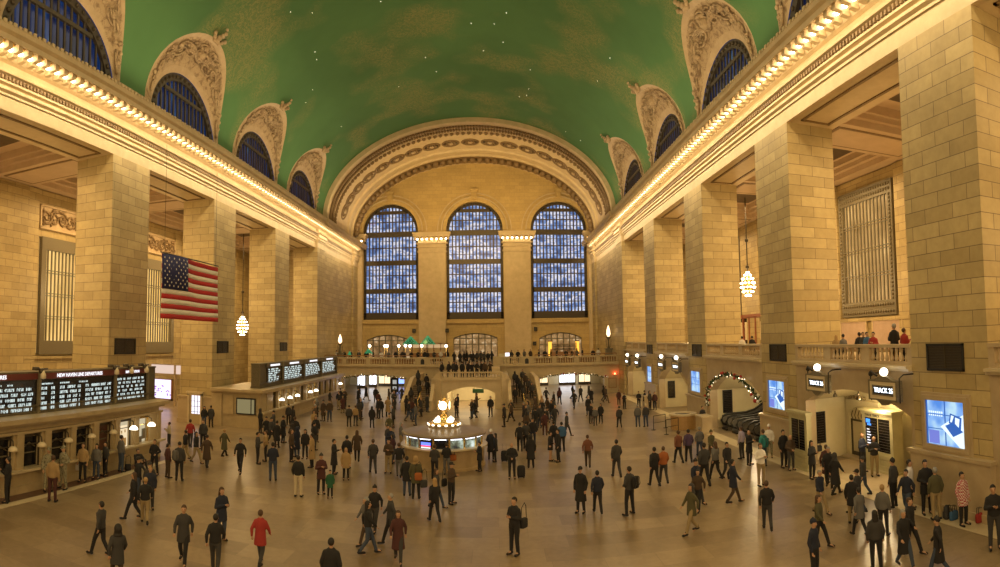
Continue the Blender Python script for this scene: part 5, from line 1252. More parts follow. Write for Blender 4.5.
def part(me,name,m,parent,mats=None):
    o=bpy.data.objects.new(name,me); COL.objects.link(o); o.parent=parent
    o.material_slots[0].link='OBJECT'; o.material_slots[0].material=m; return o
def get(kind,*a):
    k=(kind,)+a
    if k not in cache:
        me={'body':mk_body,'legs':mk_legs,'shoes':mk_shoes,'coat':mk_coat,'hair':mk_hair}[kind](*a)
        if not me.materials: me.materials.append(M['skin'])
        cache[k]=me
    return cache[k]
def person(x,y,rot,pose,coat,ckind,legs,hair,hcol,label,group=None,h=1.0,z=0,shoe='black',skin=1,name='person'):
    o=bpy.data.objects.new(name,get('body',pose)); COL.objects.link(o); o.location=(x,y,z); o.rotation_euler=(0,0,math.radians(rot)); o.scale=(h,h,h)
    o.material_slots[0].link='OBJECT'; o.material_slots[0].material=M['skin'] if skin==1 else SKIN2
    tag(o,label,'person',group)
    part(get('coat',pose,ckind),{'short':'jacket','long':'long_coat','knee':'coat'}[ckind],PM[coat],o)
    part(get('legs',pose),'trousers',PM[legs] if legs!='skin' else M['skin'],o)
    part(get('shoes',pose,'L'),'shoe',PM[shoe],o); part(get('shoes',pose,'R'),'shoe',PM[shoe],o)
    if hair!='bald':
        nm={'short':'hair','long':'long_hair','beanie':'knit_hat','cap':'cap','hood':'hood'}[hair]
        q=part(get('hair',hair),nm,HM.get(hcol) or PM[hcol],o)
        if pose=='seat': q.location.z=-.80
    return o
# ---- bags
def place(o,x,y,rot,z): o.location=(x,y,z); o.rotation_euler=(0,0,math.radians(rot))
def rounded(mb,sx_,sy_,sz_,c=(0,0,0),n=12):
    rs=[]
    for t,k in ((-1,.6),(-.9,.92),(-.5,1),(.5,1),(.85,.9),(1,.55)):
        ring=[]
        for i in range(n):
            a=2*PI*i/n; ca,sa=cos(a),sin(a); e=.5
            ring.append((c[0]+sx_*k*abs(ca)**e*(1 if ca>0 else -1),c[1]+sy_*k*abs(sa)**e*(1 if sa>0 else -1),c[2]+sz_*t))
        rs.append(ring)
    mb.rings(rs)
def bag(kind,x,y,rot,z,col,label,name=None):
    o=empty(name or {'backpack':'backpack','shoulder':'shoulder_bag','tote':'tote_bag','case':'suitcase'}[kind],label,'bag',(x,y,z),math.radians(rot)); b=MB(); b.smooth=True
    if kind=='backpack':
        rounded(b,.16,.09,.23); b.build('pack',PM[col],o); q=MB(); q.smooth=True; rounded(q,.12,.04,.11,(0,.10,-.08)); q.build('pocket',PM[col],o)
        q=MB()
        for s in (-1,1): q.tube([(s*.09,-.07,-.18),(s*.10,-.16,-.02),(s*.10,-.12,.2),(s*.09,-.05,.23)],.018,5)
        q.build('strap',M['rubber'],o)
    elif kind=='case':
        rounded(b,.20,.12,.28,(0,0,.34)); b.build('shell',PM[col],o); q=MB(); q.tube([(-.1,0,.6),(-.1,0,.98),(.1,0,.98),(.1,0,.6)],.012,5); q.build('handle',M['steel'],o); q=MB()
        for s in (-1,1): q.lathe([(.035,-.02),(.035,.02)],n=8,cx=s*.13,cz=.035)
        q.build('wheel',M['rubber'],o)
    else:
        rounded(b,.19 if kind=='tote' else .16,.07,.16); b.build('pouch',PM[col],o); q=MB()
        if kind=='tote':
            for s in (-1,1): q.tube([(-.1,s*.05,.14),(-.08,s*.04,.34),(.08,s*.04,.34),(.1,s*.05,.14)],.012,5)
        else: q.tube([(-.14,0,.12),(-.10,0,.5),(.05,0,.62),(.12,0,.5),(.14,0,.12)],.014,5)
        q.build('strap',M['rubber'],o)
    return o
def beside(x,y,rot,dx,dy):
    a=math.radians(rot); return x+dx*cos(a)-dy*sin(a),y+dx*sin(a)+dy*cos(a)
PEOPLE=[
(0.49,19.05,-40,'phone','black','short','black','short','black','person in a black jacket at the bottom centre, black bag behind the hip',None,1.03,0,1),
(3.18,23.16,-30,'stand','black','long','black','cap','black','person in a flat cap and long black open coat, centre right',None,1.02,0,1),
(4.96,22.43,215,'apart','charcoal','short','black','short','black','person seen from behind in a black and cream jacket wearing a big black backpack',None,1.05,0,1),
(0.66,29.1,0,'clasp','black','short','black','bald','','person in a dark suit with clasped hands beside a dark suitcase',None,1,0,1),
(1.71,31.41,180,'stand','black','long','black','hood','black','person seen from behind in a full-length black coat with hood up, centre',None,1.0,0,1),
(2.88,33.01,80,'clasp','black','knee','skin','short','black','bare-legged person in a short black coat facing a taller person',None,0.92,0,1),
(3.29,32.67,-80,'stand','black','knee','black','short','black','person in a dark coat facing the bare-legged person',None,1.02,0,1),
(-9.02,18.2,60,'phone','navy','knee','denim','long','brown','person with long brown hair and a navy coat looking at a phone, lower left',None,1.02,0,1),
(-12.66,27.59,10,'walk','black','short','black','short','black','lone person in black walking on open floor right of the left booth gap',None,1.0,0,1),
(-8.49,24.53,180,'stand','black','short','cream','short','black','person seen from behind in a black jacket and cream trousers',None,1.02,0,1),
(-7.7,25.33,30,'phone','maroon','knee','black','beanie','charcoal','person in a dark maroon coat, knit hat and boots beside a child',None,1.0,0,1),
(-7.14,24.82,20,'stand','green','knee','black','short','black','small child in a bright green coat next to the maroon coat',None,0.68,0,1),
(-8.2,29.2,90,'phone','black','long','black','short','black','slim person in a long black coat seen side on, centre left',None,1.0,0,1),
(-7.3,28.14,20,'stand','tan','knee','black','long','blond','person in a mustard tan coat and black leggings, centre left',None,0.88,0,1),
(-7.86,30.5,180,'stand','black','short','black','short','black','dark haired person right behind the mustard tan coat',None,1.0,0,1),
(-5.56,30.07,0,'phone','brown','short','khaki','short','black','person in a brown jacket and khaki trousers left of the round booth',None,0.98,0,1),
(-4.86,29.09,185,'walk','black','short','grey','short','brown','person in black walking away, left of the round booth',None,0.98,0,1),
(-3.97,25.86,180,'stand','black','knee','denim','short','black','person in a black coat next to the fur-collared parka',None,0.98,0,1),
(-3.52,25.44,180,'stand','olive','knee','black','hood','tan','person in a dark olive parka with a pale fur hood and an orange bag',None,1.03,0,1),
(-1.95,24.81,60,'phone','brown','short','black','cap','black','person in a brown jacket holding a phone before the round booth, black bag behind',None,0.98,0,1),
(-3.1,29.09,170,'phone','charcoal','short','black','short','brown','person at the round booth counter, left of the two in front of the screen',None,0.96,0,1),
(-2.59,29.97,180,'phone','black','short','grey','short','black','person in black with grey trousers at the round booth counter, orange bag at the side',None,0.92,0,1),
(-0.95,30.81,-60,'phone','black','knee','black','short','black','person in a dark coat right of the round booth, looking down at a phone',None,0.86,0,1),
(-0.4,33.72,180,'stand','black','long','black','beanie','white','person in a long black coat and white knit hat behind the round booth',None,0.96,0,1),
(-0.15,33.08,-90,'stand','black','knee','black','long','black','person in a black coat with a wheeled suitcase, right of the round booth',None,0.9,0,1),
(-10.56,26.76,200,'phone','navy','short','denim','short','black','person in a navy jacket and blue jeans seen from behind, left of centre',None,1.05,0,1),
(-12.71,29.96,110,'phone','charcoal','short','black','short','black','dark person left of the navy jacket, one of a close pair',None,0.98,0,1),
(-12.57,30.77,-70,'stand','tan','short','black','short','brown','person in a tan jacket half hidden behind the dark one of the pair',None,0.98,0,1),
(-14.44,24.55,200,'stand','charcoal','short','black','cap','black','person with a grey green backpack near the left booth',None,1.05,0,1),
(-15.19,24.73,150,'stand','maroon','short','brown','short','black','person in a maroon jacket left of the grey green backpack',None,0.95,0,1),
(-16.05,24.85,0,'apart','black','short','black','short','brown','person in black standing with arms bent, near the end of the left booth',None,1.0,0,1),
(-16.5,17.99,200,'stand','tan','short','maroon','short','brown','person in a tan jacket and dark red trousers, back to the viewer, lower left',None,1.08,0,1),
(-17.56,19.82,-10,'apart','camo','short','camo','cap','camo','person in pale camouflage uniform facing the viewer, right of the tan jacket',None,1.08,0,1),
(-17.75,19.05,60,'stand','camo','short','camo','cap','camo','person in pale camouflage uniform mostly hidden behind the tan jacket',None,1.08,0,1),
(-17.53,16.46,-60,'phone','black','short','black','short','black','dark dressed person at the left edge holding up a blue lit phone',None,1.05,0,1),
(-17.75,21.4,20,'stand','tan','short','black','short','brown','person in an orange tan top holding a white bag beside the left booth',None,1.03,0,1),
(-17.68,24.3,160,'stand','grey','short','denim','short','black','person leaning near the left booth wall with a grey jacket and jeans',None,1.05,0,1),
(-17.68,22.32,20,'stand','grey','short','denim','long','black','person in a grey jacket beside the orange tan top',None,0.95,0,1),
(-17.74,23.09,-20,'stand','charcoal','short','black','short','black','person in a charcoal jacket between two others at the left booth',None,0.95,0,1),
(-19.35,31.6,-80,'phone','cream','short','charcoal','short','brown','person in a beige jacket at the counter round the end of the near booth',None,0.88,0,1),
(-21.3,39.79,20,'stand','black','short','denim','hood','charcoal','person with a hooded black coat by the lit door in the pillar foot',None,0.92,0,1),
(-20.93,40.19,200,'stand','charcoal','knee','black','short','black','second person of the couple by the lit door in the pillar foot',None,0.95,0,1),
(16.15,23.19,20,'phone','navy','short','black','bald','','person in a dark navy uniform holding papers by the gate boards',None,1.08,0,1),
(16.15,22.24,-20,'phone','black','short','khaki','bald','','balding person in a black vest and khaki trousers by the gate boards',None,1.05,0,1),
(13.75,23.82,20,'phone','black','knee','black','long','black','person in a black coat leaning by the wall under the notice board',None,1.0,0,1),
(13.75,26.61,10,'stand','black','short','black','short','black','person all in black against the wall left of the dark gate board',None,1.08,0,1),
(13.75,25.87,0,'clasp','brown','short','charcoal','bald','','balding person in a brown jacket before the dark gate board',None,1.0,0,1),
(12.55,28.16,30,'phone','black','knee','black','bald','','balding person in a long dark jacket left of the teal jacket',None,1.02,0,1),
(12.8,29.7,-150,'stand','lavender','short','charcoal','short','brown','person in a lavender checked shirt beside the dark jacket',None,1.0,0,1),
(12.97,27.34,200,'stand','teal','short','denim','short','brown','person in a teal jacket and jeans with a teal backpack',None,1.08,0,1),
(11.28,24.09,10,'phone','white','short','khaki','short','brown','person in a white shirt and khaki trousers standing apart on the right',None,1.08,0,1),
(14.15,29.06,-30,'stand','white','short','camo','beanie','white','person in a white jacket and pale hat behind the teal jacket',None,1.02,0,1),
(14.15,17.29,40,'stand','white','short','black','short','black','person in a white top leaning at the foot of the nearest right pillar',None,1.05,0,1),
(13.85,17.92,200,'stand','charcoal','short','black','beanie','black','person in a charcoal jacket and black hat in front of the white top',None,1.05,0,1),
(14.15,16.39,-20,'clasp','black','knee','black','short','black','dark person in a long black coat against the nearest right pillar',None,1.12,0,1),
(13.95,15.65,160,'stand','olive','short','khaki','short','grey','grey haired person in an olive brown jacket against the nearest right pillar',None,1.05,0,1),
(14.15,14.51,0,'stand','plaid','knee','black','short','black','person in a red and white checked coat by the nearest right pillar',None,1.03,0,1),
(13.23,12.25,-40,'phone','black','short','charcoal','short','black','dark figure cut by the right edge of the picture',None,1.1,0,1),
(14.15,39.58,20,'stand','black','short','black','short','black','guard in black standing behind the round desk',None,1.0,0,1),
(13.17,54.56,0,'clasp','black','short','black','short','black','person in black standing alone at the narrow lit arch far right',None,0.9,0,1),
(13.75,52.67,40,'stand','charcoal','short','black','hood','charcoal','hooded person in the dark cluster by the farthest blue screen',None,1.0,0,1),
(14.15,52.4,-40,'stand','maroon','short','black','short','brown','maroon jacket in the dark cluster by the farthest blue screen',None,0.95,0,1),
(13.69,54.31,90,'stand','black','knee','black','short','black','left person in the dark cluster by the farthest blue screen',None,0.95,0,1),
(7.29,46.35,30,'phone','black','short','black','long','black','left person of a trio standing on the bright floor, far right centre',None,0.92,0,1),
(8.04,46.11,-30,'stand','black','knee','black','long','black','right person of a trio standing on the bright floor, far right centre',None,0.9,0,1),
(7.41,44.97,180,'stand','grey','short','charcoal','bald','','short person between the trio, pale head',None,0.82,0,1),
(11.74,54.39,20,'phone','black','short','black','short','black','person in black near the farthest right lit arch, bent over a phone',None,0.85,0,1),
(11.91,57.72,-20,'stand','maroon','knee','black','long','brown','person in a maroon coat near the red wall lamp',None,0.85,0,1),
(10.36,43.38,170,'stand','grey','short','denim','short','grey','left one of two seen from behind, grey jacket, right of centre',None,0.95,0,1),
(10.92,43.14,190,'stand','charcoal','short','denim','beanie','cream','right one of two seen from behind, wearing a cream knit hat',None,0.98,0,1),
(8.96,43.42,180,'walk','charcoal','short','black','short','black','person in charcoal walking away, right of centre',None,0.92,0,1),
(-11.86,50.72,180,'stand','blue','short','denim','short','brown','person in a bright blue jacket in the far left crowd',None,0.95,0,1),
(-10.05,50.79,175,'stand','black','short','black','short','black','person in black alone in the gap of the far left crowd',None,0.95,0,1),
(-11.03,45.45,170,'stand','tan','short','charcoal','short','brown','person in a tan jacket seen from behind in the far left crowd',None,0.92,0,1),
(-9.56,44.74,180,'stand','black','knee','black','long','black','person in a long black coat near the booth side of the far left crowd',None,0.95,0,1),
(-11.39,44.81,190,'stand','charcoal','short','black','cap','black','person in charcoal left of the tan jacket in the far left crowd',None,0.95,0,1),
(-7.0,16.78,180,'walk','red','knee','charcoal','short','brown','person in a red coat at the bottom edge, left of centre',None,0.95,0,1),
(-9.1,15.8,20,'walk','charcoal','knee','black','short','brown','person in a dark coat walking at the bottom left',None,1.0,0,1),
(-7.93,15.63,200,'walk','black','short','charcoal','short','black','dark person at the bottom edge just below the navy coat',None,0.98,0,1),
(-4.24,14.86,180,'stand','black','short','black','short','black','only the top of a dark head at the bottom edge',None,1.0,0,1),
(8.9,18.62,160,'walk','black','short','charcoal','short','brown','dark person walking in the open floor on the lower right',None,0.98,0,1),
(-17.32,32.26,10,'stand','charcoal','short','black','short','brown','dark person walking past the end of the near booth',None,1.02,0,1),
(-18.14,32.1,200,'walk','red','short','charcoal','short','brown','person with a red jacket in the gap beyond the near booth',None,1.0,0,1),
(6.96,26.12,190,'walk','black','short','black','short','black','dark person at the left of the walking group, right of centre',None,1.02,0,1),
(7.49,26.48,180,'walk','orange','short','charcoal','short','brown','person with an orange brown jacket in the walking group',None,0.98,0,1),
(9.38,30.19,190,'walk','rust','short','black','short','brown','person in a rust red jacket near the round desk',None,1.0,0,1),
(9.94,30.18,170,'walk','purple','short','black','short','black','person in a purple jacket near the round desk',None,1.02,0,1),
(9.02,25.2,180,'walk','charcoal','short','black','short','black','tall dark person in the middle of the walking group',None,1.12,0,1),
(9.91,26.14,200,'walk','grey','short','black','long','brown','person in grey right of the tall dark walker',None,1.02,0,1),
(10.4,25.87,10,'walk','black','short','charcoal','short','black','dark person coming forward right of the walking group',None,1.0,0,1),
(11.03,29.62,20,'walk','olive','short','brown','beanie','olive','person in olive with a knit hat near the escalators',None,0.98,0,1),
(5.67,28.34,185,'walk','charcoal','short','charcoal','short','black','person in charcoal walking away alone, centre right',None,1.05,0,1),
(4.65,30.86,170,'walk','rust','short','brown','short','brown','person in a rust coloured jacket, centre right',None,0.98,0,1),
(3.8,22.88,180,'walk','navy','short','black','short','black','dark navy figure beside the long black open coat',None,0.95,0,1),
(-6.29,29.7,200,'walk','charcoal','short','charcoal','short','brown','person in charcoal walking away, left of the brown jacket',None,1.0,0,1),
(-7.76,32.34,190,'walk','brown','knee','black','long','brown','person in a brown coat between the mustard coat and the round booth',None,1.0,0,1),
(1.31,35.82,180,'walk','black','short','black','short','black','left of two dark walkers right of the round booth',None,1.0,0,1),
(1.7,36.41,180,'walk','charcoal','short','black','short','black','right of two dark walkers right of the round booth',None,1.0,0,1),
(2.2,37.68,0,'stand','black','short','navy','beanie','black','person in black and a knit hat, right of the round booth',None,1.0,0,1),
(3.79,35.43,185,'stand','blue','short','black','short','black','person in a blue jacket behind the facing pair',None,1.02,0,1),
(3.38,36.14,180,'stand','black','short','black','short','black','dark person left of the blue jacket, behind the facing pair',None,1.0,0,1),
(3.26,41.32,180,'walk','maroon','short','maroon','short','black','person in maroon walking to the right staircase',None,0.98,0,1),
(10.98,31.35,170,'walk','grey','short','denim','short','grey','person in grey right of the purple jacket',None,0.95,0,1),
(-17.55,25.6,70,'seat','black','short','black','short','brown','person sitting on the floor against the near booth, black bag beside',None,1.05,0,1),
(-15.48,39.31,284,'clasp','charcoal','long','black','cap','black','person in charcoal long coat and cap, waiting in the far booth queue','queue in front of the far ticket booth',0.974,0,1),
(-14.25,47.39,338,'stand','brown','long','black','beanie','charcoal','person in brown long coat and knit hat, standing in the far booth queue','queue in front of the far ticket booth',0.991,0,1),
(-14.94,36.65,13,'walk','black','long','black','beanie','charcoal','person in black long coat and knit hat, walking in the far booth queue','queue in front of the far ticket booth',0.926,0,1),
(-14.98,55.16,298,'clasp','black','short','khaki','short','black','person in black jacket and short black hair, waiting in the far booth queue','queue in front of the far ticket booth',0.967,0,1),
(-13.49,34.85,174,'stand','black','long','black','beanie','black','person in black long coat and knit hat, standing in the far booth queue','queue in front of the far ticket booth',0.945,0,1),
(-13.75,36.62,80,'clasp','black','long','black','cap','black','person in black long coat and cap, waiting in the far booth queue','queue in front of the far ticket booth',1.005,0,1),
(-13.79,43.72,120,'phone','brown','short','black','short','grey','person in brown jacket and short grey hair, phoning in the far booth queue','queue in front of the far ticket booth',1.017,0,1),
(-15.19,58.01,345,'clasp','brown','knee','black','short','grey','person in brown coat and short grey hair, waiting in the far booth queue','queue in front of the far ticket booth',1.026,0,1),
(-15.77,58.43,237,'stand','black','long','denim','cap','charcoal','person in black long coat and cap, standing in the far booth queue','queue in front of the far ticket booth',1.019,0,1),
(-12.78,36.24,189,'walk','black','short','denim','short','brown','person in black jacket and short brown hair, walking in the far booth queue','queue in front of the far ticket booth',1.034,0,1),
(-15.04,47.48,277,'clasp','tan','long','black','short','blond','person in tan long coat and short blond hair, waiting in the far booth queue','queue in front of the far ticket booth',0.939,0,1),
(-13.18,41.47,34,'walk','tan','long','black','hood','black','person in tan long coat and hood, walking in the far booth queue','queue in front of the far ticket booth',0.913,0,1),
(-14.2,35.69,65,'walk','charcoal','short','black','beanie','charcoal','person in charcoal jacket and knit hat, walking in the far booth queue','queue in front of the far ticket booth',0.987,0,1),
(-15.44,56.58,23,'stand','black','short','khaki','short','black','person in black jacket and short black hair, standing in the far booth queue','queue in front of the far ticket booth',0.965,0,1),
(-16.61,57.5,111,'walk','charcoal','knee','khaki','beanie','black','person in charcoal coat and knit hat, walking in the far booth queue','queue in front of the far ticket booth',0.954,0,1),
(-14.03,52.83,214,'clasp','maroon','long','khaki','short','blond','person in maroon long coat and short blond hair, waiting in the far booth queue','queue in front of the far ticket booth',0.908,0,1),
(-16.08,44.02,358,'stand','charcoal','short','black','beanie','charcoal','person in charcoal jacket and knit hat, standing in the far booth queue','queue in front of the far ticket booth',0.945,0,1),
(-13.66,47.2,25,'stand','brown','short','denim','cap','brown','person in brown jacket and cap, standing in the far booth queue','queue in front of the far ticket booth',1.023,0,1),
(-16.58,39.52,144,'stand','black','short','black','hood','charcoal','person in black jacket and hood, standing in the far booth queue','queue in front of the far ticket booth',1.012,0,1),
(-14.93,41.87,139,'stand','black','long','khaki','long','black','person in black long coat and long black hair, standing in the far booth queue','queue in front of the far ticket booth',1.028,0,1),
(-11.81,37.59,33,'stand','black','short','charcoal','long','brown','person in black jacket and long brown hair, standing in the far booth queue','queue in front of the far ticket booth',1.0,0,1),
(-15.42,49.19,209,'phone','grey','short','black','hood','grey','person in grey jacket and hood, phoning in the far booth queue','queue in front of the far ticket booth',0.952,0,1),
(-12.35,34.55,215,'clasp','black','knee','brown','long','black','person in black coat and long black hair, waiting near the queue end','near end of the queue',0.928,0,1),
(-11.38,32.6,240,'phone','navy','long','denim','hood','navy','person in navy long coat and hood, phoning near the queue end','near end of the queue',0.994,0,1),
(-11.07,34.9,143,'clasp','black','short','charcoal','beanie','black','person in black jacket and knit hat, waiting near the queue end','near end of the queue',0.981,0,1),
(-10.78,32.31,1,'stand','black','short','black','long','black','person in black jacket and long black hair, standing near the queue end','near end of the queue',0.952,0,1),
(-11.24,31.28,88,'stand','brown','short','black','long','brown','person in brown jacket and long brown hair, standing near the queue end','near end of the queue',1.024,0,1),
(-9.71,30.22,269,'stand','tan','long','black','short','black','person in tan long coat and short black hair, standing near the queue end','near end of the queue',1.026,0,1),
(-10.9,62.58,55,'phone','black','long','brown','cap','black','person in black long coat and cap, phoning in the far left crowd','crowd before the left lower opening',0.921,0,1),
(-11.55,49.45,68,'stand','black','short','black','short','blond','person in black jacket and short blond hair, standing in the far left crowd','crowd before the left lower opening',0.995,0,1),
(-15.71,66.62,129,'stand','black','long','black','hood','black','person in black long coat and hood, standing in the far left crowd','crowd before the left lower opening',0.933,0,1),
(-14.64,61.41,127,'clasp','black','long','black','beanie','black','person in black long coat and knit hat, waiting in the far left crowd','crowd before the left lower opening',0.906,0,1),
(-10.14,50.04,326,'stand','black','short','charcoal','cap','black','person in black jacket and cap, standing in the far left crowd','crowd before the left lower opening',1.013,0,1),
(-11.33,61.48,127,'phone','brown','short','black','hood','charcoal','person in brown jacket and hood, phoning in the far left crowd','crowd before the left lower opening',0.902,0,1),
(-8.72,49.87,279,'clasp','black','short','brown','hood','black','person in black jacket and hood, waiting in the far left crowd','crowd before the left lower opening',0.978,0,1),
(-7.98,45.15,293,'phone','charcoal','short','black','hood','black','person in charcoal jacket and hood, phoning in the far left crowd','crowd before the left lower opening',0.976,0,1),
(-14.35,64.02,77,'walk','black','long','khaki','short','grey','person in black long coat and short grey hair, walking in the far left crowd','crowd before the left lower opening',1.004,0,1),
(-11.46,56.54,167,'stand','maroon','knee','black','short','black','person in maroon coat and short black hair, standing in the far left crowd','crowd before the left lower opening',0.986,0,1),
(-12.88,62.12,15,'stand','black','knee','black','hood','black','person in black coat and hood, standing in the far left crowd','crowd before the left lower opening',0.967,0,1),
(-10.05,62.08,136,'walk','charcoal','long','black','short','grey','person in charcoal long coat and short grey hair, walking in the far left crowd','crowd before the left lower opening',1.039,0,1),
(-9.54,51.26,174,'clasp','tan','long','black','cap','tan','person in tan long coat and cap, waiting in the far left crowd','crowd before the left lower opening',1.014,0,1),
(-14.68,55.74,215,'clasp','black','long','charcoal','cap','charcoal','person in black long coat and cap, waiting in the far left crowd','crowd before the left lower opening',0.988,0,1),
(-9.94,56.69,28,'phone','charcoal','long','black','long','blond','person in charcoal long coat and long blond hair, phoning in the far left crowd','crowd before the left lower opening',1.025,0,1),
(-11.47,48.51,178,'stand','charcoal','short','brown','long','black','person in charcoal jacket and long black hair, standing in the far left crowd','crowd before the left lower opening',1.008,0,1),
(-8.16,52.93,149,'phone','black','short','black','long','black','person in black jacket and long black hair, phoning in the far left crowd','crowd before the left lower opening',0.997,0,1),
(-6.5,54.86,132,'stand','charcoal','long','denim','beanie','charcoal','person in charcoal long coat and knit hat, standing below the left staircase','crowd at the left stair foot',0.989,0,1),
(-6.42,46.52,279,'stand','grey','short','denim','long','black','person in grey jacket and long black hair, standing below the left staircase','crowd at the left stair foot',1.018,0,1),
(-7.33,53.05,73,'stand','black','knee','charcoal','beanie','black','person in black coat and knit hat, standing below the left staircase','crowd at the left stair foot',0.964,0,1),
(-7.29,48.48,75,'walk','black','short','denim','short','black','person in black jacket and short black hair, walking below the left staircase','crowd at the left stair foot',0.998,0,1),
(-7.19,49.79,150,'phone','maroon','short','denim','long','brown','person in maroon jacket and long brown hair, phoning below the left staircase','crowd at the left stair foot',1.024,0,1),
(-7.07,54.59,134,'walk','black','knee','denim','long','blond','person in black coat and long blond hair, walking below the left staircase','crowd at the left stair foot',0.94,0,1),
(-6.67,51.77,295,'stand','charcoal','short','black','long','blond','person in charcoal jacket and long blond hair, standing below the left staircase','crowd at the left stair foot',0.968,0,1),
(3.15,44.99,326,'stand','charcoal','knee','denim','short','brown','person in charcoal coat and short brown hair, standing right of the stairs','crowd before the right lower opening',0.995,0,1),
(9.95,64.38,59,'walk','charcoal','knee','denim','short','black','person in charcoal coat and short black hair, walking right of the stairs','crowd before the right lower opening',0.97,0,1),
(4.97,60.77,135,'walk','charcoal','short','black','cap','charcoal','person in charcoal jacket and cap, walking right of the stairs','crowd before the right lower opening',0.974,0,1),
(4.3,47.65,305,'walk','black','knee','denim','short','brown','person in black coat and short brown hair, walking right of the stairs','crowd before the right lower opening',1.025,0,1),
(3.26,45.88,352,'stand','black','short','black','long','brown','person in black jacket and long brown hair, standing right of the stairs','crowd before the right lower opening',0.953,0,1),
(3.95,53.08,44,'stand','tan','knee','black','long','blond','person in tan coat and long blond hair, standing right of the stairs','crowd before the right lower opening',0.932,0,1),
(6.21,59.52,187,'walk','maroon','short','black','hood','maroon','person in maroon jacket and hood, walking right of the stairs','crowd before the right lower opening',1.008,0,1),
(9.43,59.46,184,'walk','black','long','black','short','grey','person in black long coat and short grey hair, walking right of the stairs','crowd before the right lower opening',0.916,0,1),
(4.76,51.44,147,'walk','charcoal','long','denim','short','brown','person in charcoal long coat and short brown hair, walking right of the stairs','crowd before the right lower opening',0.901,0,1),
(4.75,41.0,58,'walk','charcoal','knee','black','beanie','charcoal','person in charcoal coat and knit hat, walking right of the stairs','crowd before the right lower opening',0.929,0,1),
(2.76,43.54,182,'walk','black','short','charcoal','short','black','person in black jacket and short black hair, walking right of the stairs','crowd before the right lower opening',0.997,0,1),
(4.39,45.58,334,'walk','charcoal','short','charcoal','short','blond','person in charcoal jacket and short blond hair, walking right of the stairs','crowd before the right lower opening',0.914,0,1),
(5.43,57.39,108,'stand','black','long','denim','long','grey','person in black long coat and long grey hair, standing right of the stairs','crowd before the right lower opening',0.906,0,1),
(3.54,42.87,66,'stand','black','short','khaki','cap','black','person in black jacket and cap, standing right of the stairs','crowd before the right lower opening',1.031,0,1),
(7.78,50.84,327,'stand','black','long','denim','short','grey','person in black long coat and short grey hair, standing right of the stairs','crowd before the right lower opening',0.968,0,1),
(3.63,48.91,1,'walk','black','short','black','long','blond','person in black jacket and long blond hair, walking right of the stairs','crowd before the right lower opening',1.001,0,1),
(3.35,52.84,230,'walk','brown','long','denim','cap','charcoal','person in brown long coat and cap, walking right of the stairs','crowd before the right lower opening',0.979,0,1),
(10.99,59.83,42,'walk','brown','knee','brown','long','brown','person in brown coat and long brown hair, walking right of the stairs','crowd before the right lower opening',0.975,0,1),
(8.22,64.76,87,'walk','black','short','black','cap','charcoal','person in black jacket and cap, walking right of the stairs','crowd before the right lower opening',0.972,0,1),
(7.23,55.98,334,'walk','black','knee','charcoal','cap','charcoal','person in black coat and cap, walking right of the stairs','crowd before the right lower opening',0.989,0,1),
(11.15,61.77,93,'walk','black','knee','denim','hood','black','person in black coat and hood, walking right of the stairs','crowd before the right lower opening',0.935,0,1),
(8.68,61.76,200,'walk','charcoal','short','black','short','grey','person in charcoal jacket and short grey hair, walking right of the stairs','crowd before the right lower opening',0.971,0,1),
(4.38,51.97,105,'walk','brown','long','black','short','brown','person in brown long coat and short brown hair, walking right of the stairs','crowd before the right lower opening',0.902,0,1),
(1.15,50.68,130,'walk','charcoal','long','denim','long','blond','person in charcoal long coat and long blond hair, walking before the right staircase','crowd at the right stair foot',0.908,0,1),
(1.09,48.37,236,'walk','brown','short','black','short','black','person in brown jacket and short black hair, walking before the right staircase','crowd at the right stair foot',0.914,0,1),
(2.51,50.93,173,'stand','tan','short','charcoal','short','black','person in tan jacket and short black hair, standing before the right staircase','crowd at the right stair foot',1.019,0,1),
(2.08,44.56,53,'stand','black','long','denim','long','brown','person in black long coat and long brown hair, standing before the right staircase','crowd at the right stair foot',1.037,0,1),
(2.41,47.6,298,'walk','grey','short','denim','hood','black','person in grey jacket and hood, walking before the right staircase','crowd at the right stair foot',0.99,0,1),
(2.12,48.3,276,'stand','navy','long','black','short','grey','person in navy long coat and short grey hair, standing before the right staircase','crowd at the right stair foot',0.908,0,1),
(0.5,45.88,274,'stand','black','knee','black','cap','charcoal','person in black coat and cap, standing before the right staircase','crowd at the right stair foot',1.014,0,1),
(2.01,42.1,207,'stand','brown','short','black','long','black','person in brown jacket and long black hair, standing before the right staircase','crowd at the right stair foot',0.937,0,1),
(-1.94,54.99,102,'phone','brown','long','charcoal','long','brown','person in brown long coat and long brown hair, phoning under the lit middle arch','people by the middle arch',1.018,0,1),
(-0.61,51.79,341,'stand','black','short','black','short','grey','person in black jacket and short grey hair, standing under the lit middle arch','people by the middle arch',1.027,0,1),
(-2.22,51.19,306,'phone','brown','knee','denim','long','blond','person in brown coat and long blond hair, phoning under the lit middle arch','people by the middle arch',0.911,0,1),
(-3.57,51.46,38,'clasp','black','short','charcoal','hood','black','person in black jacket and hood, waiting under the lit middle arch','people by the middle arch',0.956,0,1),
(-1.98,50.49,294,'walk','black','long','denim','long','brown','person in black long coat and long brown hair, walking under the lit middle arch','people by the middle arch',0.932,0,1),
(-3.64,54.28,297,'phone','navy','short','khaki','short','brown','person in navy jacket and short brown hair, phoning under the lit middle arch','people by the middle arch',1.017,0,1),
(-7.43,40.47,174,'walk','olive','knee','black','short','blond','person in olive coat and short blond hair, walking left of the round booth','people left of the round booth',0.905,0,1),
(-5.99,36.58,114,'stand','grey','short','khaki','long','grey','person in grey jacket and long grey hair, standing left of the round booth','people left of the round booth',0.937,0,1),
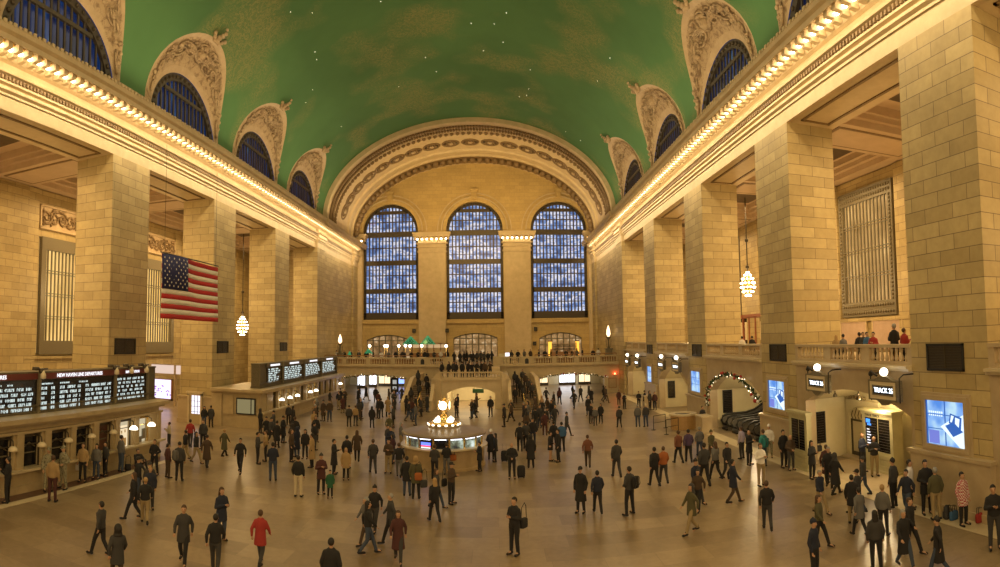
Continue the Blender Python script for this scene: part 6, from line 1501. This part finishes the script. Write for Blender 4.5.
(-5.73,32.2,250,'stand','maroon','short','denim','long','black','person in maroon jacket and long black hair, standing left of the round booth','people left of the round booth',0.936,0,1),
(-6.62,35.51,56,'phone','charcoal','short','denim','beanie','charcoal','person in charcoal jacket and knit hat, phoning left of the round booth','people left of the round booth',0.93,0,1),
(-6.14,33.8,26,'phone','navy','short','black','short','brown','person in navy jacket and short brown hair, phoning left of the round booth','people left of the round booth',1.032,0,1),
(-4.13,18.72,113,'walk','black','short','denim','long','black','person in black jacket and long black hair, walking at the bottom centre','walkers at the bottom centre',0.962,0,1),
(-2.5,24.11,75,'walk','charcoal','knee','denim','long','brown','person in charcoal coat and long brown hair, walking at the bottom centre','walkers at the bottom centre',0.906,0,1),
(-2.38,22.31,208,'walk','black','short','black','long','blond','person in black jacket and long blond hair, walking at the bottom centre','walkers at the bottom centre',0.936,0,1),
(-3.62,19.96,288,'walk','charcoal','knee','black','short','grey','person in charcoal coat and short grey hair, walking at the bottom centre','walkers at the bottom centre',0.929,0,1),
(-4.41,19.62,314,'walk','grey','short','brown','hood','grey','person in grey jacket and hood, walking at the bottom centre','walkers at the bottom centre',0.878,0,1),
(-3.08,18.27,6,'walk','maroon','long','charcoal','long','brown','person in maroon long coat and long brown hair, walking at the bottom centre','walkers at the bottom centre',0.894,0,1),
(-4.39,21.03,354,'walk','black','short','charcoal','beanie','black','person in black jacket and knit hat, walking at the bottom centre','walkers at the bottom centre',0.913,0,1),
(13.4,16.59,291,'walk','navy','short','denim','short','black','person in navy jacket and short black hair, walking at the bottom right','walkers at the bottom right',0.986,0,1),
(10.85,12.17,221,'walk','black','long','denim','beanie','black','person in black long coat and knit hat, walking at the bottom right','walkers at the bottom right',0.917,0,1),
(11.68,17.51,140,'stand','black','knee','khaki','short','black','person in black coat and short black hair, standing at the bottom right','walkers at the bottom right',0.971,0,1),
(9.9,13.74,155,'stand','charcoal','short','black','long','black','person in charcoal jacket and long black hair, standing at the bottom right','walkers at the bottom right',0.961,0,1),
(11.34,19.12,13,'walk','navy','short','khaki','short','grey','person in navy jacket and short grey hair, walking at the bottom right','walkers at the bottom right',0.929,0,1),
(11.72,15.78,124,'stand','grey','short','black','short','blond','person in grey jacket and short blond hair, standing at the bottom right','walkers at the bottom right',0.957,0,1),
(11.34,13.93,24,'walk','black','short','black','short','brown','person in black jacket and short brown hair, walking at the bottom right','walkers at the bottom right',0.966,0,1),
(10.59,13.32,353,'walk','black','long','denim','long','grey','person in black long coat and long grey hair, walking at the bottom right','walkers at the bottom right',0.932,0,1),
(8.21,14.29,32,'stand','navy','short','black','beanie','navy','person in navy jacket and knit hat, standing at the bottom right','walkers at the bottom right',0.944,0,1),
(9.58,16.3,37,'walk','olive','short','black','long','brown','person in olive jacket and long brown hair, walking at the bottom right','walkers at the bottom right',0.933,0,1),
(12.42,18.25,203,'walk','charcoal','short','denim','cap','black','person in charcoal jacket and cap, walking at the bottom right','walkers at the bottom right',0.934,0,1),
(11.13,16.29,180,'walk','grey','knee','black','short','black','person in grey coat and short black hair, walking at the bottom right','walkers at the bottom right',0.908,0,1),
(13.13,20.85,100,'walk','black','long','black','hood','charcoal','person in black long coat and hood, walking before the nearest arch','walkers before the nearest arch',0.992,0,1),
(13.9,19.97,203,'walk','charcoal','short','denim','cap','charcoal','person in charcoal jacket and cap, walking before the nearest arch','walkers before the nearest arch',0.917,0,1),
(13.41,21.81,328,'walk','black','short','black','short','grey','person in black jacket and short grey hair, walking before the nearest arch','walkers before the nearest arch',1.032,0,1),
(13.82,22.66,138,'walk','maroon','long','black','short','brown','person in maroon long coat and short brown hair, walking before the nearest arch','walkers before the nearest arch',0.981,0,1),
(-12.77,18.41,290,'walk','black','knee','black','long','brown','person in black coat and long brown hair, walking on the lower left floor','walkers on the lower left floor',0.998,0,1),
(-13.01,19.87,36,'stand','navy','short','charcoal','short','blond','person in navy jacket and short blond hair, standing on the lower left floor','walkers on the lower left floor',0.965,0,1),
(-13.51,20.59,29,'stand','charcoal','knee','black','cap','charcoal','person in charcoal coat and cap, standing on the lower left floor','walkers on the lower left floor',0.956,0,1),
(-14.13,20.65,144,'stand','black','short','denim','cap','black','person in black jacket and cap, standing on the lower left floor','walkers on the lower left floor',1.028,0,1),
(-12.11,18.19,213,'walk','black','short','khaki','short','blond','person in black jacket and short blond hair, walking on the lower left floor','walkers on the lower left floor',0.975,0,1),
(-11.45,14.76,267,'walk','charcoal','short','black','short','black','person in charcoal jacket and short black hair, walking at the bottom left edge','walkers at the bottom left edge',0.959,0,1),
(-9.71,13.28,225,'walk','charcoal','knee','brown','hood','black','person in charcoal coat and hood, walking at the bottom left edge','walkers at the bottom left edge',0.964,0,1),
(-15.15,30.8,161,'walk','olive','long','black','short','blond','person in olive long coat and short blond hair, walking past the near booth','walkers by the near booth end',0.907,0,1),
(-16.58,28.81,268,'walk','black','short','khaki','short','black','person in black jacket and short black hair, walking past the near booth','walkers by the near booth end',0.942,0,1),
(-15.67,28.41,78,'walk','black','short','khaki','hood','charcoal','person in black jacket and hood, walking past the near booth','walkers by the near booth end',0.964,0,1),
(-14.63,27.69,193,'walk','brown','long','charcoal','cap','black','person in brown long coat and cap, walking past the near booth','walkers by the near booth end',0.983,0,1),
(9.15,22.21,86,'walk','navy','knee','brown','short','black','person in navy coat and short black hair, walking right of centre','walkers right of centre',1.008,0,1),
(7.59,22.0,322,'walk','brown','short','black','short','black','person in brown jacket and short black hair, walking right of centre','walkers right of centre',0.903,0,1),
(6.49,19.58,284,'walk','olive','knee','khaki','hood','charcoal','person in olive coat and hood, walking right of centre','walkers right of centre',0.964,0,1),
(7.82,22.91,19,'walk','navy','short','charcoal','beanie','black','person in navy jacket and knit hat, walking right of centre','walkers right of centre',1.016,0,1),
(-5.47,58.6,-30,'stand','black','short','black','long','black','leftmost person in black jacket and long black hair, standing behind the landing balustrade','people along the stair landing balustrade',0.95,2.85,1),
(-4.84,59.3,-30,'stand','black','short','black','long','black','second person in black jacket and long black hair, standing behind the landing balustrade','people along the stair landing balustrade',0.95,2.85,1),
(-4.41,60.0,20,'stand','charcoal','short','black','long','black','person in charcoal jacket and long black hair, standing behind the landing balustrade','people along the stair landing balustrade',0.95,2.85,1),
(-4.07,58.6,-30,'stand','black','short','black','long','black','third person in black jacket and long black hair, standing behind the landing balustrade','people along the stair landing balustrade',0.95,2.85,1),
(-3.49,59.3,180,'stand','black','short','black','beanie','black','person in black jacket and knit hat, standing behind the landing balustrade','people along the stair landing balustrade',0.95,2.85,1),
(-2.93,60.0,-30,'stand','black','short','black','long','black','fourth person in black jacket and long black hair, standing behind the landing balustrade','people along the stair landing balustrade',0.95,2.85,1),
(-2.48,58.6,0,'photo','black','short','black','short','black','person in black jacket and short black hair, photographing behind the landing balustrade','people along the stair landing balustrade',0.95,2.85,1),
(-2.03,59.3,20,'clasp','black','short','black','long','black','person in black jacket and long black hair, waiting behind the landing balustrade','people along the stair landing balustrade',0.95,2.85,1),
(-1.56,60.0,-30,'stand','black','short','black','short','black','person in black jacket and short black hair, standing behind the landing balustrade','people along the stair landing balustrade',0.95,2.85,1),
(-1.17,58.6,0,'stand','brown','short','black','long','black','person in brown jacket and long black hair, standing behind the landing balustrade','people along the stair landing balustrade',0.95,2.85,1),
(-0.71,59.3,20,'photo','brown','short','black','short','black','person in brown jacket and short black hair, photographing behind the landing balustrade','people along the stair landing balustrade',0.95,2.85,1),
(-5.22,72.0,180,'walk','black','knee','black','hood','black','left person in black coat and hood, walking at the head of the stairs','people at the head of the stairs',0.95,3.53,1),
(-4.55,72.9,30,'stand','black','long','black','hood','black','left person in black long coat and hood, standing at the head of the stairs','people at the head of the stairs',0.95,3.53,1),
(-4.09,73.8,150,'stand','black','short','black','short','black','left person in black jacket and short black hair, standing at the head of the stairs','people at the head of the stairs',0.95,3.53,1),
(-3.8,74.7,30,'stand','black','long','black','hood','black','right person in black long coat and hood, standing at the head of the stairs','people at the head of the stairs',0.95,3.53,1),
(-3.21,72.0,30,'walk','black','short','black','short','black','person in black jacket and short black hair, walking at the head of the stairs','people at the head of the stairs',0.95,3.53,1),
(-2.94,72.9,30,'stand','black','long','black','long','black','person in black long coat and long black hair, standing at the head of the stairs','people at the head of the stairs',0.95,3.53,1),
(-2.5,73.8,0,'stand','charcoal','short','black','hood','black','person in charcoal jacket and hood, standing at the head of the stairs','people at the head of the stairs',0.95,3.53,1),
(-2.03,74.7,0,'walk','charcoal','long','black','hood','black','person in charcoal long coat and hood, walking at the head of the stairs','people at the head of the stairs',0.95,3.53,1),
(-1.59,72.0,150,'walk','charcoal','short','black','short','black','person in charcoal jacket and short black hair, walking at the head of the stairs','people at the head of the stairs',0.95,3.53,1),
(-1.11,72.9,0,'stand','black','short','black','short','black','right person in black jacket and short black hair, standing at the head of the stairs','people at the head of the stairs',0.95,3.53,1),
(-0.64,73.8,180,'walk','black','knee','black','hood','black','right person in black coat and hood, walking at the head of the stairs','people at the head of the stairs',0.95,3.53,1),
(1.7,57.2,0,'stand','black','short','black','hood','black','left person in black jacket and hood, standing on the right staircase','people climbing the right staircase',0.92,0.47,1),
(2.53,57.82,180,'stand','charcoal','short','black','hood','black','second person in charcoal jacket and hood, standing on the right staircase','people climbing the right staircase',0.92,0.63,1),
(3.36,58.44,0,'stand','charcoal','short','black','hood','black','third person in charcoal jacket and hood, standing on the right staircase','people climbing the right staircase',0.92,0.79,1),
(2.29,59.06,180,'stand','black','short','black','long','black','person in black jacket and long black hair, standing on the right staircase','people climbing the right staircase',0.92,0.95,1),
(3.12,59.68,0,'stand','charcoal','short','black','long','black','right person in charcoal jacket and long black hair, standing on the right staircase','people climbing the right staircase',0.92,1.11,1),
(2.05,60.3,180,'stand','black','short','black','hood','black','right person in black jacket and hood, standing on the right staircase','people climbing the right staircase',0.92,1.42,1),
(2.88,60.92,0,'stand','brown','short','black','short','black','person in brown jacket and short black hair, standing on the right staircase','people climbing the right staircase',0.92,1.58,1),
(1.81,61.54,180,'stand','charcoal','short','black','hood','black','leftmost person in charcoal jacket and hood, standing on the right staircase','people climbing the right staircase',0.92,1.74,1),
(2.64,62.16,0,'stand','charcoal','short','black','long','black','left person in charcoal jacket and long black hair, standing on the right staircase','people climbing the right staircase',0.92,1.9,1),
(-8.4,57.5,180,'stand','charcoal','short','black','hood','black','left person in charcoal jacket and hood, standing on the left staircase','people climbing the left staircase',0.92,0.47,1),
(-7.7,58.4,180,'stand','charcoal','short','black','short','black','person in charcoal jacket and short black hair, standing on the left staircase','people climbing the left staircase',0.92,0.79,1),
(-7.0,59.3,180,'stand','black','short','black','short','black','right person in black jacket and short black hair, standing on the left staircase','people climbing the left staircase',0.92,1.11,1),
(-8.0,60.2,180,'stand','black','short','black','hood','black','person in black jacket and hood, standing on the left staircase','people climbing the left staircase',0.92,1.26,1),
(-7.3,61.1,180,'stand','black','short','black','short','black','left person in black jacket and short black hair, standing on the left staircase','people climbing the left staircase',0.92,1.58,1),
(-8.3,62.0,180,'stand','charcoal','short','black','hood','black','right person in charcoal jacket and hood, standing on the left staircase','people climbing the left staircase',0.92,1.9,1),
(-20.6,74.35,90,'stand','white','short','black','short','black','person in white jacket and short black hair, standing dining left on the balcony','diners on the left half of the end balcony',1.0,3.55,1),
(-19.86,75.38,0,'stand','black','short','black','short','blond','leftmost person in black jacket and short blond hair, standing dining left on the balcony','diners on the left half of the end balcony',1.0,3.55,1),
(-19.12,76.37,90,'clasp','charcoal','short','black','short','blond','person in charcoal jacket and short blond hair, waiting dining left on the balcony','diners on the left half of the end balcony',1.0,3.55,1),
(-18.38,77.51,180,'phone','black','short','black','long','black','person in black jacket and long black hair, phoning dining left on the balcony','diners on the left half of the end balcony',1.0,3.55,1),
(-17.64,74.41,90,'stand','grey','short','black','short','blond','person in grey jacket and short blond hair, standing dining left on the balcony','diners on the left half of the end balcony',1.0,3.55,1),
(-16.9,75.35,180,'clasp','black','short','black','short','blond','left person in black jacket and short blond hair, waiting dining left on the balcony','diners on the left half of the end balcony',1.0,3.55,1),
(-16.16,76.41,90,'stand','brown','short','black','short','black','person in brown jacket and short black hair, standing dining left on the balcony','diners on the left half of the end balcony',1.0,3.55,1),
(-15.42,77.62,30,'clasp','charcoal','short','black','long','blond','person in charcoal jacket and long blond hair, waiting dining left on the balcony','diners on the left half of the end balcony',1.0,3.55,1),
(-14.68,74.27,0,'stand','white','short','black','short','blond','person in white jacket and short blond hair, standing dining left on the balcony','diners on the left half of the end balcony',1.0,3.55,1),
(-13.94,75.42,30,'clasp','grey','short','black','short','black','person in grey jacket and short black hair, waiting dining left on the balcony','diners on the left half of the end balcony',1.0,3.55,1),
(-13.2,76.49,30,'clasp','black','short','black','short','blond','right person in black jacket and short blond hair, waiting dining left on the balcony','diners on the left half of the end balcony',1.0,3.55,1),
(-12.46,77.55,180,'stand','black','short','black','short','blond','second person in black jacket and short blond hair, standing dining left on the balcony','diners on the left half of the end balcony',1.0,3.55,1),
(-11.72,74.36,30,'stand','black','short','black','short','blond','third person in black jacket and short blond hair, standing dining left on the balcony','diners on the left half of the end balcony',1.0,3.55,1),
(-10.98,75.48,30,'clasp','black','short','black','short','brown','left person in black jacket and short brown hair, waiting dining left on the balcony','diners on the left half of the end balcony',1.0,3.55,1),
(-10.24,76.5,30,'phone','black','short','black','short','blond','person in black jacket and short blond hair, phoning dining left on the balcony','diners on the left half of the end balcony',1.0,3.55,1),
(-9.5,77.69,180,'stand','black','short','black','short','brown','person in black jacket and short brown hair, standing dining left on the balcony','diners on the left half of the end balcony',1.0,3.55,1),
(-8.76,74.2,180,'clasp','black','short','black','short','brown','right person in black jacket and short brown hair, waiting dining left on the balcony','diners on the left half of the end balcony',1.0,3.55,1),
(-8.02,75.45,30,'phone','charcoal','short','black','short','black','person in charcoal jacket and short black hair, phoning dining left on the balcony','diners on the left half of the end balcony',1.0,3.55,1),
(-7.28,76.57,30,'clasp','white','short','black','short','blond','person in white jacket and short blond hair, waiting dining left on the balcony','diners on the left half of the end balcony',1.0,3.55,1),
(-6.54,77.72,180,'stand','black','short','black','long','black','person in black jacket and long black hair, standing dining left on the balcony','diners on the left half of the end balcony',1.0,3.55,1),
(1.8,74.18,0,'clasp','charcoal','short','black','long','black','person in charcoal jacket and long black hair, waiting dining right on the balcony','diners on the right half of the end balcony',1.0,3.55,1),
(2.66,75.43,180,'clasp','black','short','black','short','blond','left person in black jacket and short blond hair, waiting dining right on the balcony','diners on the right half of the end balcony',1.0,3.55,1),
(3.52,76.46,30,'phone','grey','short','black','long','black','person in grey jacket and long black hair, phoning dining right on the balcony','diners on the right half of the end balcony',1.0,3.55,1),
(4.38,77.61,30,'stand','brown','short','black','short','blond','person in brown jacket and short blond hair, standing dining right on the balcony','diners on the right half of the end balcony',1.0,3.55,1),
(5.24,74.41,90,'clasp','black','short','black','short','brown','left person in black jacket and short brown hair, waiting dining right on the balcony','diners on the right half of the end balcony',1.0,3.55,1),
(6.1,75.44,180,'clasp','black','short','black','short','blond','right person in black jacket and short blond hair, waiting dining right on the balcony','diners on the right half of the end balcony',1.0,3.55,1),
(6.96,76.37,-90,'clasp','brown','short','black','long','blond','person in brown jacket and long blond hair, waiting dining right on the balcony','diners on the right half of the end balcony',1.0,3.55,1),
(7.82,77.56,90,'clasp','black','short','black','short','brown','right person in black jacket and short brown hair, waiting dining right on the balcony','diners on the right half of the end balcony',1.0,3.55,1),
(8.68,74.38,0,'phone','black','short','black','short','black','person in black jacket and short black hair, phoning dining right on the balcony','diners on the right half of the end balcony',1.0,3.55,1),
(9.54,75.31,90,'phone','black','short','black','long','blond','person in black jacket and long blond hair, phoning dining right on the balcony','diners on the right half of the end balcony',1.0,3.55,1),
(10.4,76.58,30,'phone','grey','short','black','short','brown','person in grey jacket and short brown hair, phoning dining right on the balcony','diners on the right half of the end balcony',1.0,3.55,1),
(11.26,77.74,90,'stand','black','short','black','short','blond','left person in black jacket and short blond hair, standing dining right on the balcony','diners on the right half of the end balcony',1.0,3.55,1),
(12.12,74.22,0,'stand','black','short','black','short','blond','right person in black jacket and short blond hair, standing dining right on the balcony','diners on the right half of the end balcony',1.0,3.55,1),
(12.98,75.34,180,'clasp','white','short','black','short','black','person in white jacket and short black hair, waiting dining right on the balcony','diners on the right half of the end balcony',1.0,3.55,1),
(16.21,20.45,180,'phone','black','short','black','short','grey','person in black with broad shoulders leaning on the nearest balcony rail',None,1.12,5.0,1),
(16.32,19.9,90,'phone','red','short','black','short','brown','person in a red shirt behind the broad one in black on the nearest balcony',None,1.0,5.0,1),
(16.2,22.0,-60,'phone','red','short','black','short','black','person in a red shirt bending over a table on the nearest balcony',None,0.93,5.0,1),
(16.5,22.9,0,'phone','blue','short','black','short','black','person in a blue shirt behind the bending red shirt on the nearest balcony',None,0.93,5.0,1),
(16.32,23.3,180,'phone','black','short','black','short','black','person in black left of the red shirt on the nearest balcony',None,0.93,5.0,1),
(16.48,23.2,0,'phone','charcoal','short','black','short','brown','person in charcoal between the black and blue shirts on the nearest balcony',None,0.93,5.0,1),
(16.26,24.6,180,'phone','grey','short','black','beanie','black','person in a pale grey jacket second from the left on the nearest balcony',None,0.88,5.0,1),
(16.36,25.4,150,'phone','tan','short','black','long','blond','blond person at the left end of the nearest balcony',None,0.87,5.0,1),
(16.01,36.5,180,'stand','white','short','black','short','black','person in white on the balcony between the second and third pillars',None,0.9,5.0,1),
(16.75,36.5,180,'stand','black','short','black','short','black','person in black on the balcony by the wooden doors',None,0.9,5.0,1),
]
for x,y,rot,pose,coat,kind,legs,hair,hc,lab,grp,h,z,sk in PEOPLE:
    person(x,y,rot,pose,coat,kind,legs,hair,hc,lab,grp,h,z,skin=sk)
for k,x,y,rot,z,col,lab in [('shoulder', 0.79, 19.17, 50, 0.95, 'black', 'black shoulder bag behind the person at the bottom centre'), ('backpack', 5.16, 22.29, 35, 1.25, 'black', 'big black backpack on the person in the black and cream jacket'), ('case', 1.11, 29.2, 0, 0, 'black', 'dark suitcase beside the person in the dark suit'), ('shoulder', -3.38, 25.22, 0, 1.0, 'orange', 'orange shoulder bag on the olive parka'), ('shoulder', -3.16, 25.32, 20, 0.68, 'charcoal', 'dark bag hanging at the right of the olive parka'), ('shoulder', -2.25, 24.91, 60, 0.85, 'black', 'black bag behind the person with the phone before the round booth'), ('tote', -2.32, 30.59, 0, 0.75, 'orange', 'orange tote bag held at the round booth counter'), ('case', 0.35, 33.08, 0, 0, 'black', 'black wheeled suitcase right of the round booth'), ('backpack', -14.56, 24.37, 20, 1.22, 'grey', 'grey green backpack worn near the left booth'), ('tote', -18.22, 21.46, 10, 0.62, 'white', 'white tote bag held beside the left booth'), ('backpack', 13.02, 27.14, 20, 1.25, 'teal', 'teal backpack on the person in the teal jacket'), ('tote', 14.6, 14.19, 0, 0.2, 'red', 'bright red tote bag at the feet of the checked coat'), ('backpack', 14.25, 15.45, 30, 0.24, 'charcoal', 'dark backpack standing on the floor against the nearest right pillar'), ('tote', 14.31, 15.16, 0, 0.17, 'blue', 'blue bag on the floor beside the dark backpack'), ('tote', 15.71, 26.47, 0, 0.72, 'charcoal', 'small dark handbag held by the leaning person in the black coat'), ('shoulder', -17.6, 24.8, 40, 0.17, 'black', 'black bag on the floor beside the seated person')]:
    bag(k,x,y,rot,z,col,lab)

# ------------------------------------------------------------------ light
def lamp(t,loc,energy,col,size=.5,rot=None,sizey=None,shape=None,spread=None,radius=None):
    l=bpy.data.lights.new('hall_light',t); l.energy=energy; l.color=col
    if t=='AREA':
        l.shape='RECTANGLE' if sizey else 'SQUARE'; l.size=size
        if sizey: l.size_y=sizey
        if spread: l.spread=spread
    else: l.shadow_soft_size=size
    o=bpy.data.objects.new('hall_light',l); COL.objects.link(o); o.location=loc
    if rot: o.rotation_euler=rot
    return o
W1=(1,.665,.29); W2=(1,.76,.43)
for key,(X0,sg,Y0) in SIDES.items():
    for k in range(0,11):
        y=8+k*7.6
        # glow of the cornice bulbs: washes the frieze and pillar tops below, and the vault above
        lamp('AREA',(X0-sg*1.9,y,19.9),225,W2,.5,(0,-sg*.7,0),7.4)
        lamp('AREA',(X0-sg*1.9,y,21.9),250,W2,.3,(0,PI-sg*.5,0),7.4)
    for k in range(0,5):
        # aisle chandeliers
        lamp('AREA',(sx(key,7.0),Y0+PW+4.7+(k-1)*S,17.6),900,W1,5,(0,0,0),7)
        lamp('POINT',(sx(key,6.5),Y0+PW+4.7+(k-1)*S,10.5),800,W1,.6)
lamp('AREA',(XC,-9,15),6000,(1,.70,.34),26,(PI/2+.1,0,0),12)   # east galleries behind the viewer
lamp('AREA',(XC,40,31),3000,(1,.80,.50),24,(0,0,0),50)  # added fill high in the hall, stands in for light bounced off the vault
lamp('AREA',(XC,76,22),1900,(1,.66,.25),20,(PI/2+.25,0,0),6)
# spots in the arches on the right, the passage under the landing, the shops under the balcony
for k,(a,c,zs,zc) in ALC.items():
    ym=YR0+PW+k*S+(a+c)/2
    if k>=0: lamp('POINT',(XR+1.6,ym,3.1),210 if k!=1 else 260,W2,.15)
lamp('POINT',(XR+.9,YR0+PW+4.6,3.3),110,W2,.1)
lamp('POINT',(20,37,4.1),140,W2,.3)  # extra lamp added to brighten the escalator bay
lamp('AREA',(-2.6,61.5,2.35),260,W2,4,(0,0,0),6)
lamp('AREA',(-2.6,60,2.3),60,W2,4,(PI/2,0,0),.3)
lamp('AREA',(-15,79,3.1),260,(1,.85,.65),6,(0,0,0),10); lamp('AREA',(9,79,3.1),260,(1,.8,.55),6,(0,0,0),10)
for x in (-16,-10,4,10): lamp('POINT',(x,81,6.6),120,W1,.4)
w=bpy.data.worlds.new('dusk'); SC.world=w; w.use_nodes=True; w.node_tree.nodes['Background'].inputs[0].default_value=(.02,.04,.12,1)
# ------------------------------------------------------------------ camera (stitched wide view: central cylindrical lens)
F_,X0_,YH_=591.76,496.45,304.25
cd=bpy.data.cameras.new('camera'); cam=bpy.data.objects.new('camera',cd); COL.objects.link(cam); SC.camera=cam
cam.location=(0,0,6.84); cd.clip_end=400; cd.type='PANO'; cd.panorama_type='CENTRAL_CYLINDRICAL'
cd.central_cylindrical_range_u_min=(0-X0_)/F_; cd.central_cylindrical_range_u_max=(1000-X0_)/F_
cd.central_cylindrical_range_v_min=(YH_-567)/F_; cd.central_cylindrical_range_v_max=YH_/F_; cd.central_cylindrical_radius=1
Pt,Ro=.0566,-.0114
# camera axes: forward f, up u, right r
def cam2w(X,Y,Z):
    c,s=cos(Ro),sin(Ro); X,Z=X*c-Z*s,X*s+Z*c
    c,s=cos(Pt),sin(Pt); Y,Z=Y*c-Z*s,Y*s+Z*c
    return Vector((X,Y,Z))
r_,f_,u_=cam2w(1,0,0),cam2w(0,1,0),cam2w(0,0,1)
cam.rotation_euler=Matrix((r_,u_,-f_)).transposed().to_euler()
v=SC.view_settings; v.view_transform='Standard'; v.look='None'; v.exposure=0; v.gamma=1; v.use_curve_mapping=False
SC.cycles.max_bounces=6; SC.cycles.diffuse_bounces=3; SC.cycles.sample_clamp_indirect=6
